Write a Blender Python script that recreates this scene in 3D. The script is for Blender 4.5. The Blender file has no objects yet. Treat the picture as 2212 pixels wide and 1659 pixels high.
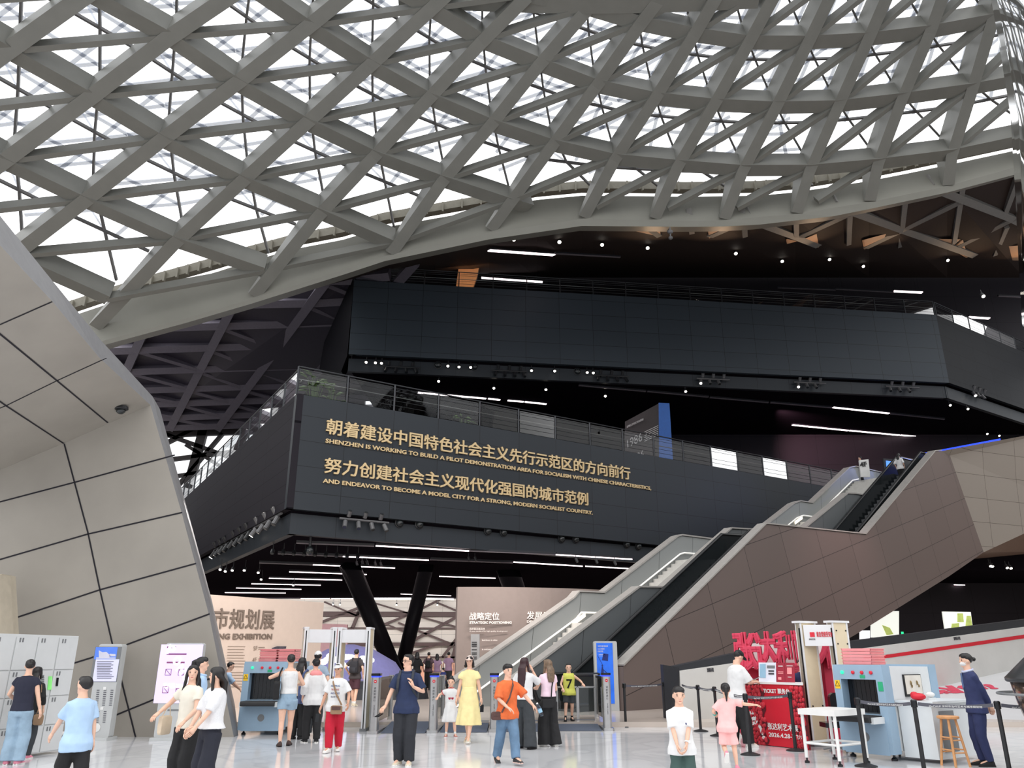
import bpy, bmesh, math, random
from math import sin, cos, tan, pi, radians, sqrt, atan2
from mathutils import Vector, Matrix, noise
V = Vector
rnd = random.Random(7)
SC = bpy.context.scene
COL = SC.collection

# ---------------------------------------------------------------- camera, sky, exposure
F, CX, CY, PITCH, EYE = 1700.0, 1106.0, 829.5, radians(19.16), 1.62
cam_data = bpy.data.cameras.new('camera')
cam_data.sensor_width = 36.0
cam_data.lens = F / 2212 * 36.0
cam_data.clip_end = 600
cam = bpy.data.objects.new('camera', cam_data)
COL.objects.link(cam)
cam.location = (0, 0, EYE)
cam.rotation_euler = (radians(90) + PITCH, 0, 0)
SC.camera = cam
SC.view_settings.view_transform = 'Standard'
SC.view_settings.look = 'None'
SC.view_settings.gamma = 1
SC.view_settings.exposure = 0.0
SC.cycles.max_bounces = 5
SC.cycles.diffuse_bounces = 3
SC.cycles.glossy_bounces = 3
SC.cycles.transmission_bounces = 4
SC.cycles.transparent_max_bounces = 12
SC.cycles.caustics_reflective = False
SC.cycles.caustics_refractive = False
SC.cycles.sample_clamp_indirect = 4.0

world = bpy.data.worlds.new('sky')
SC.world = world
world.use_nodes = True
wn = world.node_tree
bg = wn.nodes['Background']
tc = wn.nodes.new('ShaderNodeTexCoord')
sep = wn.nodes.new('ShaderNodeSeparateXYZ')
ramp = wn.nodes.new('ShaderNodeValToRGB')
wn.links.new(tc.outputs['Generated'], sep.inputs[0])
wn.links.new(sep.outputs['Z'], ramp.inputs[0])
wn.links.new(ramp.outputs[0], bg.inputs['Color'])
cr = ramp.color_ramp                      # an overcast sky, brighter overhead
cr.elements[0].position = 0.0; cr.elements[0].color = (.27, .28, .30, 1)
cr.elements[1].position = 0.45; cr.elements[1].color = (1, 1, 1, 1)
bg.inputs['Strength'].default_value = 2.1

# ---------------------------------------------------------------- from pixels of the survey photo to points of the hall
def ray(px, py):
    x, v = (px - CX) / F, (CY - py) / F
    return V((x, cos(PITCH) - v * sin(PITCH), sin(PITCH) + v * cos(PITCH)))
O = V((0, 0, EYE))
def PY(px, py, Y):
    r = ray(px, py); return O + r * (Y / r.y)
def PZ(px, py, z=0.0):
    r = ray(px, py); return O + r * ((z - EYE) / r.z)
def PP(px, py, p0, n):
    r = ray(px, py); return O + r * ((V(p0) - O).dot(V(n)) / r.dot(V(n)))
def lerp_list(pts, x):
    if x <= pts[0][0]: a, b = pts[0], pts[1]
    elif x >= pts[-1][0]: a, b = pts[-2], pts[-1]
    else:
        for a, b in zip(pts, pts[1:]):
            if a[0] <= x <= b[0]: break
    return a[1] + (b[1] - a[1]) * (x - a[0]) / (b[0] - a[0])

# ---------------------------------------------------------------- materials
def lin(c):
    c = c / 255.0
    return c / 12.92 if c <= .04045 else ((c + .055) / 1.055) ** 2.4
def S(r, g, b): return (lin(r), lin(g), lin(b))
MATS = {}
def mat(name, col=(.5, .5, .5), rough=.5, metal=0.0, emit=0.0, ecol=None, alpha=1.0, var=.06, scale=6.0, spec=.5, coat=0.0, bump=0.0):
    if name in MATS: return MATS[name]
    m = bpy.data.materials.new(name); m.use_nodes = True
    nt = m.node_tree; b = nt.nodes['Principled BSDF']
    b.inputs['Base Color'].default_value = (*col, 1)
    b.inputs['Roughness'].default_value = rough
    b.inputs['Metallic'].default_value = metal
    b.inputs['Alpha'].default_value = alpha
    b.inputs['Specular IOR Level'].default_value = spec
    b.inputs['Coat Weight'].default_value = coat
    if emit:
        b.inputs['Emission Color'].default_value = (*(ecol or col), 1)
        b.inputs['Emission Strength'].default_value = emit
    if var:
        t = nt.nodes.new('ShaderNodeTexCoord'); n = nt.nodes.new('ShaderNodeTexNoise')
        n.inputs['Scale'].default_value = scale; n.inputs['Detail'].default_value = 4
        nt.links.new(t.outputs['Object'], n.inputs['Vector'])
        r = nt.nodes.new('ShaderNodeValToRGB')
        r.color_ramp.elements[0].position = .3; r.color_ramp.elements[1].position = .7
        r.color_ramp.elements[0].color = (*[c * (1 - var) for c in col], 1)
        r.color_ramp.elements[1].color = (*[min(1, c * (1 + var)) for c in col], 1)
        nt.links.new(n.outputs['Fac'], r.inputs[0]); nt.links.new(r.outputs[0], b.inputs['Base Color'])
        if bump:
            bp = nt.nodes.new('ShaderNodeBump'); bp.inputs['Strength'].default_value = bump
            nt.links.new(n.outputs['Fac'], bp.inputs['Height']); nt.links.new(bp.outputs[0], b.inputs['Normal'])
    MATS[name] = m
    return m
def glass_mat(name, tint=(.9, .95, .95), gloss=.08, rough=.02):
    if name in MATS: return MATS[name]
    m = bpy.data.materials.new(name); m.use_nodes = True
    nt = m.node_tree; nt.nodes.remove(nt.nodes['Principled BSDF'])
    out = nt.nodes['Material Output']
    tr = nt.nodes.new('ShaderNodeBsdfTransparent'); tr.inputs[0].default_value = (*tint, 1)
    gl = nt.nodes.new('ShaderNodeBsdfGlossy'); gl.inputs['Roughness'].default_value = rough
    gl.inputs[0].default_value = (.9, .9, .9, 1)
    fr = nt.nodes.new('ShaderNodeFresnel'); fr.inputs[0].default_value = 1.45
    mx = nt.nodes.new('ShaderNodeMixShader')
    nt.links.new(fr.outputs[0], mx.inputs[0]); nt.links.new(tr.outputs[0], mx.inputs[1]); nt.links.new(gl.outputs[0], mx.inputs[2])
    nt.links.new(mx.outputs[0], out.inputs[0])
    MATS[name] = m
    return m
def marble():
    m = mat('polished_white_floor', S(226, 227, 230), .09, var=0, spec=.42)
    nt = m.node_tree; b = nt.nodes['Principled BSDF']
    t = nt.nodes.new('ShaderNodeTexCoord')
    n = nt.nodes.new('ShaderNodeTexNoise'); n.inputs['Scale'].default_value = .35; n.inputs['Detail'].default_value = 8; n.inputs['Distortion'].default_value = 2.2
    r = nt.nodes.new('ShaderNodeValToRGB')
    e = r.color_ramp.elements
    e[0].position = .46; e[0].color = (*S(222, 223, 226), 1); e[1].position = .56; e[1].color = (*S(218, 219, 222), 1)
    k = r.color_ramp.elements.new(.5); k.color = (*S(208, 210, 213), 1)
    nt.links.new(t.outputs['Object'], n.inputs[0]); nt.links.new(n.outputs['Fac'], r.inputs[0]); nt.links.new(r.outputs[0], b.inputs['Base Color'])
    return m
def panel_mat(name, col, mortar, sx, sz, rough=.5, spec=.4, rot=0.0, var=.05):
    """cladding panels with thin dark joints, laid out in the object's own x/z (a brick texture without offset)"""
    m = mat(name, col, rough, var=0, spec=spec)
    nt = m.node_tree; b = nt.nodes['Principled BSDF']
    t = nt.nodes.new('ShaderNodeUVMap')
    br = nt.nodes.new('ShaderNodeTexBrick'); br.offset = 0.0
    br.inputs['Scale'].default_value = 1.0
    br.inputs['Brick Width'].default_value = sx; br.inputs['Row Height'].default_value = sz
    br.inputs['Mortar Size'].default_value = .012; br.inputs['Mortar Smooth'].default_value = .2
    br.inputs['Color1'].default_value = (*[c * (1 - var) for c in col], 1)
    br.inputs['Color2'].default_value = (*[c * (1 + var) for c in col], 1)
    br.inputs['Mortar'].default_value = (*mortar, 1)
    nt.links.new(t.outputs[0], br.inputs['Vector']); nt.links.new(br.outputs['Color'], b.inputs['Base Color'])
    return m

# ---------------------------------------------------------------- mesh collector and scene tree
class MB:
    def __init__(s): s.v, s.f, s.m, s.uv = [], [], [], {}
    def add(s, vs, fs, mi=0):
        k = len(s.v); s.v += [V(p) for p in vs]
        for f in fs: s.f.append([k + i for i in f]); s.m.append(mi)
    def quad(s, a, b, c, d, mi=0): s.add([a, b, c, d], [(0, 1, 2, 3)], mi)
    def poly(s, pts, mi=0, uv=None):
        s.add(pts, [tuple(range(len(pts)))], mi)
        if uv: s.uv[len(s.f) - 1] = uv
    def box(s, c, d, mi=0, M=None):
        c = V(c); x, y, z = d[0] / 2, d[1] / 2, d[2] / 2
        vs = [V((i, j, k)) for i in (-x, x) for j in (-y, y) for k in (-z, z)]
        vs = [c + (M @ p if M else p) for p in vs]
        s.add(vs, [(0, 1, 3, 2), (4, 6, 7, 5), (0, 4, 5, 1), (2, 3, 7, 6), (0, 2, 6, 4), (1, 5, 7, 3)], mi)
    def prism(s, pts, vec, mi=0, mi_side=None, uv=None):
        """a flat outline pushed along vec into a closed solid"""
        n = len(pts); vec = V(vec); pts = [V(p) for p in pts]
        s.add(pts + [p + vec for p in pts], [tuple(range(n))], mi)
        if uv: s.uv[len(s.f) - 1] = uv
        k = len(s.v) - 2 * n
        s.f.append([k + n + i for i in reversed(range(n))]); s.m.append(mi_side if mi_side is not None else mi)
        for i in range(n):
            j = (i + 1) % n
            s.f.append([k + i, k + n + i, k + n + j, k + j]); s.m.append(mi_side if mi_side is not None else mi)
    def rbox(s, c, d, r=.03, n=3, mi=0, M=None, axis=2):
        """box with four rounded edges along one axis"""
        o = [0, 1, 2]; o.remove(axis); a, b = o
        ha, hb = d[a] / 2 - r, d[b] / 2 - r
        pts = []
        for sx, sy, t0 in ((1, 1, 0), (-1, 1, 90), (-1, -1, 180), (1, -1, 270)):
            for i in range(n + 1):
                t = radians(t0 + 90 * i / n); p = V((0, 0, 0)); p[a] = sx * ha + r * cos(t); p[b] = sy * hb + r * sin(t); p[axis] = -d[axis] / 2
                pts.append(p)
        vec = V((0, 0, 0)); vec[axis] = d[axis]
        c = V(c)
        f = lambda p: c + (M @ p if M else p)
        s.prism([f(p) for p in pts], (M @ vec if M else vec), mi)
    def beam(s, p0, p1, w, d, up=(0, 0, 1), mi=0, below=True):
        s.ribbon([p0, p1], w, d, up, mi, below)
    def ribbon(s, pts, w, d, up=(0, 0, 1), mi=0, below=True):
        """rectangular section along a polyline; the line is the middle of the face away from up"""
        pts = [V(p) for p in pts]; up = V(up).normalized(); k = len(s.v); n = len(pts)
        for i, p in enumerate(pts):
            t = (pts[min(i + 1, n - 1)] - pts[max(i - 1, 0)]).normalized()
            sd = t.cross(up).normalized() * w / 2
            u = sd.cross(t).normalized() * (d[i] if isinstance(d, list) else d)
            o = V((0, 0, 0)) if below else -u / 2
            s.v += [p - sd + o, p + sd + o, p + sd + u + o, p - sd + u + o]
        for i in range(n - 1):
            a = k + 4 * i
            for j in range(4):
                j2 = (j + 1) % 4
                s.f.append([a + j, a + j2, a + 4 + j2, a + 4 + j]); s.m.append(mi)
        s.f.append([k + 3, k + 2, k + 1, k]); s.m.append(mi)
        e = k + 4 * (n - 1); s.f.append([e, e + 1, e + 2, e + 3]); s.m.append(mi)
    def tube(s, pts, r, n=8, mi=0, closed=False):
        pts = [V(p) for p in pts]
        rs = r if isinstance(r, (list, tuple)) else [r] * len(pts)
        k = len(s.v); m = len(pts)
        ref = None
        for i, p in enumerate(pts):
            if closed: t = (pts[(i + 1) % m] - pts[i - 1]).normalized()
            else: t = (pts[min(i + 1, m - 1)] - pts[max(i - 1, 0)]).normalized()
            if ref is None: ref = V((0, 0, 1)) if abs(t.z) < .9 else V((1, 0, 0))
            a = t.cross(ref).normalized(); b = t.cross(a).normalized(); ref = -b if b.dot(ref) < 0 else b
            a = t.cross(ref).normalized(); b = t.cross(a).normalized()
            s.v += [p + (a * cos(2 * pi * j / n) + b * sin(2 * pi * j / n)) * rs[i] for j in range(n)]
        for i in range(m if closed else m - 1):
            for j in range(n):
                j2 = (j + 1) % n; i2 = (i + 1) % m
                s.f.append([k + i * n + j, k + i * n + j2, k + i2 * n + j2, k + i2 * n + j]); s.m.append(mi)
        if not closed:
            s.f.append([k + j for j in reversed(range(n))]); s.m.append(mi)
            s.f.append([k + (m - 1) * n + j for j in range(n)]); s.m.append(mi)
    def lathe(s, prof, c=(0, 0, 0), n=24, mi=0, M=None, sx=1.0, sy=1.0):
        c = V(c); k = len(s.v); m = len(prof)
        for r, z in prof:
            for j in range(n):
                p = V((r * cos(2 * pi * j / n) * sx, r * sin(2 * pi * j / n) * sy, z)); s.v.append(c + (M @ p if M else p))
        for i in range(m - 1):
            for j in range(n):
                j2 = (j + 1) % n
                s.f.append([k + i * n + j, k + i * n + j2, k + (i + 1) * n + j2, k + (i + 1) * n + j]); s.m.append(mi)
        s.f.append([k + j for j in reversed(range(n))]); s.m.append(mi)
        s.f.append([k + (m - 1) * n + j for j in range(n)]); s.m.append(mi)
    def ell(s, c, r, n=12, m=8, mi=0, M=None):
        prof = [(sin(pi * i / m), -cos(pi * i / m)) for i in range(m + 1)]
        prof[0] = (1e-3, -1); prof[-1] = (1e-3, 1)
        c = V(c); k = len(s.v)
        for a, z in prof:
            for j in range(n):
                p = V((r[0] * a * cos(2 * pi * j / n), r[1] * a * sin(2 * pi * j / n), r[2] * z)); s.v.append(c + (M @ p if M else p))
        for i in range(m):
            for j in range(n):
                j2 = (j + 1) % n
                s.f.append([k + i * n + j, k + i * n + j2, k + (i + 1) * n + j2, k + (i + 1) * n + j]); s.m.append(mi)
        s.f.append([k + j for j in reversed(range(n))]); s.m.append(mi)
        s.f.append([k + m * n + j for j in range(n)]); s.m.append(mi)
    def loft(s, rings, mi=0):
        """rings: lists of equal length; closed with caps"""
        k = len(s.v); n = len(rings[0]); m = len(rings)
        for r in rings: s.v += [V(p) for p in r]
        for i in range(m - 1):
            for j in range(n):
                j2 = (j + 1) % n
                s.f.append([k + i * n + j, k + i * n + j2, k + (i + 1) * n + j2, k + (i + 1) * n + j]); s.m.append(mi)
        s.f.append([k + j for j in reversed(range(n))]); s.m.append(mi)
        s.f.append([k + (m - 1) * n + j for j in range(n)]); s.m.append(mi)
    def mesh(s, name, mats, M=None, smooth=False, fix=True):
        me = bpy.data.meshes.new(name)
        vs = [tuple(M @ p) if M else tuple(p) for p in s.v]
        me.from_pydata(vs, [], s.f)
        for x in mats: me.materials.append(x)
        me.polygons.foreach_set('material_index', s.m)
        if smooth: me.polygons.foreach_set('use_smooth', [True] * len(me.polygons))
        if s.uv:
            ul = me.uv_layers.new(name='UVMap')
            for fi, uv in s.uv.items():
                for li, q in zip(me.polygons[fi].loop_indices, uv): ul.data[li].uv = q
        elif fix:
            bm = bmesh.new(); bm.from_mesh(me); bmesh.ops.recalc_face_normals(bm, faces=bm.faces); bm.to_mesh(me); bm.free()
        me.update()
        return me
    def build(s, name, mats, parent=None, smooth=False):
        if not isinstance(mats, (list, tuple)): mats = [mats]
        M = None
        p = parent; chain = Matrix.Identity(4)
        while p is not None: chain = p.matrix_basis @ chain; p = p.parent
        if parent is not None: M = chain.inverted()
        o = bpy.data.objects.new(name, s.mesh(name, mats, M, smooth))
        COL.objects.link(o)
        if parent is not None: o.parent = parent
        return o

def tag(o, label, cat, group=None, kind=None):
    o['label'] = label; o['category'] = cat
    if group: o['group'] = group
    if kind: o['kind'] = kind
    return o
def thing(name, label, cat, loc=(0, 0, 0), rz=0.0, group=None, kind=None):
    o = bpy.data.objects.new(name, None); COL.objects.link(o)
    o.empty_display_size = .1
    o.matrix_basis = Matrix.Translation(V(loc)) @ Matrix.Rotation(rz, 4, 'Z')
    return tag(o, label, cat, group, kind)
def copy_tree(o, parent=None):
    c = o.copy(); COL.objects.link(c)
    if parent is not None: c.parent = parent
    for ch in list(o.children): copy_tree(ch, c)
    return c
def place(o, loc, rz=0.0):
    o.matrix_basis = Matrix.Translation(V(loc)) @ Matrix.Rotation(rz, 4, 'Z')
    return o
def struct(o, label=None, cat='structure'):
    o['kind'] = 'structure'
    if label: o['label'] = label; o['category'] = cat
    return o

# ---------------------------------------------------------------- lettering (built-in font turned into meshes)
_tc = {}
def glyphs(s, ext, off):
    key = (s, ext, off)
    if key not in _tc:
        cu = bpy.data.curves.new('t', 'FONT'); cu.body = s; cu.size = 1.0; cu.extrude = ext; cu.offset = off; cu.resolution_u = 2
        ob = bpy.data.objects.new('t', cu)
        me = ob.to_mesh()
        vs = [v.co.copy() for v in me.vertices]; fs = [tuple(p.vertices) for p in me.polygons]
        ob.to_mesh_clear(); bpy.data.objects.remove(ob); bpy.data.curves.remove(cu)
        _tc[key] = (vs, fs)
    return _tc[key]
def put_text(mb, s, A, B, up, hgt, depth=.01, bold=.0, mi=0, base=None):
    """lettering along the base line A to B, hgt tall, raised depth off its surface (towards A->B x up)"""
    A, B = V(A), V(B); x = B - A; W = x.length; x = x.normalized()
    n = x.cross(V(up)).normalized(); u = n.cross(x).normalized()
    cjk = bold > 0 and any(ord(c) > 0x2e80 for c in s)
    vs, fs = glyphs(s, 1.0, 0.0 if cjk else bold)
    if not vs: return
    x0, x1 = min(p.x for p in vs), max(p.x for p in vs); y0, y1 = min(p.y for p in vs), max(p.y for p in vs)
    if base is not None: y0 = base
    for kk, (sx, sy) in enumerate(((-1, -1), (-1, 1), (1, -1), (1, 1)) if cjk else ((0, 0),)):
        o = A + (x * sx + u * sy) * bold * hgt
        mb.add([o + x * ((p.x - x0) / (x1 - x0) * W) + u * ((p.y - y0) / max(1e-6, y1 - y0) * hgt) + n * (depth * (1 + .06 * kk) if p.z > 0 else 0.0005) for p in vs], fs, mi)
# ================================================================ SETTING
m_floor = marble()
m_beam = mat('painted_steel_warm_grey', S(128, 128, 122), .42, var=.05, scale=1.2)
m_beam2 = mat('painted_steel_ring', S(138, 137, 128), .5, var=.05, scale=.6)
m_mull = mat('dark_mullion_grey', S(110, 108, 108), .5)
m_outer = mat('outer_bar_painted_haze', S(176, 186, 206), .5, alpha=.5)  # glare and haze painted in: pale blue, half see-through
m_roofglass = glass_mat('roof_glass', (.97, .985, 1.0))
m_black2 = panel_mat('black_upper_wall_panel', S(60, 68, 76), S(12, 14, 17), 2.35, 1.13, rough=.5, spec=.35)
m_black = panel_mat('black_wall_panel', S(42, 47, 53), S(8, 9, 11), 2.35, 1.13, rough=.5, spec=.35)
m_blackp = mat('black_paint', S(38, 40, 46), .5)
m_black_gloss = mat('black_gloss_soffit', S(28, 25, 30), .6, spec=0)
m_conc = mat('concrete_cladding', S(158, 152, 143), .7, var=.06, scale=.9)
m_conc_edge = mat('pale_edge_metal', S(130, 130, 132), .5)
m_joint = mat('dark_joint', S(28, 26, 34), .8, var=0)

# floor of the atrium, raised exhibition floor and ramps of the entrance
mb = MB(); mb.box((0, 5.5, -.1), (110, 33, .2)); struct(mb.build('floor', m_floor), 'glossy white marble atrium floor', 'floor')
m_exfloor = mat('polished_beige_floor', S(196, 184, 174), .22, var=.03, scale=.5)
FZ = .12
mb = MB(); mb.box((0, 51, FZ - .15), (110, 60, .3)); struct(mb.build('floor_exhibition', m_exfloor), 'raised beige exhibition floor', 'floor')

# ---- skylight: crossing box beams, thin struts, glass and its outer bars
RFOLD = [(60, 790), (230, 734), (400, 688), (540, 647), (740, 584), (831, 553), (1057, 503), (1257, 473), (1480, 477), (1563, 476), (1718, 462), (1877, 437), (2046, 402), (2212, 356), (2330, 320)]
RTOP = [(60, 715), (294, 636), (460, 590), (600, 545), (740, 518), (835, 490), (1071, 449), (1179, 428), (1267, 422), (1480, 425), (1675, 422), (1897, 388), (2073, 351), (2212, 321), (2330, 290)]
RSOF = [(60, 801), (230, 744), (400, 698), (540, 657), (740, 594), (831, 564), (1057, 517), (1257, 488), (1480, 490), (1607, 489), (1810, 466), (2046, 416), (2212, 372), (2330, 335)]
YR = 38.0
def node(px, py): return PY(px, py, YR - .018 * (lerp_list(RFOLD, px) - py))
NODES = {
 0: dict(z=(-345, 150), a=(-170, 15), b=(10, -110)),
 1: dict(y=(-340, 400), z=(-182, 258), a=(10, 115), b=(185, -10), c=(355, -130)),
 2: dict(y=(-157, 476), z=(0, 355), a=(190, 215), b=(360, 85), c=(530, -30), d=(690, -140)),
 3: dict(y=(20, 560), z=(177, 439), a=(344, 307), b=(506, 184), c=(662, 61), d=(800, -50)),
 4: dict(y=(230, 653), z=(376, 527), a=(520, 395), b=(658, 270), c=(796, 145), d=(929, 22), e=(1050, -90)),
 5: dict(z=(567, 592), a=(689, 466), b=(806, 341), c=(924, 216), d=(1040, 92), e=(1140, -8)),
 6: dict(a=(845, 533), b=(954, 395), c=(1059, 273), d=(1164, 142), e=(1270, 20), f=(1360, -90)),
 7: dict(b=(1098, 442), c=(1192, 317), d=(1287, 189), e=(1383, 54), f=(1470, -60)),
 8: dict(b=(1290, 452), c=(1327, 348), d=(1414, 216), e=(1499, 78), f=(1580, -60)),
 9: dict(b=(1445, 456), c=(1464, 361), d=(1541, 230), e=(1617, 95), f=(1690, -40)),
 10: dict(b=(1595, 455), c=(1604, 372), d=(1675, 236), e=(1745, 95), f=(1815, -50)),
 11: dict(b=(1770, 440), c=(1749, 371), d=(1810, 233), e=(1875, 88), f=(1940, -60)),
 12: dict(c=(1896, 358), d=(1948, 217), e=(2009, 72), f=(2060, -70)),
 13: dict(c=(2056, 338), d=(2100, 196), e=(2144, 47), f=(2185, -100)),
 14: dict(c=(2235, 300), d=(2262, 165), e=(2300, 10)),
}
AEND = {4: (205, 708), 5: (548, 640), 6: (845, 549), 7: (1060, 497), 8: (1262, 470), 9: (1415, 472), 10: (1566, 473), 11: (1722, 460), 12: (1880, 434), 13: (2049, 400), 14: (2215, 352)}
KS = 'yzabcdef'
WEB = V((0, .32, .95)).normalized()
P3 = {(i, k): node(*p) for i, d in NODES.items() for k, p in d.items()}
roof = thing('ceiling', 'curved glass skylight of crossing grey beams', 'skylight', (0, 30, 24), kind='structure')
for i, d in NODES.items():
    pts = [P3[i, k] for k in KS if k in d and not (k == 'b' and i in (8, 9, 10, 11)) and (i, k) not in ((4, 'y'), (5, 'z'), (6, 'a'), (7, 'b'))]
    if i in AEND: pts = [PY(*AEND[i], YR - .05)] + pts
    if len(pts) > 1:
        mb = MB(); mb.ribbon(pts, .64, [.2 if (q == 0 and i in AEND) else 1.25 for q in range(len(pts))], WEB); mb.build('diagonal_beam', m_beam, roof)
for k in KS:
    pts = [P3[i, k] + WEB * .12 for i in NODES if k in NODES[i] and not (k == 'b' and i > 7)]
    if k == 'b': pts.append(PY(1145, 452, YR + .1))
    if len(pts) > 1:
        mb = MB(); mb.ribbon(pts, .74, 1.0, WEB); mb.build('cross_beam', m_beam, roof)
for i in range(14):
    for a, b in zip(KS, KS[1:]):
        if a in NODES[i] and b in NODES[i + 1]:
            mb = MB(); p, q = P3[i, a] + WEB * .1, P3[i + 1, b] + WEB * .1
            mb.beam(p, q, .26, .5, WEB); mb.build('strut', m_beam, roof)
# thin dark struts in every cell, behind them the glass and its outer bars with haze in their colour
mbm, mbo, mbg = MB(), MB(), MB()
UP1, UP2, UPG = WEB * 1.55, WEB * 4.2, WEB * 2.6
for i in range(14):
    for a, b in zip(KS, KS[1:]):
        try: q = [P3[i, a], P3[i + 1, a], P3[i + 1, b], P3[i, b]]
        except KeyError: continue
        L = lambda s, t: (q[0] * (1 - s) + q[1] * s) * (1 - t) + (q[3] * (1 - s) + q[2] * s) * t
        mbm.beam(L(0, .5) + UP1, L(1, .5) + UP1, .1, .16, WEB)
        mbm.beam(L(.5, .5) + UP1, L(1, 0) + UP1, .1, .16, WEB)
        mbm.beam(L(0, 1) + UP1, L(.5, .5) + UP1, .1, .16, WEB)
        for s, t, s2, t2 in ((0, .25, 1, .25), (0, .75, 1, .75), (.3, 0, .3, 1), (.8, 0, .8, 1), (0, .25, 1, 1.25), (0, -.25, 1, .75)):
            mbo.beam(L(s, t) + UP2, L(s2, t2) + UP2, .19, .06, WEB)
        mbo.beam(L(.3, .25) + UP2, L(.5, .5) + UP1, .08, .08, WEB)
        mbg.quad(*[p + UPG for p in q])
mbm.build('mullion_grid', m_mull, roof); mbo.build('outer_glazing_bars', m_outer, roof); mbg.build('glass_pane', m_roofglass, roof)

# ring beam at the foot of the skylight
xs = [60, 150, 230, 320, 400, 470, 540, 640, 740, 831, 940, 1057, 1160, 1257, 1370, 1480, 1563, 1640, 1718, 1800, 1877, 1960, 2046, 2130, 2212, 2330]
mb = MB()
rings = []
for x in xs:
    f = PY(x, lerp_list(RFOLD, x), YR); t = PY(x, lerp_list(RTOP, x), YR + .35); s = PY(x, lerp_list(RSOF, x), YR + .1)
    rings.append([t, f, s, s + V((0, 1.4, .5)), t + V((0, 1.2, .1))])
mb.loft(rings)
struct(mb.build('trim_1', m_beam2), 'curved grey ring beam at the foot of the skylight', 'ring beam')
m_gut = mat('gutter_cream', S(150, 146, 134), .6)
mb = MB()
gp = [PY(x, lerp_list(RTOP, x) - 11, YR + 2.4) for x in xs]
mb.ribbon(gp, .5, .5, (0, 0, 1))
for a, b in zip(gp, gp[1:]):
    for s in (.15, .5, .85):
        p = a.lerp(b, s); mb.box(p + V((0, -.35, .1)), (.1, .2, .62))
struct(mb.build('trim_2', m_gut), 'cream gutter strip behind the ring beam', 'gutter')
mb = MB(); gq = [PY(x, -2 + 14 * sin(pi * (x - 860) / 830), 29.6) for x in range(860, 1700, 60)]
mb.ribbon(gq, .8, 1.2, WEB); mb.build('oculus_rim', m_beam, roof)

# ---- concrete-clad prow on the left
bR, bL = PZ(505, 1592), PZ(-90, 1592)
fR = PY(325, 875, 18.0)
nL = (bL - bR).cross(fR - bR).normalized()
onL = lambda q: PP(*q, bR, nL)
fM, fL = onL((140, 957)), onL((-60, 1040))
uN = PY(0, 530, 10.4)
nU = (fM - fR).cross(uN - fR).normalized()
onU = lambda q: PP(*q, fR, nU)
mb = MB()
edge = [(515, 1590), (458, 1330), (399, 1110), (330, 857), (218, 735), (108, 600), (0, 466), (-60, 400)]
inner = [bR, onL((452, 1330)), onL((393, 1110)), fR, onU((214, 772)), onU((112, 650)), onU((0, 530)), onU((-60, 468))]
BK = V((-1.0, 2.6, .5))
outer = [PY(*q, max(p.y + .35, 1)) for q, p in zip(edge, inner)]
mb.poly([bL, bR, inner[1], inner[2], fR, fM, fL], 0)
mb.poly([fL, fM, fR] + inner[4:] + [onU((-200, 560)), onU((-160, 1000))], 0)
for a, b, c, d in zip(inner, inner[1:], outer[1:], outer): mb.quad(a, b, c, d, 1)
for a, b in zip(outer, outer[1:]): mb.quad(a, b, b + BK, a + BK, 1)
def joints(pl, n, lists, w=.035):
    for l in lists:
        pp = [pl(q) for q in l]
        nn = V(n); nn = -nn if nn.dot(O - pp[0]) < 0 else nn
        for a, b in zip(pp, pp[1:]):
            sd = (b - a).cross(nn).normalized() * w / 2
            k = nn * .006
            mb.quad(a - sd + k, a + sd + k, b + sd + k, b - sd + k, 2)
joints(onU, nU, [[(-30, 714), (113, 651)], [(-20, 706), (0, 721), (123, 822), (233, 913)], [(13, 876), (123, 822), (230, 773)], [(-30, 846), (13, 876), (138, 958)], [(-30, 893), (13, 876)]])
joints(onL, nL, [[(139, 959), (190, 1150), (216, 1274), (245, 1400), (293, 1592)], [(-60, 1100), (165, 1041), (378, 983)], [(-60, 1226), (189, 1154), (394, 1107)], [(-60, 1366), (216, 1274), (424, 1217)], [(-40, 1494), (197, 1421), (453, 1326)], [(126, 1592), (247, 1546), (340, 1508), (480, 1456)]])
mb.build('wall_left', [m_conc, m_conc_edge, m_joint])
struct(bpy.data.objects['wall_left'], 'leaning prow clad in beige concrete panels', 'wall')
mb = MB()
for a, b, w in ((-80, -2, 17.0), (-2, 10, 17.3)):
    mb.prism([PY(a, 1240, w), PY(b - 6, 1240, w), PY(b + 2, 1400, w), PY(b + 2, 1430, w), PY(a, 1430, w)], (0, .5, 0))
struct(mb.build('wall_pier', mat('pier_paint', S(196, 186, 168), .6)), 'pale pier behind the locker bank', 'wall')

# ---- black galleries: parapet walls with panel joints, recessed light fascia, slab, soffit
class Face:
    """a vertical wall face from A to B (plan points)"""
    def __init__(s, A, B):
        s.A, s.B = V((A[0], A[1], 0)), V((B[0], B[1], 0)); s.d = (s.B - s.A).normalized(); s.n = V((s.d.y, -s.d.x, 0)); s.L = (s.B - s.A).length
    def pp(s, px, py, off=0.0): return PP(px, py, s.A + s.n * off, s.n)
    def at(s, u, z, off=0.0): return s.A + s.d * u + s.n * off + V((0, 0, z))
    def wall(s, name, m, z0, z1, th=.3, off=0.0, u0=0, u1=None):
        u1 = s.L if u1 is None else u1
        mb = MB(); mb.prism([s.at(u0, z0, off), s.at(u1, z0, off), s.at(u1, z1, off), s.at(u0, z1, off)], -s.n * th, uv=[(u0, z0 - .4), (u1, z0 - .4), (u1, z1 - .4), (u0, z1 - .4)])
        return mb.build(name, [m])
C1, R1 = (-9.5, 33.0), (24.2, 54.8)
C2, R2, E2 = (-10.7, 48.0), (31.6, 53.7), (46, 63.5)
L1 = (-27.2, 62.6)
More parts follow.
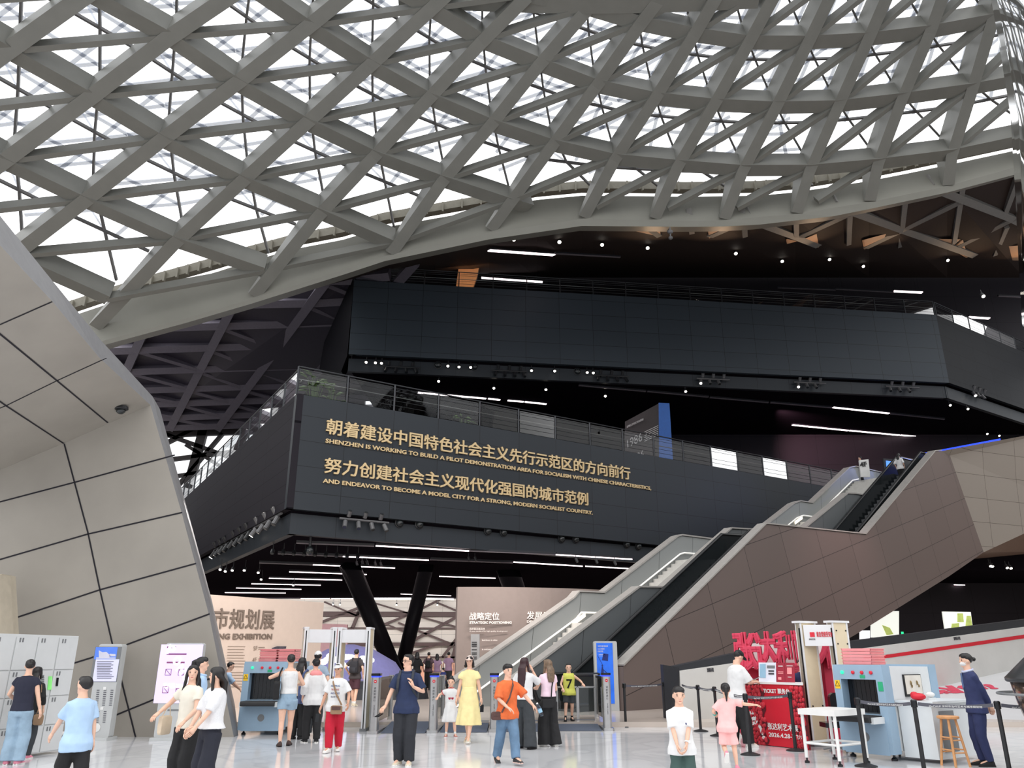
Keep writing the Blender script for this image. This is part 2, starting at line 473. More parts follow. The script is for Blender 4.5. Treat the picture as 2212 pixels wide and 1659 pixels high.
G1 = Face(C1, R1); G1L = Face(L1, C1); G2 = Face(C2, R2); G2R = Face(R2, E2)
m_side = panel_mat('dark_side_panel', S(44, 42, 47), S(20, 19, 23), 6.0, .75, rough=.6, spec=.04)
struct(G1.wall('wall_lower_gallery', m_black, 7.55, 12.64), 'black panelled parapet wall of the lower gallery carrying gold lettering', 'wall')
struct(G1L.wall('wall_lower_gallery_side', m_side, 7.55, 12.64), 'dark side wall of the lower gallery', 'wall')
struct(G2.wall('wall_upper_gallery', m_black2, 20.37, 25.74), 'black panelled parapet wall of the upper gallery', 'wall')
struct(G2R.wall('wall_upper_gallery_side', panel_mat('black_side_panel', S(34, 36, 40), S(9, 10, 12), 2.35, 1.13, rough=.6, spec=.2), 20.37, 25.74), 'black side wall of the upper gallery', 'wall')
m_fascia = panel_mat('fascia_panel', S(42, 47, 53), S(10, 11, 13), 2.35, 3.0, rough=.5, spec=.35)
struct(G1.wall('wall_lower_fascia', m_fascia, 6.54, 7.42, off=-.3, u0=.31), 'recessed lighting fascia below the lower gallery wall', 'wall')
struct(G1L.wall('wall_lower_fascia_side', m_fascia, 6.54, 7.42, off=-.3, u1=G1L.L - .31), 'recessed lighting fascia on the side of the lower gallery', 'wall')
struct(G2.wall('wall_upper_fascia', m_fascia, 19.32, 20.2, off=-.35), 'recessed lighting fascia below the upper gallery wall', 'wall')
struct(G2R.wall('wall_upper_fascia_side', m_fascia, 19.32, 20.2, off=-.35), 'recessed lighting fascia on the right of the upper gallery', 'wall')
def slab(name, pts, z0, z1, m, label):
    mb = MB(); mb.prism([V((p[0], p[1], z0)) for p in pts], (0, 0, z1 - z0))
    return struct(mb.build(name, m), label, 'ceiling')
def inset(F_, u, o): p = F_.at(u, 0, o); return (p.x, p.y)
slab('ceiling_hall', [(C1[0] + .02, C1[1] + .65), inset(G1, G1.L, -.6), (24.2, 73), (-31, 73), (-26.5, 63.0)], 6.6, 11.4, m_black_gloss, 'black slatted ceiling under the lower gallery')
slab('ceiling_gallery', [(C2[0] + .1, C2[1] + .7), inset(G2, G2.L, -.7), inset(G2R, G2R.L, -.7), (46, 64.6), (-10.2, 64.6)], 19.4, 24.6, m_black_gloss, 'black ceiling under the upper gallery')
mb = MB()
for q in ((C1, 12.64),): pass
mb.prism([PY(766, 590, 48.1), PY(750, 768, 48.1), PY(737, 802, 48.6), PY(690, 797, 54), PY(700, 740, 54)], (0, 1.2, 0))
struct(mb.build('wall_upper_gallery_end', m_side), 'slanted dark end wall of the upper gallery', 'wall')

# back walls of the galleries, dark
m_back = panel_mat('dark_back_wall', S(44, 40, 46), S(16, 15, 18), 3.2, 2.4, rough=.6, spec=.3)
def backwall(name, x0, x1, y, z0, z1, m=None, label='dark back wall'):
    mb = MB(); mb.prism([V((x0, y, z0)), V((x1, y, z0)), V((x1, y, z1)), V((x0, y, z1))], (0, .3, 0), uv=[(x0, z0), (x1, z0), (x1, z1), (x0, z1)])
    return struct(mb.build(name, [m or m_back]), label, 'wall')
backwall('wall_back_lower', -12, 60, 64.2, 11.4, 19.4, label='dark back wall behind the lower gallery')
backwall('wall_back_upper', -13, 90, 62.1, 24.6, 33.4, label='dark back wall behind the upper gallery')
backwall('wall_back_right', 13, 60, 62.2, 0, 11.4, label='dark wall behind the moving stairs')
slab('ceiling_right', [(21.5, 52.6), (60, 52.6), (60, 62), (21.5, 62)], 7.0, 11.4, m_black_gloss, 'black ceiling below the upper landing')
mb = MB(); mb.prism([V((-34, 24, 0)), V((-34, 64, 0)), V((-34, 64, 17)), V((-34, 24, 17))], (-.3, 0, 0))
struct(mb.build('wall_left_hall', m_back), 'dark wall at the far left of the hall', 'wall')

# dark ceiling behind the ring beam with struts and warm lit wooden wedges
def ceil3(px, py, up=0.0):
    f = lerp_list(RSOF, px); a, b = PY(px, f - 4, YR + 1.4), PY(px, max(600, f + 24), 62); k = (b.z - a.z) / (b.y - a.y); r = ray(px, py)
    Y = min(61.5, max(YR + 1.0, (a.z - k * a.y - EYE) / (r.z / r.y - k)))
    return O + (PY(px, py, Y) - O) * (1 - up / 45)
mb = MB()
cx = [700, 831, 940, 1057, 1160, 1257, 1370, 1480, 1563, 1718, 1877, 2046, 2212, 2400]
r0 = [PY(x, lerp_list(RSOF, x) - 4, YR + 1.4) for x in cx]; r1 = [PY(x, max(600, lerp_list(RSOF, x) + 24), 62) for x in cx]
for a, b, c, d in zip(r0, r0[1:], r1[1:], r1): mb.quad(a, b, c, d); mb.quad(a + V((0, 0, .3)), b + V((0, 0, .3)), c + V((0, 0, .3)), d + V((0, 0, .3)))
struct(mb.build('ceiling_upper', mat('dark_brown_ceiling', S(62, 52, 48), .7, spec=.1)), 'dark brown ceiling between ring beam and upper gallery', 'ceiling')
m_strut = mat('dark_grey_strut', S(126, 124, 120), .6)
for k, (pl, w) in enumerate([([(1800, 441), (1843, 459), (1955, 500), (2107, 554)], .5), ([(2010, 405), (2046, 419), (2184, 473), (2240, 500)], .5), ([(1620, 478), (1651, 488), (1729, 517), (1769, 533)], .45),
        ([(1729, 513), (1835, 464)], .4), ([(1870, 537), (1955, 496), (2090, 430)], .42), ([(2059, 540), (2167, 486), (2230, 455)], .42), ([(1533, 513), (1590, 488)], .4), ([(1405, 497), (1425, 512)], .35),
        ([(1493, 480), (1495, 506)], .3), ([(1608, 480), (1610, 513)], .3), ([(1720, 470), (1721, 516)], .3), ([(1837, 455), (1834, 530)], .3), ([(1957, 430), (1945, 535)], .3), ([(2080, 410), (2062, 527)], .3), ([(2200, 390), (2170, 470)], .3), ([(2176, 493), (2150, 553)], .3)]):
    mb = MB(); mb.ribbon([ceil3(*p, up=.9) for p in pl], w, .8, (0, .3, .95)); struct(mb.build('trim_%d' % (k + 3), m_strut), 'grey roof strut crossing the dark upper ceiling', 'strut')
m_wood = mat('warm_lit_wood', S(225, 178, 140), .6, var=.04)
mb = MB()
for pl in ([(1531, 493), (1572, 492), (1534, 514)], [(1728, 520), (1764, 505), (1769, 534)], [(1701, 516), (1722, 521), (1703, 526)], [(1866, 518), (1914, 505), (1911, 513), (1870, 538)], [(2060, 537), (2080, 518), (2091, 556)],
           [(2180, 532), (2240, 528), (2240, 562), (2188, 562)], [(1355, 494), (1424, 492), (1428, 510)], [(2020, 516), (2075, 517), (2060, 530)]):
    mb.prism([ceil3(*p, up=.6) for p in pl], (0, .25, .1))
struct(mb.build('trim_wood', m_wood), 'warm lit wooden wedges below the roof struts', 'wood panel')
mb = MB(); mb.prism([PY(*q, 53) for q in [(995, 547), (1035, 560), (1042, 520), (1047, 520), (1030, 600), (1018, 630), (984, 626)]], (0, .3, 0))
struct(mb.build('wall_wood_fin', m_wood), 'tall warm lit wooden fin behind the upper railing', 'wood panel')

# dark lattice ceiling at the left behind the ring beam, bright glazing under it
def lat3(px, py): return PY(px, py, 46 + (py - 560) * .054)
m_lat = mat('dark_violet_lattice', S(104, 99, 110), .6); m_latback = mat('dark_violet_ceiling', S(58, 54, 66), .5)
mb = MB(); q = [(215, 748), (400, 695), (540, 655), (740, 592), (800, 575), (780, 930), (300, 930)]
mb.prism([lat3(*p) + V((0, .9, .5)) for p in q], (0, .4, .4)); struct(mb.build('ceiling_lattice', m_latback), 'dark violet ceiling behind the lattice', 'ceiling')
k = 20
lat = []
HY = (612, 661, 707, 755, 801, 842, 873, 903, 925)
AX = lambda j, y: [245, 362, 535, 712, 870][j] + ([112, 215, 365, 468, 575][j] - [245, 362, 535, 712, 870][j]) * (y - 600) / 330.0
low = lambda x, y: y > lerp_list(RSOF, x) - 6
for j in range(5):
    ys = [y for y in range(930, 560, -10) if low(AX(j, y), y)]
    lat.append(([(AX(j, y), y) for y in (ys[0], ys[len(ys) // 2], ys[-1])], .62))
for y in HY:
    x = [x for x in range(180, 900, 10) if low(x, y)][0]
    if x < 790: lat.append(([(x, y + 6 - (x - 200) * .025), ((x + 840) / 2, y - 5), (840, y - 14)], .6))
for j in range(4):
    for a, b in zip(HY, HY[1:]):
        if low(AX(j, a), a) and low(AX(j + 1, b), b): lat.append(([(AX(j, a), a + 4), (AX(j + 1, b), b)], .3))
for pl, w in lat:
    mb = MB(); mb.ribbon([lat3(*p) for p in pl], w, .7, (0, .6, .8)); struct(mb.build('trim_%d' % k, m_lat), 'violet grey beam of the dark lattice ceiling', 'beam'); k += 1
mb = MB(); mbw = MB()
wz = lambda px, py: PY(px, py, 67)
m_dkbeam = mat('dark_window_beam', S(52, 46, 46), .6)
for pl, w in (([(300, 935), (560, 925)], .9), ([(300, 1000), (560, 968)], .35), ([(300, 1040), (560, 1000)], .3), ([(300, 1075), (560, 1046)], .35), ([(395, 1090), (440, 920)], .8), ([(300, 985), (420, 925)], .35), ([(350, 935), (560, 1010)], .35),
              ([(330, 1110), (480, 935)], .3), ([(400, 960), (560, 1060)], .3), ([(470, 1060), (530, 930)], .6), ([(350, 1100), (560, 1080)], .5)):
    mb.ribbon([wz(*p) for p in pl], w, .4, (0, 1, 0))
struct(mb.build('window_1', m_dkbeam), 'bright distant window with crossed dark beams', 'window')
backwall('wall_back_left', -45, -12, 66.5, 7.0, 11.5, label='dark wall low behind the left gallery')

# white panelled lattice wall at the very back of the hall
m_white_wall = panel_mat('white_block_wall', S(214, 208, 202), S(150, 146, 142), 3.4, .62, rough=.7)
backwall('wall_back', -36, 20, 80, .12, 9.5, m_white_wall, 'white block wall seen behind brown lattice beams')
m_brown = mat('brown_lattice_beam', S(74, 56, 56), .6)
bz = lambda px, py: PY(px, py, 79.6)
k = 90
for pl, w in (([(640, 1326), (1000, 1327)], 1.05), ([(640, 1392), (1000, 1391)], .75), ([(640, 1356), (1000, 1357)], .28), ([(640, 1420), (1000, 1420)], .4), ([(690, 1345), (800, 1303)], .5), ([(700, 1300), (770, 1330)], .35), ([(748, 1390), (783, 1300)], .7),
              ([(800, 1360), (890, 1325), (960, 1290)], .45), ([(860, 1345), (960, 1385), (1000, 1400)], .4), ([(800, 1300), (900, 1330), (1000, 1358)], .35), ([(880, 1390), (1000, 1325)], .6), ([(940, 1300), (1000, 1325)], .4), ([(955, 1420), (1000, 1360)], .5),
              ([(970, 1455), (1003, 1330)], 1.0), ([(700, 1370), (790, 1420)], .35), ([(860, 1420), (950, 1390)], .4), ([(780, 1326), (900, 1375)], .3), ([(690, 1390), (760, 1355)], .4)):
    mb = MB(); mb.ribbon([bz(*p) for p in pl], w * .44, .25, (0, 1, 0)); struct(mb.build('trim_%d' % k, m_brown), 'brown beam crossing the white back wall', 'beam'); k += 1

# V-shaped black columns
m_col = mat('black_column', S(16, 15, 19), .4, spec=.08)
for j, (ft, tp, Y, w0, w1) in enumerate((((868, 1474), (753, 1216), 45, .42, .56), ((858, 1474), (923, 1216), 45.9, .38, .42), ((1178, 1462), (1092, 1216), 49, .6, .68))):
    b, t = PY(*ft, Y), PY(*tp, Y); b.z = FZ; mb = MB(); mb.tube([b, b.lerp(t, .5), t], [w0, (w0 + w1) / 2, w1], 24)
    struct(mb.build('column_%d' % (j + 1), m_col, None, True), 'slanted round black column holding the gallery', 'column')
mb = MB(); mb.box((50, 28, 9), (.4, 72, 18)); struct(mb.build('wall_right', m_conc), 'pale concrete wall far at the right', 'wall')
# ================================================================ MOVING STAIRS AND STAIRCASE
SA = radians(40); SU = V((cos(SA), sin(SA), 0)); SN = V((sin(SA), -cos(SA), 0)); SP = V((3.35, 25.19, 0))
def st(u, z, w=0.0): return SP + SU * u + SN * w + V((0, 0, z))
def uz(px, py, w=0.0):
    h = PP(px, py, SP + SN * w, SN); return ((h - SP).dot(SU), h.z)
m_taupe = panel_mat('taupe_cladding', S(112, 99, 95), S(48, 42, 42), 2.7, 1.5, rough=.5, spec=.35, var=.04)
m_taupe2 = panel_mat('pale_taupe_cladding', S(150, 142, 134), S(88, 80, 76), 2.45, 1.32, rough=.6, spec=.3, var=.03)
m_cop = mat('pale_stone_coping', S(168, 164, 160), .5)
m_slate = panel_mat('slate_balustrade', S(98, 102, 104), S(38, 40, 42), 2.2, 30.0, rough=.5)
m_inner = panel_mat('pale_grey_balustrade', S(150, 153, 152), S(70, 72, 72), 2.2, 30.0, rough=.5)
m_rubber = mat('black_rubber', S(28, 29, 31), .45)
m_dkglass = mat('dark_glass_balustrade', S(40, 44, 46), .15, spec=.6)
m_step = mat('white_stone_step', S(205, 203, 198), .5)
m_steel = mat('brushed_steel', S(190, 190, 190), .3, metal=.9)
cop = [(0.0, 1.36), (8.51, 6.5), (16.46, 6.85), (25.74, 12.23)]
fold_t, fold_b = uz(2052, 984), uz(2125, 1193)
side = [(5.4, .12), (0.0, .12)] + cop + [uz(2034, 974), fold_t, fold_b, (24.65, 5.52), (14.38, 2.54)]
rt = radians(15.5)
uvr = lambda u, z: (u * cos(rt) + z * sin(rt), -u * sin(rt) + z * cos(rt) + 40)
mb = MB(); mb.prism([st(*p) for p in side], -SN * .35, uv=[uvr(*p) for p in side])
struct(mb.build('wall_stair_side', [m_taupe]), 'taupe clad side of the staircase', 'wall')
mb = MB(); ft, fb = st(*fold_t), st(*fold_b)
top_r, bot_r = PY(2330, 920, 46.5), PY(2330, 1098, 47.5)
tl = st(*uz(2034, 974))
mb.prism([tl, ft, fb, bot_r, top_r], (-.2, .4, 0), uv=[(p.x, p.z + 3.1) for p in (tl, ft, fb, bot_r, top_r)])
struct(mb.build('wall_landing_front', [m_taupe2]), 'pale clad front of the upper landing', 'wall')
mb = MB(); mb.prism([fb, bot_r, PY(2330, 1190, 56), fb + V((-2, 9, .05))], (0, 0, .3)); struct(mb.build('ceiling_landing', mat('brown_underside', S(120, 98, 86), .6)), 'brown underside of the upper landing', 'ceiling')
un = [(5.4, .12), (14.38, 2.54), (24.65, 5.52), fold_b]
mb = MB()
for a, b in zip(un, un[1:]): mb.prism([st(*a, -.35), st(*b, -.35), st(*b, -4.7), st(*a, -4.7)], (0, 0, .3))
struct(mb.build('ceiling_stair', m_taupe), 'sloping underside of the staircase', 'ceiling')
mb = MB()
cl = [st(u, z + .02, -.17) for u, z in cop + [uz(2034, 974)]]
mb.ribbon(cl, .42, .05, (0, 0, 1)); struct(mb.build('trim_coping', m_cop), 'pale coping on the taupe stair side', 'coping')
med = [(-3.2, .62), (3.21, 3.95), (4.58, 4.01), (9.1, 6.61), (14.3, 6.95), (14.85, 7.2), (19.3, 9.37), (20.12, 9.45), (21.37, 9.5), (26.1, 12.28), (29.3, 12.47)]
far = [(-3.0, .85), (2.41, 3.68), (2.68, 3.91), (4.03, 3.94), (8.71, 6.51), (9.03, 6.6), (13.6, 6.67), (18.44, 9.11), (19.1, 9.31), (20.29, 9.36), (24.91, 11.96), (25.66, 12.15), (29.5, 12.27)]
for nm, pr, w, m, lb in (('wall_stair_median', med, -2.0, m_slate, 'slate balustrade wall between escalator and stairs'), ('wall_stair_far', far, -4.5, m_inner, 'pale grey balustrade wall on the far side of the stairs')):
    pts = [(pr[0][0] - .02, .12)] + pr + [(29.5, 8.0), (6.0, .12)]
    mb = MB(); mb.prism([st(*p, w) for p in pts], -SN * .3, uv=[(p[0] - p[1] * .15, p[1]) for p in pts]); struct(mb.build(nm, [m]), lb, 'wall')
    mb = MB(); mb.ribbon([st(u, z + .02, w - .15) for u, z in pr], .4, .06, (0, 0, 1)); struct(mb.build('trim_coping', m_cop), 'pale coping along the ' + lb.split(' wall')[0], 'coping')
# stairs
FL = [(-1.2, .12, 2.4, 2.8), (4.0, 2.8, 8.7, 5.5), (13.6, 5.5, 19.1, 8.2), (20.3, 8.2, 25.4, 11.2)]
t = thing('staircase', 'white stone stairs rising between grey balustrade walls', 'staircase', st(-1.2, .12, -3.3))
mb = MB()
for u0, z0, u1, z1 in FL:
    mb = MB()
    n = max(2, round((z1 - z0) / .165))
    for i in range(n):
        a, b = u0 + (u1 - u0) * i / n, u0 + (u1 - u0) * (i + 1) / n; z = z0 + (z1 - z0) * (i + 1) / n
        mb.prism([st(a, z, -2.35), st(a, z, -4.48), st(a, z - .4, -4.48), st(a, z - .4, -2.35)], SU * (b - a + .04))
    mb.build('step_flight', m_step, t)
for u0, u1, z in ((2.4, 4.0, 2.8), (8.7, 13.6, 5.5), (19.1, 20.3, 8.2), (25.4, 30, 11.2)):
    mb = MB(); mb.prism([st(u0, z, -2.35), st(u0, z, -4.48), st(u1, z, -4.48), st(u1, z, -2.35)], (0, 0, -.3)); mb.build('landing', m_step, t)
m_led = mat('lit_handrail', S(245, 243, 238), .3, emit=.35, var=0)
mb = MB(); mb.tube([st(u, z - .72, -4.42) for u, z in far[:-1]], .035, 8); mb.build('handrail', m_led, t)
m_slot = mat('wall_slot_lamp', S(255, 240, 220), .4, emit=1.2, var=0)
for a, b in (((1234, 1355), (1264, 1332)), ((1717, 1133), (1733, 1121)), ((1800, 1090), (1814, 1079))):
    p, q = PP(*a, SP + SN * -4.46, SN), PP(*b, SP + SN * -4.46, SN)
    mb = MB(); mb.prism([p, q, q + V((0, 0, .16)), p + V((0, 0, .16))], SN * .03); mb.build('wall_lamp', m_slot, t)
# two escalators in the run between the taupe side and the median
for k, (prof, lb) in enumerate((([(-1.5, .14), (-.3, .14), (8.2, 5.3), (10.2, 5.42)], 'lower escalator with black handrails beside the taupe stair side'), ([(15.0, 5.75), (16.6, 5.95), (25.2, 11.2), (28.2, 11.3)], 'upper escalator with black handrails climbing to the top landing'))):
    e = thing('escalator', lb, 'escalator', st(prof[0][0], prof[0][1], -1.2), group='escalators of the hall')
    mb = MB()
    n = 60
    for a, b in zip(prof, prof[1:]):
        c = max(1, int((b[0] - a[0]) / .38))
        for i in range(c):
            u0, u1 = a[0] + (b[0] - a[0]) * i / c, a[0] + (b[0] - a[0]) * (i + 1) / c; z = a[1] + (b[1] - a[1]) * (i + 1) / c
            mb.prism([st(u0, z, -.75), st(u0, z, -1.7), st(u0, z - .3, -1.7), st(u0, z - .3, -.75)], SU * (u1 - u0))
    mb.build('step_band', mat('escalator_step', S(96, 98, 100), .5, metal=.4), e)
    for w in (-.55, -1.85):
        mb = MB(); mb.prism([st(u, z - .45, w) for u, z in prof] + [st(u, z + .95, w) for u, z in reversed(prof)], SN * -.05); mb.build('balustrade', m_dkglass, e)
        rail = [st(u, z + 1.0, w - .02) for u, z in prof]
        a, b = rail[0], rail[-1]
        hook = [a + SU * (-.45 * sin(t_)) + V((0, 0, -.42 + .42 * cos(t_))) for t_ in (pi, pi * .75, pi * .5, pi * .25)]
        mb = MB(); mb.tube([hook[0] + SU * .5] + hook + rail, .06, 10); mb.build('handrail', m_rubber, e)

# ---------------------------------------------------------------- signs and screens up on the galleries
def screen(name, label, cat, pts, th, body, parent_loc=None, emis=None): pass
m_blue = mat('blue_screen', (.01, .06, 1.0), .3, emit=1.1, ecol=(.004, .05, 1.0), var=0)
mb = MB(); bp = [PY(*q, 50) for q in ((1986, 980), (2161, 947), (2168, 985), (1990, 1040))]; mb.prism(bp, (0, .2, 0))
tag(mb.build('display_wall', m_blue), 'big bright blue screen behind the upper landing', 'screen')
m_white = mat('white_lacquer', S(228, 228, 226), .4, var=.02); m_ink = mat('black_ink', S(24, 24, 28), .6, var=0)
t = thing('floor_sign', 'small white floor number sign at the top of the stairs', 'sign', PY(1867, 1030, 44))
mb = MB(); mb.prism([PY(*q, 44) for q in ((1856, 994), (1876, 992), (1880, 1030), (1860, 1030))], (0, .12, 0)); mb.build('sign_board', m_white, t)
mb = MB(); put_text(mb, '4F', PY(1859, 1009, 43.97), PY(1874, 1007, 43.97), (0, 0, 1), .28, .01, .03); mb.build('lettering', m_ink, t)
t = thing('display_screen', 'blue lit screen beside the white floor sign', 'screen', PY(1924, 1030, 47))
mb = MB(); mb.prism([PY(*q, 47) for q in ((1908, 990), (1938, 993), (1942, 1030), (1912, 1030))], (0, .15, 0)); mb.build('casing', m_blackp, t)
mb = MB(); mb.prism([PY(*q, 46.95) for q in ((1914, 995), (1936, 998), (1939, 1028), (1917, 1028))], (0, .04, 0)); mb.build('screen', mat('pale_blue_screen', S(90, 150, 245), .4, emit=.9, var=.3, scale=1.5), t)
t = thing('display_column', 'dark exhibit block with year numbers and a blue side behind the lower railing', 'exhibit', PY(1420, 1000, 50))
mb = MB(); q = [PY(1350, 1000, 54), PY(1424, 1000, 50), PY(1424, 871, 50), PY(1350, 911, 54)]
mb.prism(q, (.6, 1.2, 0)); mb.build('block', mat('exhibit_grey', S(72, 70, 70), .6), t)
mb = MB(); mb.prism([PY(1424, 1000, 49.98), PY(1454, 1000, 50.2), PY(1446, 871, 50.2), PY(1423, 870, 49.98)], (0, .1, 0)); mb.build('blue_side', mat('blue_side', S(38, 92, 170), .5, emit=.08), t)
mb = MB(); up = (0, 0, 1)
pl = lambda px, py: PP(px, py, q[0] + V((0, -.04, 0)), (q[1] - q[0]).cross(V((0, 0, 1))))
put_text(mb, '1986', pl(1356, 968), pl(1388, 952), up, .62, .02, .0); put_text(mb, '1996', pl(1364, 1003), pl(1392, 988), up, .55, .02, .0)
put_text(mb, '深圳经济特区总体规划', pl(1354, 925), pl(1390, 908), up, .16, .02, .0)
for i in range(6): a, b = pl(1392, 934 + i * 5 - i), pl(1422, 920 + i * 5 - i); mb.quad(a, b, b + V((0, 0, .05)), a + V((0, 0, .05)))
mb.build('lettering', m_white, t)

# ---------------------------------------------------------------- gold lettering on the lower gallery wall
m_gold = mat('gold_letter', S(222, 196, 150), .45, metal=.15, var=.03)
for s, a, b, h, bo, lb in (('朝着建设中国特色社会主义先行示范区的方向前行', (703, 941), (1360, 1034), (704, 908), .016, 'top row of large gold Chinese characters on the black gallery wall'),
        ('SHENZHEN IS WORKING TO BUILD A PILOT DEMONSTRATION AREA FOR SOCIALISM WITH CHINESE CHARACTERISTICS,', (702, 958.5), (1405, 1057), (702, 949.5), .02, 'upper row of small gold English words on the black gallery wall'),
        ('努力创建社会主义现代化强国的城市范例', (699, 1026), (1269, 1089), (700, 993), .016, 'lower row of large gold Chinese characters on the black gallery wall'),
        ('AND ENDEAVOR TO BECOME A MODEL CITY FOR A STRONG, MODERN SOCIALIST COUNTRY.', (696, 1047), (1279, 1108), (696, 1038), .02, 'bottom row of small gold English words on the black gallery wall')):
    A, B = G1.pp(*a), G1.pp(*b); h = (G1.pp(*h) - A).length
    A.z = B.z = (A.z + B.z) / 2
    mb = MB(); put_text(mb, s, A, B, (0, 0, 1), h, .07, bo, base=0.0 if s[0] in 'SA' else None)
    tag(mb.build('wall_lettering', m_gold), lb, 'lettering', 'gold lettering on the gallery wall')

# ---------------------------------------------------------------- railings of the galleries
m_rail = mat('dark_rail_steel', S(62, 64, 68), .4, metal=.4); m_railb = mat('bright_rail_steel', S(150, 148, 144), .3, metal=.8)
m_glass = glass_mat('railing_glass', (.80, .84, .86))
def railing(face, z, h, pitch, label, u0=0.0, u1=None, off=-.12):
    u1 = face.L if u1 is None else u1
    n = max(2, round((u1 - u0) / pitch)); U = [u0 + (u1 - u0) * i / n for i in range(n + 1)]
    t = thing('glass_railing', label, 'railing', face.at(u0, z, off))
    for u in U:
        mb = MB(); mb.box(face.at(u, z + h / 2, off), (.07, .07, h)); mb.build('post', m_rail, t)
    mb = MB(); mb.tube([face.at(u0, z + h, off), face.at(u1, z + h, off)], .035, 8); mb.build('top_rail', m_rail, t)
    mb = MB(); mb.tube([face.at(u0, z + h * .58, off - .12), face.at(u1, z + h * .58, off - .12)], .024, 8); mb.build('handrail', m_railb, t)
    mb = MB()
    for k in (.22, .4, .76, .88): mb.tube([face.at(u0, z + h * k, off), face.at(u1, z + h * k, off)], .012, 5)
    mb.build('cable', m_rail, t)
    mb = MB()
    for a, b in zip(U, U[1:]): mb.quad(face.at(a + .08, z + .06, off), face.at(b - .08, z + .06, off), face.at(b - .08, z + h * .93, off), face.at(a + .08, z + h * .93, off))
    mb.build('glass_panel', m_glass, t)
railing(G1, 12.64, 1.32, 2.35, 'long glass and steel railing above the gold lettering')
railing(G1L, 12.64, 1.32, 2.35, 'glass and steel railing on the left side of the lower gallery', u1=G1L.L - .4)
railing(G2, 25.74, 1.15, 2.35, 'long glass and steel railing along the upper gallery')
railing(G2R, 25.74, 1.15, 2.35, 'glass and steel railing on the right side of the upper gallery', u0=.3)

# ---------------------------------------------------------------- exhibition walls with writing
m_exw = mat('warm_white_wall', S(204, 186, 174), .6, var=.02); m_exg = mat('warm_grey_wall', S(138, 125, 119), .6, var=.03)
m_txt = mat('brown_grey_lettering', S(116, 102, 92), .6, var=0); m_txtw = mat('white_lettering', S(238, 230, 224), .6, emit=.05, var=0)
def curved_wall(name, a, b, sag, z1, m, th, label, n=14):
    A, B = V((a.x, a.y, FZ)), V((b.x, b.y, FZ)); d = B - A; nn = V((d.y, -d.x, 0)).normalized()
    P = [A + d * (i / n) + nn * sag * (1 - (2 * i / n - 1) ** 2) for i in range(n + 1)]
    mb = MB()
    mb.loft([[p, p - nn * th, p - nn * th + V((0, 0, z1 - FZ)), p + V((0, 0, z1 - FZ))] for p in P])
    o = mb.build(name, m); return o, nn
a, b = PY(360, 1300, 24.6), PY(700, 1300, 29.6)
w1, n1 = curved_wall('exhibition_wall', a, b, .06, 3.5, m_exw, .35, '')
tag(w1, 'curved warm white exhibition wall with brown Chinese title', 'display wall')
e1 = lambda px, py, o=.08: PP(px, py, V((a.x, a.y, 0)) + n1 * o, n1)
mb = MB()
put_text(mb, '城市规划展', e1(422, 1357), e1(591, 1359), up, (e1(591, 1318) - e1(591, 1359)).length, .02, .012)
put_text(mb, 'PLANNING EXHIBITION', e1(410, 1381), e1(587, 1381), up, (e1(587, 1369) - e1(587, 1381)).length, .02, .03)
mb.build('title_lettering', m_txt, w1)
mb = MB()
put_text(mb, '5F', e1(547.5, 1405), e1(556, 1404), up, .13, .01, .0); put_text(mb, '4F', e1(545, 1430), e1(554, 1429), up, .13, .01, .0)
for i in range(15):
    if i == 8: continue
    y = 1397 + i * 6.2; p, q = e1(492 - i * .5, y), e1(530 - (i * 7) % 5, y + .3); mb.quad(p, q, q + V((0, 0, .016)), p + V((0, 0, .016)))
for y in (1399, 1424):
    for j in range(2): p, q = e1(558, y + j * 4), e1(572 - j * -3, y + j * 4); mb.quad(p, q, q + V((0, 0, .02)), p + V((0, 0, .02)))
mb.build('caption_lettering', mat('pale_brown_caption', S(140, 124, 112), .6, var=0), w1)
mb = MB()
for y in (1401, 1425):
    mb.prism([e1(587, y + 4, .1), e1(617, y, .1), e1(618, y - 5, .1), e1(598, y - 5, .1), e1(587, y - 1, .1)], n1 * .02)
mb.build('floor_plan', mat('dark_plan_print', S(70, 68, 78), .6, var=.5, scale=9), w1)
a2, b2 = PY(988, 1300, 32.0), PY(1320, 1300, 33.6)
w2, n2 = curved_wall('exhibition_wall', a2, b2, .5, 4.25, m_exg, .3, '')
tag(w2, 'curved warm grey exhibition wall with white Chinese headings', 'display wall')
e2 = lambda px, py, o=.55: PP(px, py, V((a2.x, a2.y, 0)) + n2 * o, n2)
mb = MB()
for s, x0, x1, y, h, bo in (('战略定位', 1014, 1078, 1339, 16, .012), ('STRATEGIC POSITIONING', 1014, 1105, 1347.5, 5.5, .03), ('发展目标', 1138, 1206, 1338, 17, .012), ('DEVELOPMENT GOALS', 1138, 1225, 1345.5, 5.5, .03), ('2035', 1138, 1163, 1361, 8, .02),
        ('高质量发展高地', 1014, 1047, 1361, 5.2, 0), ('A new standard for high-quality development', 1014, 1096, 1365.5, 3.4, 0), ('in civilization', 1041, 1064, 1404.5, 3.6, 0), ('lawfulness in cities', 1041, 1074, 1384.5, 3.6, 0), ('people’s well-being', 1041, 1074, 1423.5, 3.4, 0)):
    A, B = e2(x0, y), e2(x1, y); put_text(mb, s, A, B, up, (e2(x0, y - h) - A).length, .03, bo)
mb.build('lettering', m_txtw, w2)
t = thing('sign_pillar', 'slim pale grey floor directory pillar in front of the grey wall', 'sign', PY(1027, 1478, 30))
mb = MB(); mb.prism([PY(*q, 30) for q in ((1017, 1370), (1036, 1370), (1036, 1468), (1017, 1468))], (0, .25, 0)); mb.build('board', mat('pale_sign_grey', S(150, 150, 150), .5), t)
mb = MB()
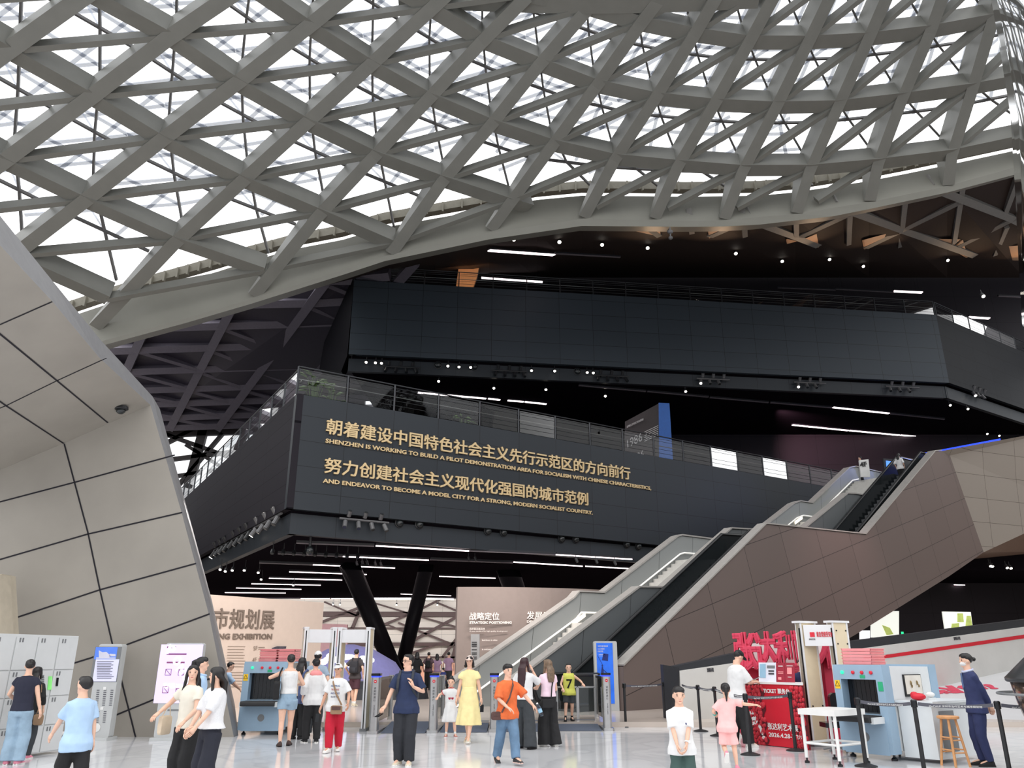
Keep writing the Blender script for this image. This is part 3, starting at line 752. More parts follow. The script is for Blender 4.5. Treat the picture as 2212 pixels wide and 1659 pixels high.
for y in (1388, 1392, 1394, 1397, 1404, 1411, 1414, 1420, 1424): p, q = PY(1019, y, 29.98), PY(1030, y, 29.98); mb.quad(p, q, q + V((0, 0, .025)), p + V((0, 0, .025)))
put_text(mb, '3', PY(1031, 1444, 29.98), PY(1035, 1444, 29.98), up, .14, .01, .0); mb.build('lettering', m_ink, t)
# pink partition and the violet model mound with bright map patches behind the gates
mb = MB(); mb.prism([PY(690, 1347, 40), PY(750, 1349, 40), PY(750, 1470, 40), PY(690, 1470, 40)], (0, .2, 0)); tag(mb.build('partition_wall', mat('pink_partition', S(214, 168, 170), .6)), 'low pink partition behind the entrance gates', 'partition')
t = thing('model_mound', 'violet dome shaped exhibit with bright map patches behind the metal detectors', 'exhibit', PY(752, 1475, 37))
mb = MB(); c = PY(752, 1475, 37); mb.lathe([(3.4, -.1), (3.2, .3), (2.4, 1.2), (1.2, 1.75), (.2, 1.95)], (c.x, c.y, FZ + .1), 32, sx=.85, sy=.7); mb.build('dome', mat('violet_dome', S(128, 126, 178), .5, emit=.12), t, smooth=True)
mb = MB(); rr = random.Random(3)
for i in range(12):
    p = PY(700 + i * 9 + rr.uniform(-4, 4), 1428 + rr.uniform(-10, 12), 34.0); mb.ell(p, (.12 + rr.random() * .22, .03, .05 + rr.random() * .12), 8, 5)
mb.build('map_patch', mat('lit_map_patch', S(240, 244, 255), .5, emit=.8, var=0), t)
mb = MB(); c2 = PY(800, 1456, 32.6); mb.lathe([(2.3, FZ), (2.2, .5), (1.6, .75)], (c2.x, c2.y, 0), 24, sy=.5); tag(mb.build('exhibit_plinth', m_blackp), 'low black plinth beside the violet dome exhibit', 'plinth')
for x0, x1, y in ((895, 915, 1430), (925, 940, 1434), (976, 988, 1432)):
    mb = MB(); mb.prism([PY(*q, 52) for q in ((x0, y), (x1, y), (x1, 1474), (x0, 1474))], (0, .3, 0)); tag(mb.build('light_panel', mat('peach_light_panel', S(255, 190, 160), .5, emit=.5, var=0)), 'small glowing peach panel ' + {895: 'left of the far group of people', 925: 'in the middle of the far group of people', 976: 'right of the far group of people'}[x0], 'light panel', 'glowing panels at the back of the hall')
# ================================================================ LAMPS
ORD = 'first second third fourth fifth sixth seventh eighth ninth tenth eleventh twelfth thirteenth fourteenth'.split()
m_lamp = mat('linear_lamp_diffuser', (1, .90, .90), .4, emit=3.6, ecol=(1, .82, .84), var=0)
m_lampoff = mat('linear_lamp_off', S(120, 112, 118), .3)
def line_lamp(p, q, lit, label, group, w=.16, glow=True):
    t = thing('linear_light', label, 'ceiling light', p.lerp(q, .5), group=group)
    mb = MB(); mb.beam(p + V((0, 0, .02)), q + V((0, 0, .02)), w + .05, .10, (0, 0, 1)); mb.build('housing', m_blackp, t)
    mb = MB(); mb.beam(p - V((0, 0, .03)), q - V((0, 0, .03)), w, .06, (0, 0, 1)); mb.build('diffuser', m_lamp if lit else m_lampoff, t)
    return t
GZ = 6.48
LOW = [(812, 1179, 1013, 1190), (741, 1202, 926, 1210), (676, 1220, 853, 1227), (625, 1235, 792, 1241), (581, 1249, 739, 1253), (543, 1261, 693, 1264), (510, 1270, 651, 1273), (486, 1280, 617, 1281), (949, 1245, 1070, 1249), (866, 1283, 974, 1287),
       (1110, 1214, 1258, 1223), (1265, 1223, 1375, 1229), (1201, 1198, 1365, 1208), (650, 1293, 712, 1293), (716, 1293, 765, 1293), (803, 1294, 890, 1294), (920, 1294, 980, 1295)]
for i, (x0, y0, x1, y1) in enumerate(LOW): line_lamp(PZ(x0, y0, GZ), PZ(x1, y1, GZ), 1, ORD[i] + ' lit line lamp from the front in the stepped row under the lower gallery' if i < 8 else ORD[i - 8] + ' lit line lamp of those right of or behind the stepped row', 'line lamps under the lower gallery', .085)
for i, (x0, y0, x1, y1) in enumerate(((640, 1173, 808, 1180), (600, 1196, 740, 1202), (560, 1216, 676, 1220), (1016, 1190, 1200, 1198), (930, 1209, 1108, 1216))):
    line_lamp(PZ(x0, y0, GZ), PZ(x1, y1, GZ), 0, ORD[i] + ' unlit grey line lamp continuing a lit one under the lower gallery', 'unlit line lamps under the lower gallery', .07)
UZ = 19.28
for i, (x0, y0, x1, y1, on) in enumerate(((903, 848, 1050, 861, 1), (1055, 861, 1080, 864, 1), (1097, 865, 1131, 868, 1), (1134, 868, 1180, 873, 1), (1250, 833, 1395, 846, 0), (1398, 846, 1530, 858, 0), (1533, 859, 1660, 870, 0), (1664, 870, 1797, 881, 0), (1800, 880, 1920, 893, 1), (1924, 894, 2040, 906, 0),
        (1712, 918, 1832, 930, 1), (1835, 930, 1942, 940, 1), (1945, 940, 2048, 948, 1), (2051, 945, 2118, 948, 1))):
    line_lamp(PZ(x0, y0, UZ), PZ(x1, y1, UZ), on, ('lit' if on else 'unlit grey') + ' line lamp under the upper gallery, ' + (ORD[i] + ' of the long row from the left' if i < 10 else ORD[i - 10] + ' of the row over the top landing'), ('lit' if on else 'unlit') + ' line lamps under the upper gallery', .2 if on else .12)
for i, (x0, y0, x1, y1, on) in enumerate(((1057, 541, 1197, 551, 1), (1199, 548, 1340, 556, 0), (1040, 600, 1172, 609, 1), (1930, 629, 1992, 632, 1), (2092, 685, 2137, 688, 1), (1805, 625, 1930, 632, 0), (1680, 622, 1805, 627, 0), (2156, 640, 2215, 643, 0))):
    _t = line_lamp(ceil3(x0, y0, 2.2), ceil3(x1, y1, 2.2), on, ('lit' if on else 'unlit grey') + ' line lamp hanging over the upper gallery, ' + ('upper one near the wooden fin', 'right of the upper lit one', 'lower one near the wooden fin', 'above the right end of the railing', 'far right behind the side railing', 'just left of the short lit one', 'third last before the short lit one', 'at the right edge of the picture')[i], ('lit' if on else 'unlit') + ' line lamps over the upper gallery', .28 if on else .12)
    for _k in (.1, .9): _p = ceil3(x0, y0, 2.2).lerp(ceil3(x1, y1, 2.2), _k); mb = MB(); mb.tube([_p, _p + V((0, 0, 1.3))], .015, 5); mb.build('suspension', m_blackp, _t)
for i, (x0, y0, x1, y1) in enumerate(((2062, 1263, 2140, 1266), (2146, 1266, 2225, 1271))):
    line_lamp(PZ(x0, y0, 6.88), PZ(x1, y1, 6.88), 1, ('left', 'right')[i] + ' one of two lit line lamps in the passage under the upper landing', 'line lamps under the upper landing', .14)

m_head = mat('spot_head_grey', S(104, 104, 106), .45, metal=.3); m_headb = mat('spot_head_black', S(34, 35, 38), .45)
m_bulb = mat('lit_spot_lens', (1, .93, .82), .3, emit=9, ecol=(1, .92, .8), var=0)
def spot_head(t, p, d, m, lit, r=.1, L=.32):
    d = V(d).normalized(); mb = MB(); mb.tube([p, p + d * L], r, 10); h = mb.build('spot_head', m, t)
    mb = MB(); e = p + d * (L + .005); mb.tube([e, e + d * .02], r * .85, 10); mb.build('lens', m_bulb if lit else m_dkglass, h)
def spot_bar(face, x, y, x2, y2, lit, m, label, group, up_n=3, dn_n=4, off=.25, s=1.0):
    """a short horizontal bar on the fascia with heads above and below"""
    a, b = face.pp(x, y, off), face.pp(x2, y2, off); b.z = a.z = (a.z + b.z) / 2
    t = thing('spotlight_bar', label, 'spotlight', a.lerp(b, .5), group=group)
    mb = MB(); mb.tube([a, b], .05 * s, 8)
    for k in (.2, .8): p = a.lerp(b, k); mb.tube([p, p - face.n * (off + .3)], .04 * s, 6)
    mb.build('bar', m, t)
    for i in range(up_n): spot_head(t, a.lerp(b, .18 + .32 * i) + V((0, 0, .12)), face.n * .5 + V((0, 0, .75)), m, lit and i == 9, .1 * s, .26 * s)
    for i in range(dn_n): spot_head(t, a.lerp(b, .12 + .26 * i) - V((0, 0, .1)), face.n * .45 + V((0, 0, -.8)) + face.d * (.15 * (i - 1.5)), m, lit and i == 0, .1 * s, .34 * s)
    return t
spot_bar(G1, 733, 1121, 840, 1128, 0, m_head, 'bar of grey spotlights below the left end of the gold lettering', None, off=-.1)
for i, (x, y, x2, y2, lit) in enumerate(((826, 791, 906, 795, 0), (1062, 799, 1138, 804, 0), (1284, 810, 1358, 814, 0), (1505, 817, 1576, 821, 1), (1715, 825, 1784, 829, 1), (1913, 834, 1986, 838, 0))):
    spot_bar(G2, x, y, x2, y2, lit, m_headb if i < 3 else m_head, 'bar of %s spotlights on the upper fascia, %s from the left' % ('black' if i < 3 else 'grey', ('first', 'second', 'third', 'fourth', 'fifth', 'last')[i]), 'spotlight bars on the upper fascia', 3, 4 if i < 3 else 3, off=-.1, s=1.05)
spot_bar(G2R, 2096, 842, 2132, 856, 1, m_head, 'bar of grey spotlights on the angled right part of the upper fascia', None, 3, 3, off=-.1, s=1.2)
for i, (x, y, x2, y2, lit) in enumerate(((548, 1142, 608, 1108, 1), (500, 1168, 545, 1144, 0), (462, 1190, 496, 1171, 1))):
    spot_bar(G1L, x, y, x2, y2, lit, m_headb if i else m_head, 'bar of spotlights under the left side of the lower gallery, %s from the corner' % ('first', 'second', 'third')[i], 'spotlight bars under the left side of the lower gallery', 3, 4, off=-.1, s=1.2)
def dome(face, px, py, label, group, r=.22, off=-.3):
    p = face.pp(px, py, off); t = thing('dome_speaker', label, 'speaker', p, group=group)
    M = Matrix((( face.d.x, 0, face.n.x), (face.d.y, 0, face.n.y), (0, 1, 0)))
    mb = MB(); mb.lathe([(r, 0), (r, .05), (r * .85, .06)], p, 20, M=M); mb.build('rim', m_headb, t)
    mb = MB(); mb.lathe([(r * .84, .05), (r * .8, .12), (r * .5, .2), (r * .1, .23)], p, 20, M=M); mb.build('bowl', m_dkglass, t, smooth=True)
for i, (x, y) in enumerate(((862, 1130), (905, 1133), (1053, 1147), (1087, 1150), (1212, 1164), (1243, 1165), (1353, 1176), (1378, 1180))): dome(G1, x, y, ORD[i] + ' round black dome from the left below the gold lettering', 'black domes on the lower fascia')
for i, (x, y) in enumerate(((946, 789), (1025, 793), (1247, 803))): dome(G2, x, y, ORD[i] + ' round black dome from the left on the upper fascia', 'black domes on the upper fascia', .27, -.35)
def small_spot(p, label, group, r=.09, d=(0, -.6, -.8), lit=1, drop=.25):
    t = thing('ceiling_spotlight', label, 'spotlight', p, group=group)
    mb = MB(); mb.tube([p + V((0, 0, drop)), p], .02, 6); mb.build('stem', m_headb, t)
    spot_head(t, p, d, m_headb, lit, r, .2)
for i, (x, y) in enumerate(sorted(((792, 779), (812, 780), (825, 781), (968, 787), (992, 789), (1017, 790), (1148, 797), (1198, 798), (1268, 801), (1281, 802)))): small_spot(G2.pp(x, y, -.15), ORD[i] + ' small lit spotlight from the left on the upper fascia', 'lit spots on the upper fascia', .1)
for i, (x, y) in enumerate(sorted(((1110, 514), (1208, 520), (1300, 526), (1398, 533), (1588, 545), (1688, 562), (1790, 558), (1863, 573), (2045, 560)))): small_spot(ceil3(x, y, up=.7), ORD[i] + ' small lit spotlight from the left on the dark brown upper ceiling', 'lit spots on the upper ceiling', .13)
for i, (x, y) in enumerate(sorted(((948, 820), (1067, 835), (1179, 838), (1307, 852), (1480, 842), (2050, 872), (2088, 880), (2130, 934), (2156, 938), (2200, 943), (2120, 636)))): small_spot(PZ(x, y, 19.1), ORD[i] + ' small lit spotlight from the left under the upper gallery', 'lit spots under the upper gallery', .1)
for i, (x, y) in enumerate(sorted(((478, 1224), (489, 1228), (504, 1226), (530, 1226), (560, 1231), (566, 1246), (635, 1259), (720, 1302), (735, 1302), (797, 1303), (857, 1303), (945, 1303)))): small_spot(PZ(x, y, 6.2), ORD[i] + ' small lit spotlight from the left under the lower gallery', 'lit spots under the lower gallery', .08, drop=.4)
for i in range(9): small_spot(PZ(590 + i * 23, 1188 + i * 1.2, 6.25), ORD[i] + ' black unlit spotlight from the left near the ceiling ball camera', 'unlit black spots under the lower gallery', .09, lit=0, drop=.35)
for i, (x, y) in enumerate(sorted(((770, 1213), (782, 1212), (792, 1212), (810, 1214), (822, 1215), (1244, 1206), (1287, 1208), (1327, 1212), (1012, 1203), (1026, 1203)))): small_spot(PZ(x, y, 6.3), ORD[i] + ' grey spotlight from the left beside the line lamps below', 'grey spots beside the line lamps', .07, lit=0, d=(.3, -.2, -.9), drop=.2)
for i, (x, y) in enumerate(sorted(((2136, 1217), (2140, 1218), (2172, 1221), (2180, 1222)))): small_spot(PZ(x, y, 6.8), ORD[i] + ' small lit spotlight from the left in the passage under the landing', 'lit spots under the upper landing', .09)
p = PY(262, 880, 17.2); p = onU((262, 880)); t = thing('security_camera', 'black dome camera under the concrete soffit at the left', 'camera', p)
mb = MB(); mb.lathe([(.15, .02), (.16, -.04), (.13, -.06)], p, 20); mb.build('mount', m_headb, t)
mb = MB(); mb.lathe([(.11, -.06), (.10, -.11), (.05, -.155), (.005, -.165)], p, 20); mb.build('bowl', m_dkglass, t, smooth=True)
p = PZ(671, 1164, 6.5); t = thing('security_camera', 'white and black ball camera under the corner of the lower gallery', 'camera', p)
mb = MB(); mb.tube([p + V((0, 0, .1)), p - V((0, 0, .35))], .06, 8); mb.build('stem', m_headb, t)
mb = MB(); mb.ell(p - V((0, 0, .5)), (.17, .17, .2)); mb.build('ball', m_dkglass, t, smooth=True)
p = PY(1447, 492, 37.2); t = thing('sensor_mast', 'white weather sensor hanging below the ring beam', 'sensor', p)
mb = MB(); mb.tube([p + V((0, .6, .15)), p, p - V((0, 0, .6))], .04, 8); mb.build('arm', m_head, t)
mb = MB(); mb.ell(p - V((0, 0, .25)), (.16, .12, .12)); mb.ell(p - V((0, 0, .62)), (.12, .12, .1)); mb.build('sensor', m_head, t, smooth=True)

# lights added besides the modelled lamps: soft ceiling glow and warm wall washes
def area(name, loc, target, sx, sy, energy, col, spread=160):
    l = bpy.data.lights.new(name, 'AREA'); l.shape = 'RECTANGLE'; l.size, l.size_y = sx, sy; l.energy = energy; l.color = col; l.spread = radians(spread)
    o = bpy.data.objects.new(name, l); COL.objects.link(o); o.location = loc
    o.rotation_euler = (V(target) - V(loc)).to_track_quat('-Z', 'Y').to_euler(); return o
def spot(name, loc, target, energy, col, size=60, blend=.8, r=.1):
    l = bpy.data.lights.new(name, 'SPOT'); l.energy = energy; l.color = col; l.spot_size = radians(size); l.spot_blend = blend; l.shadow_soft_size = r
    o = bpy.data.objects.new(name, l); COL.objects.link(o); o.location = loc
    o.rotation_euler = (V(target) - V(loc)).to_track_quat('-Z', 'Y').to_euler(); return o
def exf(x, y, z): return V((x, y, z))
# added washes over the exhibition walls, pink glow on the gallery back wall, glow over the lettering
area('wash_white_wall', PY(560, 1330, 20.5) + V((0, 0, 2.6)), PY(590, 1370, 27), 5, .5, 270, (1, .92, .85), 140)
area('wash_grey_wall', PY(1100, 1300, 27) + V((0, 0, 2.6)), PY(1130, 1320, 32.5), 3, .4, 130, (1, .88, .82), 120)
spot('pink_wash', PZ(1640, 915, 18.9) + V((0, -3, 0)), PY(1800, 985, 64), 6000, (1, .55, .62), 55, 1.0)
spot('stair_glow', PY(1760, 1120, 33) + V((4, -2, 5)), st(14, 4.5), 900, (1, .62, .62), 70, 1.0)
area('hall_glow', V((-2, 52, 6.2)), V((-2, 52, 0)), 24, 22, 600, (1, .85, .86), 170)
area('gallery_glow', V((10, 56, 18.8)), V((10, 56, 11)), 26, 10, 500, (1, .82, .86), 170)
area('right_hall_glow', V((28, 56, 6.7)), V((28, 56, 0)), 20, 8, 160, (1, .85, .85), 170)
spot('blue_glow', PY(2080, 1000, 47) + V((0, 1, 2)), PY(1900, 1060, 41), 800, (.25, .35, 1), 100, 1.0)
for x, y in ((1545, 470), (1750, 470), (1890, 480), (2080, 500), (2200, 500), (1400, 470)):
    p = ceil3(x, y + 75, up=1.0); spot('wood_spot', p + V((0, -1.0, -3.2)), ceil3(x, y + 30), 260, (1, .66, .40), 70, .9)
spot('fin_spot', PY(1015, 640, 50), PY(1015, 570, 53), 500, (1, .62, .36), 60, .9)
area('back_wall_wash', V((-8, 71.5, 6.4)), V((-8, 80, 3.4)), 34, .5, 1500, (1, .96, .92), 150)  # area light added beside the last lamp row to brighten the white wall
# ================================================================ THINGS STANDING IN THE HALL
m_lockw = mat('locker_white', S(206, 208, 208), .45, var=.02); m_grey = mat('mid_grey_plastic', S(120, 122, 124), .5)
m_kiosk = mat('kiosk_grey', S(190, 192, 192), .4, var=.02); m_xblue = mat('machine_blue', S(148, 174, 196), .42, var=.03)
m_xwhite = mat('machine_white', S(214, 218, 220), .4, var=.02); m_rubberbelt = mat('conveyor_rubber', S(36, 36, 38), .6)
m_ivory = mat('gate_ivory', S(226, 210, 180), .5, var=.03); m_gwhite = mat('gate_white', S(228, 228, 230), .4, var=.02)
m_red = mat('signal_red', S(206, 24, 46), .45, var=.03); m_letred = mat('foam_letter_red', S(214, 62, 92), .6, var=.04)
m_pinkt = mat('pink_tray', S(240, 150, 152), .5, var=.04); m_yel = mat('warning_yellow', S(250, 200, 30), .5, var=0)
m_green = mat('green_lamp', S(40, 230, 150), .4, emit=1.2, var=0); m_redl = mat('red_button', S(220, 40, 60), .4, var=0)
m_sgreen = mat('green_sticker', S(40, 170, 120), .5, var=0); m_navy = mat('navy_cloth', S(38, 46, 78), .8, var=.08)
m_postb = mat('stanchion_black', S(30, 30, 33), .5); m_bluel = mat('blue_led_band', S(50, 70, 255), .4, emit=1.0, var=0)
m_dark = mat('dark_screen', S(18, 20, 24), .2)

def box3(mb, base, dx, dy, w, d, z0, z1, mi=0):
    """box standing at base, w along dx, d along dy (dy points away from its front)"""
    b = V((base.x, base.y, 0)); mb.prism([b - dx * w / 2 + V((0, 0, z0)), b + dx * w / 2 + V((0, 0, z0)), b + dx * w / 2 + V((0, 0, z1)), b - dx * w / 2 + V((0, 0, z1))], dy * d, mi)
XH, YH, ZH = V((1, 0, 0)), V((0, 1, 0)), V((0, 0, 1))

# locker bank: left white cabinet, its front seen obliquely
A, B = PZ(-75, 1655), PZ(127, 1626); FL_ = Face((A.x, A.y), (B.x, B.y))
t = thing('locker_bank', 'white bank of charging lockers in front of the concrete wall', 'locker', FL_.at(FL_.L / 2, 0))
HT = (FL_.pp(157, 1402) - FL_.at(FL_.L, 0)).z; HT = 2.0
mb = MB(); mb.prism([FL_.at(0, .04), FL_.at(FL_.L, .04), FL_.at(FL_.L, HT), FL_.at(0, HT)], -FL_.n * .5); mb.build('body', m_lockw, t)
rows = [.06, .5, .98, 1.42, 1.98]
nc = 4
for r in range(4):
    for c in range(nc):
        u0, u1 = FL_.L * c / nc + .015, FL_.L * (c + 1) / nc - .015
        mb = MB(); mb.prism([FL_.at(u0, rows[r], .002), FL_.at(u1, rows[r], .002), FL_.at(u1, rows[r + 1] - .02, .002), FL_.at(u0, rows[r + 1] - .02, .002)], FL_.n * .015); d = mb.build('door', m_lockw, t)
        mb = MB()
        for k in (.06, .12): mb.prism([FL_.at(u0 + k, rows[r + 1] - .11, .017), FL_.at(u0 + k + .025, rows[r + 1] - .11, .017), FL_.at(u0 + k + .025, rows[r + 1] - .04, .017), FL_.at(u0 + k, rows[r + 1] - .04, .017)], FL_.n * .008)
        mb.build('hinge', m_grey, d)
f = lambda px, py, o=.02: FL_.pp(px, py, o)
mb = MB(); mb.prism([f(102, 1490), f(110, 1490), f(112, 1461), f(105, 1461)], FL_.n * .012); mb.build('screen', mat('gradient_screen', S(120, 200, 110), .4, emit=.5, var=.5, scale=3), t)
mb = MB(); mb.prism([f(120, 1482), f(124, 1482), f(126, 1464), f(122, 1464)], FL_.n * .012); mb.build('slot', m_dark, t)
mb = MB()
for i in range(9): p, q = f(82, 1462 + i * 4), f(95, 1461 + i * 4); mb.prism([p, q, q + ZH * .02, p + ZH * .02], FL_.n * .004)
mb.build('caption_lettering', m_grey, t)

# leaning grey totem with a screen
def totem(name, label, quad_px, Y, th, m, parts):
    base = PZ(*((quad_px[0][0] + quad_px[1][0]) / 2, quad_px[0][1])); Y = base.y
    P = [PY(*q, Y) for q in quad_px]
    t = thing(name, label, 'kiosk', V((base.x, base.y, 0)))
    z0, z1 = 0.05, max(P[2].z, P[3].z)
    x0, x1 = (P[0].x + P[3].x) / 2, (P[1].x + P[2].x) / 2
    w = x1 - x0; mb = MB(); mb.rbox((x0 + w / 2, Y + th / 2, (z0 + z1) / 2), (w, th, z1 - z0), .05, 4, axis=1); mb.build('body', m, t)
    mb = MB(); mb.rbox((x0 + w / 2, Y + th / 2, .03), (w * 1.12, th * 2.2, .06), .02, 2); mb.build('base_plate', m, t)
    R = lambda px, py: PY(px, py, Y - .004)
    for nm, qs, mm, d in parts:
        mb = MB(); a, b = R(*qs[0]), R(*qs[1]); b2 = V((b.x, a.y, b.z)); mb.box(((a.x + b.x) / 2, Y - d / 2, (a.z + b.z) / 2), (abs(b.x - a.x), d, abs(b.z - a.z))); mb.build(nm, mm, t)
    return t, R, Y
m_scr1 = mat('pale_text_screen', S(200, 200, 226), .3, emit=.4, var=.05, scale=2); m_scr2 = mat('pink_white_screen', S(214, 200, 240), .3, emit=.5, var=.06, scale=1.2); m_scr3 = mat('deep_blue_poster', S(36, 104, 220), .3, emit=.35, var=.35, scale=2.2)
m_skyblue = mat('photo_sky', S(80, 120, 215), .3, emit=.4, var=.2, scale=3)
t, R, Y = totem('information_totem', 'tall grey directory totem with a screen in front of the concrete wall', [(192, 1600), (236, 1600), (262, 1391), (204, 1391)], 0, .22, m_kiosk, [('bezel', ((206, 1397), (252, 1473)), m_grey, .006), ('screen', ((207.5, 1424), (250.5, 1472)), m_scr1, .010), ('screen_picture', ((207.5, 1398), (250.5, 1424)), m_skyblue, .010)])
mb = MB()
mb.prism([R(214, 1420), R(236, 1420), R(240, 1417), R(230, 1408), R(222, 1409), R(214, 1405)], V((0, -.012, 0))); mb.prism([R(236, 1418), R(250, 1418), R(250, 1413), R(238, 1412)], V((0, -.012, 0)))
mb.prism([R(208, 1423), R(250, 1423), R(250, 1420), R(208, 1420)], V((0, -.011, 0)))
mb.build('building_picture', mat('photo_building', S(190, 190, 205), .4, emit=.3), t)
mb = MB()
for i in range(11): a, b = R(210, 1429 + i * 3.6), R(246 - (i * 5) % 9, 1429 + i * 3.6); mb.box((a + b) / 2 + V((0, -.01, 0)), ((b - a).length, .006, .012))
for r0, n_ in ((1491, 8), (1537, 6)):
    for i in range(n_):
        for c in range(3):
            if r0 == 1537 and c == 2: continue
            p = R(212 + c * 15 - i * .5, r0 + i * 4.6); mb.box(p, (.055, .008, .016))
mb.build('text_rows', mat('dim_print', S(96, 96, 104), .6, var=0), t)
mb = MB()
for p in (R(226, 1487), R(220, 1530)): mb.box(p, (.06, .008, .06))
p = R(208, 1572); mb.lathe([(.085, 0), (.085, .006)], p, 20, M=Matrix.Rotation(radians(90), 3, 'X')); mb.build('symbol', m_white, t)
t, R, Y = totem('digital_signboard', 'standing pink and white digital signboard beside the concrete wall', [(333, 1600), (420, 1600), (434, 1389), (357, 1389)], 0, .16, m_kiosk, [('screen', ((349, 1392), (424, 1519)), m_scr2, .012)])
mb = MB()
for ch, x, y, a in (('P', 358, 1411, 20), ('O', 370, 1431, 35), ('N', 379, 1448, 45), ('G', 391, 1462, 50), ('!', 402, 1474, 50)):
    p = R(x, y) + V((0, -.012, 0)); c, s_ = cos(radians(-a)), sin(radians(-a)); put_text(mb, ch, p, p + V((c, 0, s_)) * (.17 if ch != '!' else .05), V((-s_, 0, c)), .2, .004, .05)
put_text(mb, '艺术展', R(352, 1487) + V((0, -.012, 0)), R(377, 1487) + V((0, -.012, 0)), ZH, .1, .004, .01); put_text(mb, '2026.4', R(380, 1485) + V((0, -.012, 0)), R(402, 1485) + V((0, -.012, 0)), ZH, .07, .004, .0)
mb.build('lettering', mat('lit_white_print', S(250, 246, 252), .4, emit=.75, var=0), t)
mb = MB()
for x, y in ((364, 1452), (392, 1452), (358, 1490), (386, 1494)):
    p = R(x, y) + V((0, -.014, 0)); q = [(-.06, -.06), (.06, -.06), (.06, .06), (-.06, .06)]
    for (ax, az), (bx, bz_) in zip(q, q[1:] + q[:1]): mb.tube([p + V((ax, 0, az)), p + V((bx, 0, bz_))], .005, 4)
    mb.tube([p + V((-.06, 0, .06)), p + V((.06, 0, -.06))], .005, 4)
for y, l in ((1398, 18), (1413, 40), (1431, 36)): a, b = R(362, y), R(362 + l, y); mb.box((a + b) / 2 + V((0, -.012, 0)), (l / 95, .005, .03))
mb.build('rule_icons', mat('magenta_print', S(150, 80, 130), .5, var=0), t)
mb = MB(); a, b = R(362, 1534), R(402, 1534); mb.box((a + b) / 2, ((b - a).length, .006, .03)); mb.build('caption_lettering', m_grey, t)
mb = MB(); a = PZ(128, 1592); b = PZ(312, 1588); mb.tube([a + ZH * .07, b + ZH * .07], .05, 12); tag(mb.build('floor_bumper', m_white), 'low white tube bumper lying along the foot of the concrete wall', 'bumper')
# blue poster kiosk by the turnstile
t, R, Y = totem('poster_kiosk', 'grey kiosk with a deep blue poster screen beside the right turnstile', [(1286, 1545), (1337, 1545), (1334, 1385), (1284, 1385)], 0, .3, m_kiosk, [('screen', ((1288, 1389), (1328, 1520)), m_scr3, .012)])
mb = MB(); put_text(mb, '深圳市城市规划展', R(1291, 1398) - YH * .014, R(1313, 1398) - YH * .014, ZH, .055, .004, 0); put_text(mb, '公众满意度', R(1291, 1403.5) - YH * .014, R(1306, 1403.5) - YH * .014, ZH, .05, .004, 0); put_text(mb, '问卷调查', R(1291, 1409) - YH * .014, R(1303, 1409) - YH * .014, ZH, .05, .004, 0)
for y in (1414, 1417): a, b = R(1291, y), R(1310, y); mb.box((a + b) / 2 - YH * .014, (.2, .004, .012))
mb.build('lettering', m_white, t)
mb = MB(); p = R(1301, 1449) - YH * .014
mb.prism([p + V((-.05, 0, -.1)), p + V((.05, 0, -.1)), p + V((.02, 0, .12)), p + V((-.01, 0, .12))], V((0, -.004, 0))); mb.prism([p + V((0, 0, .05)), p + V((.01, 0, .06)), p + V((.14, 0, -.05)), p + V((.13, 0, -.07))], V((0, -.004, 0)))
mb.tube([p + V((.02, 0, .16)), p + V((-.13, 0, .44))], .006, 5); mb.ell(p + V((.005, -.004, .15)), (.022, .006, .028), 8, 6); mb.prism([p + V((0, 0, .3)), p + V((.18, 0, .28)), p + V((.2, 0, .48)), p + V((.05, 0, .5))], V((0, -.002, 0)))
mb.build('poster_figure', mat('poster_dark_blue', S(20, 40, 120), .5, var=0), t)

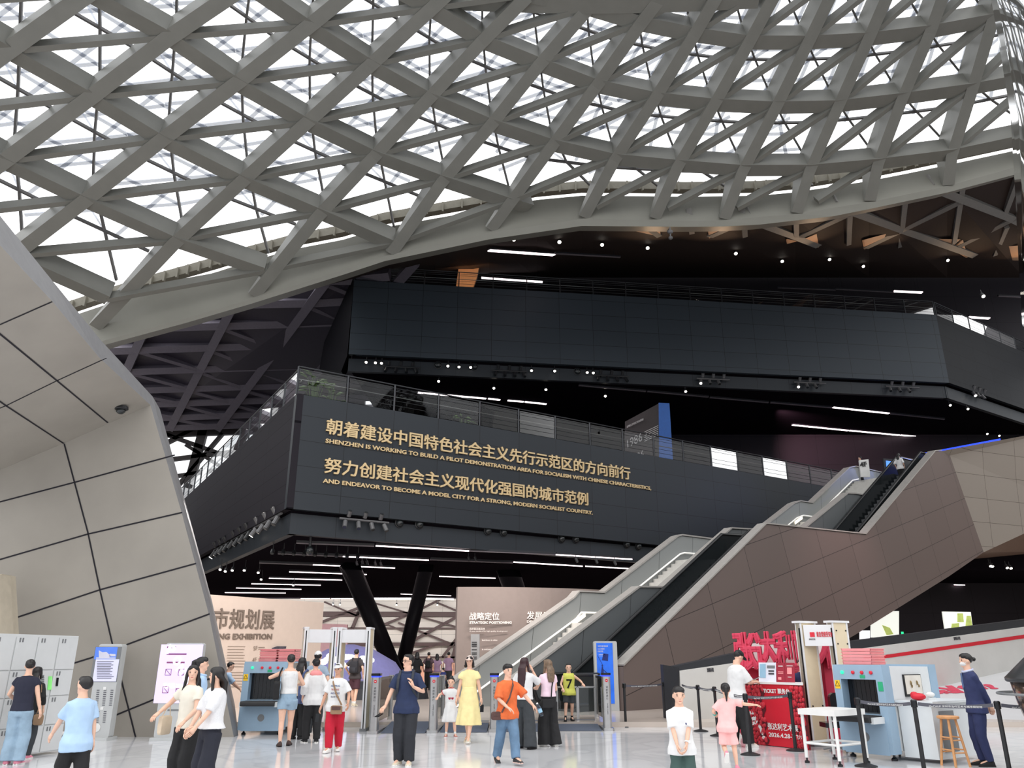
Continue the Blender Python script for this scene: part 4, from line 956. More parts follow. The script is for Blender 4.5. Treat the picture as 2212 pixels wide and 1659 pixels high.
# turnstiles: steel posts with blue light bands, glass wings, ramps between them
m_ramp = mat('ramp_carpet', S(84, 92, 108), .8, var=.06, scale=30)
m_wing = glass_mat('wing_glass', (.86, .9, .9))
m_tex = mat('dark_print', S(60, 60, 66), .6, var=0)
TX = [(805, 1585), (934, 1583), (1067, 1581), (1192, 1580), (1314, 1578)]
TP = [PZ(*q) for q in TX]
def turnstile(wing, label):
    t = thing('turnstile_post', label, 'turnstile', group='turnstile posts')
    mb = MB(); mb.rbox((0, .14, .62), (.19, .3, 1.14), .05, 4); mb.build('post', m_steel, t)
    mb = MB(); mb.rbox((0, 1.25, .03), (.26, 2.8, .06), .04, 3); mb.build('base_plate', m_steel, t)
    mb = MB(); mb.rbox((0, .14, 1.245), (.215, .34, .05), .05, 4); mb.build('cap', m_dark, t)
    mb = MB(); mb.rbox((0, .14, 1.205), (.2, .32, .035), .05, 4); mb.build('light_band', m_bluel, t)
    mb = MB(); mb.lathe([(.035, 0), (.035, .006)], (0, -.012, 1.1), 16, M=Matrix.Rotation(radians(90), 3, 'X')); b = mb.build('stop_symbol', m_red, t)
    mb = MB(); mb.box((0, -.021, 1.1), (.04, .004, .01)); mb.build('symbol_bar', m_white, b)
    mb = MB()
    for i, ch in enumerate('请刷票通行'): put_text(mb, ch, V((-.025, -.0125, .93 - i * .065)), V((.025, -.0125, .93 - i * .065)), ZH, .05, .003, 0)
    put_text(mb, 'SWIPE CARD', V((-.012, -.0125, .6)), V((-.012, -.0125, .35)), XH, .03, .003, 0)
    mb.build('lettering', m_tex, t)
    mb = MB(); mb.rbox((0, 2.55, .62), (.12, .1, 1.14), .03, 3); mb.build('rear_post', m_steel, t)
    mb = MB(); mb.box((0, 1.4, .66), (.02, 2.2, .9)); mb.build('side_glass', m_wing, t)
    mb = MB(); mb.box((0, 1.4, 1.14), (.05, 2.2, .06)); mb.build('top_rail', m_dark, t)
    for s in wing:
        mb = MB(); mb.box((s * .32, .2, .78), (.42, .015, .62)); w = mb.build('wing', m_wing, t)
        mb = MB(); mb.box((s * .12, .2, .78), (.03, .04, .66)); mb.build('wing_hinge', m_steel, w)
    return t
for i, (p, w) in enumerate(zip(TP, ((), (), (), (), ()))):
    place(turnstile(w, 'steel turnstile post with a blue light band, %s from the left' % ('first', 'second', 'third', 'fourth', 'last')[i]), (p.x, p.y, 0))
for i, (a, b) in enumerate(zip(TP, TP[1:])):
    mb = MB(); x0, x1 = a.x + .16, b.x - .16; y0 = (a.y + b.y) / 2 - .05
    mb.prism([V((x0, y0, .005)), V((x0, y0 + 1.75, .005)), V((x0, y0 + 1.75, FZ + .01))], V((x1 - x0, 0, 0)))
    tag(mb.build('ramp', m_ramp), 'blue grey carpeted ramp in the %s gap between the turnstile posts' % ('first', 'second', 'third', 'last')[i], 'ramp', 'entrance ramps')
# glass barrier with steel frame behind the turnstiles
for i, (x0, x1, y0, y1, Yb) in enumerate(((1204, 1246, 1484, 1545, 21.9), (1250, 1284, 1484, 1545, 22.1))):
    a, b = PY(x0, y1, Yb), PY(x1, y0, Yb); a.z = FZ
    t = thing('glass_barrier', 'low glass barrier panel behind the turnstiles, %s of the escalator entrance' % ('left' if i == 0 else 'in front'), 'barrier', V(((a.x + b.x) / 2, Yb, FZ)), group='glass barriers')
    mb = MB(); mb.box(((a.x + b.x) / 2, Yb, (FZ + b.z) / 2 + .04), (b.x - a.x - .04, .015, b.z - FZ - .1)); mb.build('glass_panel', m_wing, t)
    mb = MB()
    for x in (a.x, b.x): mb.box((x, Yb, (FZ + b.z) / 2), (.04, .05, b.z - FZ))
    mb.box(((a.x + b.x) / 2, Yb, b.z), (b.x - a.x, .05, .04)); mb.build('frame', m_steel, t)

# walk-through metal detectors
def detector(w, h, d, label, group=None, sign=True, m_in=m_ivory):
    t = thing('metal_detector', label, 'metal detector', group=group)
    for s in (-1, 1):
        mb = MB(); mb.rbox((s * (w / 2 - .05), d / 2, h / 2), (.085, d, h), .03, 3); p = mb.build('side_panel', m_in, t)
        for y in (0, d):
            mb = MB(); mb.box((s * (w / 2 - .05), y, h / 2), (.1, .05, h)); mb.build('edge_strip', m_gwhite, p)
        mb = MB(); mb.box((s * (w / 2 - .05) , -.028, h / 2), (.022, .01, h - .1)); mb.build('dark_strip', m_dark, p)
        mb = MB(); mb.rbox((s * (w / 2 - .05), d / 2, .03), (.16, d + .1, .06), .02, 2); mb.build('foot', m_grey, p)
        mb = MB(); mb.rbox((s * (w / 2 - .05), d / 2, h + .015), (.13, d + .06, .04), .03, 3); mb.build('top_cap', m_gwhite, p)
    mb = MB(); mb.box((0, d / 2, h - .17), (w - .14, d * .9, .3)); mb.build('header', m_gwhite, t)
    return t
a, b, c = PZ(638, 1582), PZ(714, 1580), PZ(790, 1580)
hgt = PY(797, 1358, c.y).z
for i, (p, q) in enumerate(((a, b), (b, c))):
    dx = (q - p); w = dx.length - .03; t = detector(w, hgt, .5, ('left' if i == 0 else 'right') + ' one of the two white metal detector gates joined side by side', 'twin metal detector gates')
    place(t, ((p.x + q.x) / 2, (p.y + q.y) / 2, 0), atan2(dx.y, dx.x))

# baggage x-ray machines
def xray(W, H_, L, label, mirror=False):
    """front at y=0 facing -y, tunnel along +y"""
    t = thing('xray_scanner', label, 'x-ray machine')
    z0 = .1
    mb = MB(); tw, tz0, tz1 = W * .70, H_ * .47, H_ * .84
    o = lambda x, z: V((x, 0, z))
    # front hood as a ring around the tunnel mouth
    for pts in ([o(-W / 2, z0), o(W / 2, z0), o(W / 2, tz0), o(-W / 2, tz0)], [o(-W / 2, tz1), o(W / 2, tz1), o(W / 2 * .98, H_), o(-W / 2 * .98, H_)], [o(-W / 2, tz0), o(-tw / 2, tz0), o(-tw / 2, tz1), o(-W / 2, tz1)], [o(tw / 2, tz0), o(W / 2, tz0), o(W / 2, tz1), o(tw / 2, tz1)]):
        mb.prism(pts, (0, .24, 0))
    mb.build('front_hood', m_xblue, t)
    mb = MB(); mb.box((0, .26 + (L - .5) / 2, (z0 + H_ - .03) / 2 + .02), (W * .97, L - .5, H_ - .08 - z0)); mb.build('body', m_xwhite, t)
    mb = MB(); mb.box((0, L - .12, (z0 + H_) / 2), (W, .24, H_ - z0)); mb.build('rear_hood', m_xblue, t)
    mb = MB()
    for i in range(8): mb.box((-tw / 2 + tw * (i + .5) / 8, .2, (tz0 + tz1) / 2 + .01), (tw / 8 - .006, .012, tz1 - tz0 - .02))
    mb.build('lead_curtain', m_dark, t)
    mb = MB(); mb.rbox((0, -.16, tz0 - .06), (tw * 1.06, .5, .1), .04, 4, axis=0); mb.build('conveyor_belt', m_rubberbelt, t)
    mb = MB(); mb.box((-tw * .55, -.12, tz0 - .08), (.06, .42, .1)); mb.box((tw * .55, -.12, tz0 - .08), (.06, .42, .1)); mb.build('conveyor_side', m_xwhite, t)
    for i, (x, m) in enumerate(((-.3, m_green), (-.08, m_redl), (.1, m_redl), (.28, m_redl))):
        mb = MB(); mb.lathe([(.03, 0), (.03, .02), (.02, .035)], (x * W, -.001, H_ * .915), 12, M=Matrix.Rotation(radians(90), 3, 'X')); mb.build('button', m, t)
    mb = MB(); mb.box((-.43 * W, -.004, H_ * .78), (.1 * W, .008, .14)); s = mb.build('warning_sticker', m_yel, t)
    mb = MB(); c = V((-.43 * W, -.011, H_ * .79)); k = .035 * W / .8
    for q1, q2 in (((-k, -k), (k, -k)), ((k, -k), (0, k)), ((0, k), (-k, -k))): mb.tube([c + V((q1[0], 0, q1[1])), c + V((q2[0], 0, q2[1]))], .004, 4)
    mb.build('warning_symbol', m_ink, s)
    mb = MB(); mb.box((.1 * W, -.004, H_ * .87), (.1 * W, .008, .05)); mb.box((.43 * W, -.004, H_ * .77), (.09 * W, .008, .15)); mb.build('green_sticker', m_sgreen, t)
    mb = MB(); mb.lathe([(.075, 0), (.075, .01)], (0, -.001, H_ * .23), 20, M=Matrix.Rotation(radians(90), 3, 'X')); mb.build('vent_grille', m_grey, t)
    mb = MB(); mb.box((0, -.003, H_ * .235), (W * .86, .006, H_ * .36)); mb.build('lower_panel', m_xblue, t)
    for x in (-.4, .4):
        for y in (.15, L - .15):
            mb = MB(); mb.lathe([(.05, 0), (.05, .03), (.02, .05), (.02, .12)], (x * W, y, 0), 10); mb.build('foot', m_dark, t)
    return t
p0, p1 = PZ(519, 1588), PZ(608, 1587)
xl = xray(1.0, 1.53, 2.0, 'blue grey baggage x-ray machine at the left entrance with pink trays on top')
place(xl, ((p0.x + p1.x) / 2 - .02, p0.y, 0), radians(0))
q0, q1 = PZ(1822, 1634), PZ(1934, 1646)
dx = (q1 - q0).normalized(); ang = atan2(dx.y, dx.x)
XW = (q1 - q0).length
XRB, XRA = V(((q0.x + q1.x) / 2, (q0.y + q1.y) / 2, 0)), ang
xr = xray(XW, 1.5, 1.75, 'pale blue and white baggage x-ray machine beside the security guard')
place(xr, XRB, ang)
XM = Matrix.Translation(XRB) @ Matrix.Rotation(ang, 4, 'Z')
def xm(x, y, z): return XM @ V((x, y, z))
# monitor, wings of its operator desk on the right flank (+x side)
W2 = XW / 2 * .97
mb = MB(); ys = (.62, 1.18)
mb.prism([xm(W2 + .002, ys[0], .98), xm(W2 + .002, ys[1], .98), xm(W2 + .002, ys[1], 1.34), xm(W2 + .002, ys[0], 1.34)], XM.to_3x3() @ V((.025, 0, 0))); s = mb.build('monitor', m_dark, xr)
mb = MB(); mb.prism([xm(W2 + .03, ys[0] + .02, 1.02), xm(W2 + .03, ys[1] - .02, 1.02), xm(W2 + .03, ys[1] - .02, 1.325), xm(W2 + .03, ys[0] + .02, 1.325)], XM.to_3x3() @ V((.004, 0, 0))); s2 = mb.build('screen', mat('scan_screen', S(200, 196, 188), .3, emit=.25, var=.1), s)
mb = MB()
for yy, zz, r in ((.8, 1.2, .05), (1.0, 1.2, .05), (1.05, 1.15, .035), (.82, 1.15, .04)): mb.ell(xm(W2 + .036, yy, zz), (.012, r, r * .8), 8, 5)
mb.build('scan_image', mat('scan_brown', S(140, 120, 80), .6, var=.4, scale=30), s2)
mb = MB(); mb.box((0, 0, 0), (.56, 1.36, .86)); 
t = thing('operator_desk', 'white operator cabinet at the flank of the right x-ray machine', 'cabinet', xm(W2 + .35, .95, 0), ang)
mb = MB(); mb.prism([xm(W2 + .03, .3, .06), xm(W2 + .6, .3, .06), xm(W2 + .6, .3, .9), xm(W2 + .03, .3, .9)], XM.to_3x3() @ V((0, 1.3, 0))); mb.build('body', m_xwhite, t)
mb = MB(); mb.prism([xm(W2 + .605, .5, .16), xm(W2 + .605, .95, .16), xm(W2 + .605, .95, .78), xm(W2 + .605, .5, .78)], XM.to_3x3() @ V((.012, 0, 0))); mb.build('door', m_grey, t)
mb = MB(); mb.prism([xm(W2 + .02, .25, .9), xm(W2 + .66, .25, .9), xm(W2 + .66, .25, .935), xm(W2 + .02, .25, .935)], XM.to_3x3() @ V((0, 1.4, 0))); mb.build('worktop', m_xwhite, t)
mb = MB()
p = xm(W2 + .3, .5, .935)
mb.ell(p + V((0, 0, .06)), (.13, .1, .06), 10, 6); mb.ell(p + V((-.05, .03, .09)), (.07, .06, .05), 8, 5); tag(mb.build('red_pouch', m_red, None, True), 'crumpled red pouch on the white operator cabinet', 'pouch')
t = thing('desk_camera', 'white gooseneck camera on the operator cabinet', 'camera', xm(W2 + .35, .8, .935))
mb = MB(); mb.box(xm(W2 + .35, .8, .955), (.13, .1, .04)); mb.build('base', m_xwhite, t)
mb = MB(); mb.ell(xm(W2 + .35, .8, 1.02), (.08, .05, .045), 10, 6); mb.build('body', m_white, t, True)
# roller table in front of the right machine
t = thing('roller_table', 'white loading table with steel legs in front of the right x-ray machine', 'table', xm(0, -.7, 0), ang)
tx, ty0, ty1, tz = XW * .36, -1.32, -.46, .82
mb = MB()
mb.prism([xm(-tx, ty0, tz - .09), xm(tx, ty0, tz - .09), xm(tx, ty0, tz), xm(-tx, ty0, tz)], XM.to_3x3() @ V((0, ty1 - ty0, 0))); mb.build('tabletop', m_white, t)
for x in (-tx + .04, tx - .04):
    for y in (ty0 + .05, ty1 - .05):
        mb = MB(); mb.tube([xm(x, y, tz - .08), xm(x, y, .08)], .028, 8); l = mb.build('leg', m_white, t)
        mb = MB(); mb.lathe([(.04, 0), (.04, .03), (.015, .04), (.015, .09)], xm(x, y, 0), 10); mb.build('caster', m_dark, l)
for y in (ty0 + .05, ty1 - .05):
    mb = MB(); mb.tube([xm(-tx + .04, y, .3), xm(tx - .04, y, .3)], .02, 6); mb.build('crossbar', m_white, t)
for x in (-tx + .04, tx - .04):
    mb = MB(); mb.tube([xm(x, ty0 + .05, .3), xm(x, ty1 - .05, .3)], .02, 6); mb.build('crossbar', m_white, t)
def tray_stack(base, ang, n, w, d, where):
    for i in range(n):
        M = Matrix.Translation(base + V((0, 0, .0275 + i * .055))) @ Matrix.Rotation(ang + .02 * ((i * 7) % 3 - 1), 4, 'Z')
        t = MB(); t.box((0, 0, -.022), (w, d, .008))
        for s in (-1, 1): t.box((s * (w / 2 - .005), 0, 0), (.01, d, .05)); t.box((0, s * (d / 2 - .005), 0), (w, .01, .05))
        t.box((0, -d / 2 - .008, .018), (w + .03, .014, .012)); t.box((0, d / 2 + .008, .018), (w + .03, .014, .012))
        o = t.build('tray', m_pinkt)
        o.data.transform(M)
        pos = ('bottom tray', 'second lowest tray', 'middle tray', 'second highest tray', 'top tray')[i]
        tag(o, 'pink %s of the %s' % (pos, where), 'tray', 'pink trays of the ' + where)
b = V((xl.matrix_basis.translation.x, xl.matrix_basis.translation.y, 1.53))
tray_stack(b + V((.0, .35, 0)), 0, 5, .38, .5, 'left stack on the left x-ray machine'); tray_stack(b + V((.42, .35, 0)), 0, 5, .38, .5, 'right stack on the left x-ray machine')
tray_stack(xm(-.1, .42, 1.5), ang + pi / 2, 5, .42, .56, 'stack on the right x-ray machine')
mb = MB(); mb.rbox(xm(-XW / 2 - .42, .75, .75), (.42, .12, .5), .1, 5, axis=1)
t = thing('office_chair', 'black office chair between the red desk and the right x-ray machine', 'chair', xm(-XW / 2 - .42, .75, 0))
mb.build('backrest', m_dark, t)
mb = MB(); mb.rbox(xm(-XW / 2 - .42, .5, .46), (.46, .46, .08), .08, 4); mb.build('seat', m_dark, t)
mb = MB(); mb.tube([xm(-XW / 2 - .42, .5, .42), xm(-XW / 2 - .42, .5, .1)], .03, 8); mb.build('stem', m_grey, t)
for i in range(5):
    a = 2 * pi * i / 5; mb = MB(); c = xm(-XW / 2 - .42, .5, .1); mb.tube([c, c + V((cos(a) * .26, sin(a) * .26, -.06))], .02, 6); mb.build('leg', m_grey, t)

# single metal detector by the ticket desk: its side panels turned towards the camera
a, b = PZ(1757, 1612), PZ(1806, 1590)
g = thing('metal_detector', 'tall ivory metal detector gate with red Chinese header beside the ticket desk', 'metal detector', V(((a.x + b.x) / 2, (a.y + b.y) / 2, 0)))
GH = PY(1730, 1346, a.y).z
pdir = V((.85, .25, 0)).normalized()
for k, (px0, px1, pyb, Yg) in enumerate(((1757, 1800, 1613, a.y), (1828, 1868, 1600, a.y - .25))):
    o0 = PZ(px0, pyb) if k == 0 else PY(px0, pyb, Yg)
    o0.z = 0
    tp = PY((1722, 1808)[k], (1345, 1340)[k], o0.y)
    wv = V((.40, .22, 0)); n = V((.22, -.4, 0)).normalized()
    mb = MB(); mb.prism([o0, o0 + wv, o0 + wv + ZH * GH, o0 + ZH * GH], -n * .1); p = mb.build('side_panel', m_ivory, g)
    for f_ in (0, .9):
        q = o0 + wv * f_; mb = MB(); mb.prism([q + n * .01, q + wv * .1 + n * .01, q + wv * .1 + ZH * GH + n * .01, q + ZH * GH + n * .01], -n * .13); mb.build('edge_strip', m_gwhite, p)
    q = o0 - wv * .03; mb = MB(); mb.prism([q, q + wv * .03, q + wv * .03 + ZH * (GH - .1), q + ZH * (GH - .1)], -n * .025); mb.build('dark_strip', m_dark, p)
    mb = MB(); q = o0 - wv * .08 + ZH * GH; mb.prism([q + n * .03, q + wv * 1.16 + n * .03, q + wv * 1.16 - n * .16, q - n * .16], ZH * .04); mb.build('top_cap', m_gwhite, p)
    mb = MB(); q = o0 - wv * .05; mb.prism([q + n * .05, q + wv * 1.1 + n * .05, q + wv * 1.1 - n * .15, q - n * .15], ZH * .05); mb.build('foot', m_grey, p)
    for z in (.45, .52) if k == 0 else (GH - .15, GH - .4):
        for s in (.25, .85): mb = MB(); mb.ell(o0 + wv * s + ZH * (z if k else .72) + n * .005, (.016, .016, .016), 8, 5); mb.build('bolt', m_dark, p)
    if k == 0: g0 = o0.copy()
    else: g1 = o0.copy()
mb = MB(); ha, hb = g0 + V((.07, .0, 0)), g1 + V((.02, .0, 0)); nn = (hb - ha).cross(ZH).normalized()
mb.prism([ha + ZH * (GH - .44), hb + ZH * (GH - .44), hb + ZH * (GH - .04), ha + ZH * (GH - .04)], -nn * .14); h = mb.build('header', m_gwhite, g)
mb = MB(); hd = (hb - ha); put_text(mb, '请自觉接受安检', ha + hd * .42 + ZH * (GH - .27) + nn * .004, ha + hd * .97 + ZH * (GH - .27) + nn * .004, ZH, .10, .004, .012)
q = ha + hd * .2 + ZH * (GH - .27) + nn * .004; hx = hd.normalized()
mb.prism([q, q + hx * .09, q + hx * .09 + ZH * .09, q + ZH * .09], nn * .004); mb.build('lettering', m_redl, h)
mb = MB(); put_text(mb, '深圳市当代艺术馆', ha + hd * .15 + ZH * (GH - .33) + nn * .004, ha + hd * .36 + ZH * (GH - .33) + nn * .004, ZH, .035, .004, .0); mb.build('caption_lettering', m_tex, h)

# ticket desk: red printed front, white counter, notices, foam characters behind
a, b = PZ(1612, 1606), PZ(1752, 1621); DV = V((.33, .95, 0)) * .6
FD = Face((a.x, a.y), (b.x, b.y)); DH = PY(1670, 1478, (a.y + b.y) / 2).z
d = thing('ticket_desk', 'red ticket desk printed with red balls and a white counter', 'desk', FD.at(FD.L / 2, 0))
mb = MB(); mb.prism([FD.at(0, .01), FD.at(FD.L, .01), FD.at(FD.L, DH), FD.at(0, DH)], DV); mb.build('front_panel', m_red, d)
mb = MB(); mb.prism([FD.at(-.02, DH, .03), FD.at(FD.L + .01, DH, .03), FD.at(FD.L + .01, DH, .03) + DV, FD.at(-.02, DH, .03) + DV], ZH * .04); mb.build('counter', m_white, d)
m_ball = mat('red_ball', S(196, 34, 52), .5, var=.2, scale=14); m_gap = mat('deep_red_print', S(92, 10, 26), .6, var=.1)
rr = random.Random(11)
for nm, u0, u1 in (('left', .0, .36), ('right', .80, 1.0)):
    mb = MB(); N = 14; L0 = FD.L
    wav = lambda k: (.05 * sin(k * 1.7) + .03 * sin(k * 3.1)) * (1 if nm == 'left' else -1)
    for k in range(N):
        z0_, z1_ = .02 + (DH - .03) * k / N, .02 + (DH - .03) * (k + 1) / N
        a0, a1 = (u0 * L0, u1 * L0 + wav(k)) if nm == 'left' else (u0 * L0 + wav(k), u1 * L0)
        b0, b1 = (u0 * L0, u1 * L0 + wav(k + 1)) if nm == 'left' else (u0 * L0 + wav(k + 1), u1 * L0)
        mb.quad(FD.at(a0, z0_, .006), FD.at(a1, z0_, .006), FD.at(b1, z1_, .006), FD.at(b0, z1_, .006), 1)
        for q in range(int((a1 - a0) / .055)):
            r = rr.uniform(.034, .054); u = a0 + (q + .5) * .055 + rr.uniform(-.02, .02); mb.ell(FD.at(min(max(u, r), L0 - r), min((z0_ + z1_) / 2 + rr.uniform(-.03, .03), DH - r - .01), .004), (r, .02, r), 10, 6)
    mb.build('ball_print', [m_ball, m_gap], d)
for s_, A_, B_, up_, h_, bo in (('TICKET 票务台', (.38, DH - .165), (.79, DH - .165), ZH, .09, .025), ('张达利艺术展', (.40, .3), (.86, .3), ZH, .12, .015), ('2026.4.28-7.28', (.40, .17), (.9, .17), ZH, .08, .02), ('!', (.30, .10), (.345, .125), FD.d * -.6 + ZH, .28, .03), ('G', (.10, .30), (.25, .40), FD.d * -.6 + ZH, .26, .05)):
    mb = MB(); put_text(mb, s_, FD.at(A_[0] * FD.L, A_[1], .028), FD.at(B_[0] * FD.L, B_[1], .028), up_, h_, .006, bo); mb.build('lettering', m_white, d)
def notice(u0, u1, z0, z1, m, label, bands, off=-.12):
    t = thing('notice_stand', label, 'sign', FD.at((u0 + u1) / 2, DH + .04, off), group='notices on the ticket desk')
    mb = MB(); mb.prism([FD.at(u0, z0, off), FD.at(u1, z0, off), FD.at(u1, z1, off - .05), FD.at(u0, z1, off - .05)], -FD.n * .01); mb.build('board', m, t)
    for nm, s0, s1, t0, t1, mm in bands:
        A_ = lambda s, q: FD.at(u0 + (u1 - u0) * s, z0 + (z1 - z0) * q, off - .05 * q + .004)
        mb = MB(); mb.prism([A_(s0, t0), A_(s1, t0), A_(s1, t1), A_(s0, t1)], FD.n * .003); mb.build(nm, mm, t)
z0 = DH + .04; L_ = FD.L
m_nred = mat('notice_red', S(160, 34, 56), .5, var=.05); m_nblue = mat('notice_pale_blue', S(150, 190, 215), .5, var=.05)
notice(L_ * .24, L_ * .52, z0, z0 + .36, mat('notice_white', S(226, 228, 240), .5), 'white and pale blue payment notice on the red ticket desk', [('print', .08, .42, .2, .92, m_nblue), ('print', .5, .95, .7, .85, m_grey), ('print', .58, .9, .52, .6, m_tex), ('print', .58, .9, .38, .46, m_tex)])
notice(L_ * .53, L_ * .66, z0, z0 + .36, m_nred, 'dark red notice on the ticket desk next to the white one', [('print', .25, .8, .8, .84, m_white), ('print', .2, .85, .5, .54, m_pinkt), ('print', .2, .85, .42, .45, m_pinkt), ('print', .2, .6, .12, .25, m_pinkt)])
notice(L_ * .665, L_ * .81, z0, z0 + .36, m_nred, 'dark red notice with a white square at the right end of the ticket desk', [('print', .25, .75, .42, .75, m_pinkt), ('print', .3, .7, .25, .28, m_white), ('print', .2, .85, .82, .85, m_white)])
# big foam letters with rounded blocks below, on a white backing frame
a, b = PY(1594, 1447, 18.1), PY(1816, 1441, 17.3); LN = (b - a).normalized(); LN.z = 0; NN = LN.cross(ZH).normalized()
t = thing('foam_letter_sign', 'row of big red foam Chinese characters behind the ticket desk', 'sign', V(((a.x + b.x) / 2, (a.y + b.y) / 2, 0)))
n = 5
for i, ch in enumerate('张达利艺术'):
    A = a.lerp(b, i / n); B = a.lerp(b, (i + 1.03) / n); mb = MB(); put_text(mb, ch, A - NN * .1, B - NN * .1, ZH, .74, .2, .038); fl = mb.build('foam_letter', m_letred, t, True); rm = fl.modifiers.new('r', 'REMESH'); rm.mode = 'VOXEL'; rm.voxel_size = .009; sm = fl.modifiers.new('s', 'SMOOTH'); sm.iterations = 2
m_letred2 = mat('foam_block_red', S(190, 40, 70), .6, var=.04)
for i, (x0, x1, y0, y1, Yb) in enumerate(((1597, 1643, 1443, 1620, 18.2), (1650, 1715, 1446, 1620, 18.0), (1722, 1758, 1446, 1620, 17.8), (1775, 1802, 1420, 1600, 17.5))):
    A, B = PY(x0, y0, Yb), PY(x1, y0, Yb); mb = MB(); mb.rbox(((A.x + B.x) / 2, Yb + .2, A.z / 2), (B.x - A.x, .5, A.z), .12, 5, axis=1); mb.build('support_block', m_letred2, t)
mb = MB(); A, B = PY(1592, 1392, 18.8), PY(1812, 1378, 18.1); mb.prism([V((A.x, A.y, 0)), V((B.x, B.y, 0)), B, A], (0, .08, 0)); mb.build('backing_board', m_white, t)

# white ramp wall with red stripe, its dark rail, ramp surface with red floor lettering
wa, wb = PZ(1466, 1566), PY(2340, 1420, 29.5)
FW = Face((wa.x, wa.y), (wb.x, wb.y))
zt = lambda px, py: FW.pp(px, py)
prof = [(1468, 1450), (1602, 1431), (1845, 1404), (2212, 1355), (2340, 1338)]
top = [FW.pp(*q) for q in prof]
m_rw = mat('white_ramp_plaster', S(204, 202, 198), .6, var=.04, scale=1.5)
mb = MB(); mb.prism([V((top[0].x, top[0].y, 0)), V((top[-1].x, top[-1].y, 0))] + top[::-1], -FW.n * .3); struct(mb.build('wall_ramp', m_rw), 'long white ramp wall with a red stripe', 'wall')
mb = MB(); mb.ribbon([p - FW.n * .3 + ZH * (-.12 if i == 0 else .0) for i, p in enumerate(top)], .25, .24, ZH); struct(mb.build('trim_ramp', m_blackp), 'dark rail along the top of the ramp wall', 'rail')
mb = MB(); e0 = PY(1440, 1570, wa.y + .5); e0.z = 0; mb.prism([e0, V((wa.x, wa.y, 0)), V((top[0].x, top[0].y, top[0].z + .08)), V((e0.x, e0.y, top[0].z + .16))], (0, .4, 0)); struct(mb.build('wall_ramp_end', m_blackp), 'dark end panel of the ramp wall', 'wall')
mb = MB()
s0 = [(1862, 1429), (2000, 1410), (2212, 1379), (2340, 1360)]; s1 = [(1862, 1422), (2000, 1402), (2212, 1371), (2340, 1352)]
for i in range(3): mb.quad(FW.pp(*s0[i], .012), FW.pp(*s0[i + 1], .012), FW.pp(*s1[i + 1], .012), FW.pp(*s1[i], .012))
tag(mb.build('wall_stripe', m_red), 'long red painted stripe on the white ramp wall', 'stripe')
for i, (x, y) in enumerate(((1862, 1409), (2068, 1381), (1535, 1450))):
    mb = MB(); put_text(mb, '深圳美术馆', FW.pp(x - 7, y + 2, .01), FW.pp(x + 7, y + 1, .01), ZH, .10, .004, .02); tag(mb.build('wall_lettering', m_tex), 'tiny dark Chinese lettering on the white ramp wall, %s' % ('above the left end of the stripe', 'high up near the map screens', 'behind the man in the cap')[i], 'lettering')
mb = MB(); g_ = [PZ(1880, 1560), PZ(2340, 1575), FW.pp(2340, 1412), FW.pp(1985, 1478), FW.pp(1880, 1500)]
rn = (g_[1] - g_[0]).cross(g_[2] - g_[0]).normalized()
for p in g_[3:]: p.z = g_[0].z - (rn.x * (p.x - g_[0].x) + rn.y * (p.y - g_[0].y)) / rn.z
mb.poly([p + ZH * .004 for p in g_]); mb.poly([V((p.x, p.y, -.01)) for p in g_])
struct(mb.build('floor_ramp', mat('white_ramp_floor', S(216, 217, 220), .25, var=.03, scale=1.2)), 'white ramp rising along the wall', 'floor')
rn = (g_[1] - g_[0]).cross(g_[2] - g_[0]).normalized()
rp = lambda px, py: PP(px, py, g_[0] + ZH * .012, rn)
mb = MB()
for s, x0, x1, yb, yt in (('PONG!', 1905, 2160, 1497, 1485), ('张达利艺术展', 1930, 2085, 1505, 1498)):
    A, B = rp(x0, yb), rp(x1, yb - 9); h = (rp(x0 + 30, yt) - A); put_text(mb, s, A + rn * .0, B, h, h.length * .8, .004, .05)
tag(mb.build('floor_lettering', m_letred), 'big red lettering painted on the white ramp floor', 'lettering')

# bright map panels in the dark hall at the right
m_map = mat('lit_map', S(236, 238, 230), .5, emit=.85, var=.08, scale=1.0); m_mapg = mat('lit_map_green', S(190, 206, 110), .5, emit=.5, var=.3, scale=2.5); m_mapw = mat('lit_white_panel', S(250, 250, 255), .5, emit=1.0, var=0)
def map_panel(px, Y, label, m, extra):
    t = thing('map_panel', label, 'display', PY((px[0][0] + px[1][0]) / 2, px[0][1], Y)); P = [PY(*q, Y) for q in px]
    mb = MB(); mb.prism(P, (0, .1, 0)); mb.build('panel', m, t)
    for q, mm in extra:
        mb = MB(); mb.prism([PY(*p, Y - .01) for p in q], (0, -.01, 0)); mb.build('map_print', mm, t)
map_panel([(1882, 1377), (1942, 1377), (1942, 1320), (1882, 1320)], 45, 'lit white map panel just under the edge of the taupe staircase', m_map, [([(1905, 1350), (1922, 1356), (1930, 1370), (1915, 1372)], m_mapg)])
map_panel([(1858, 1396), (1879, 1396), (1879, 1362), (1858, 1362)], 45, 'plain lit white panel left of the map panels', m_mapw, [])
map_panel([(1881, 1392), (1942, 1392), (1942, 1379), (1881, 1379)], 45, 'low lit white strip below the map panel under the staircase', m_mapw, [])
map_panel([(2043, 1369), (2103, 1369), (2097, 1322), (2036, 1321)], 45, 'lit green and white city map panel at the right', m_map, [([(2054, 1362), (2072, 1362), (2072, 1346), (2056, 1347)], m_mapg), ([(2068, 1344), (2082, 1344), (2080, 1325), (2068, 1325)], m_mapg), ([(2084, 1366), (2102, 1366), (2097, 1330), (2088, 1330)], m_mapg)])
map_panel([(2012, 1378), (2048, 1378), (2048, 1366), (2012, 1366)], 45.5, 'small lit white panel left below the green city map', m_mapw, [])
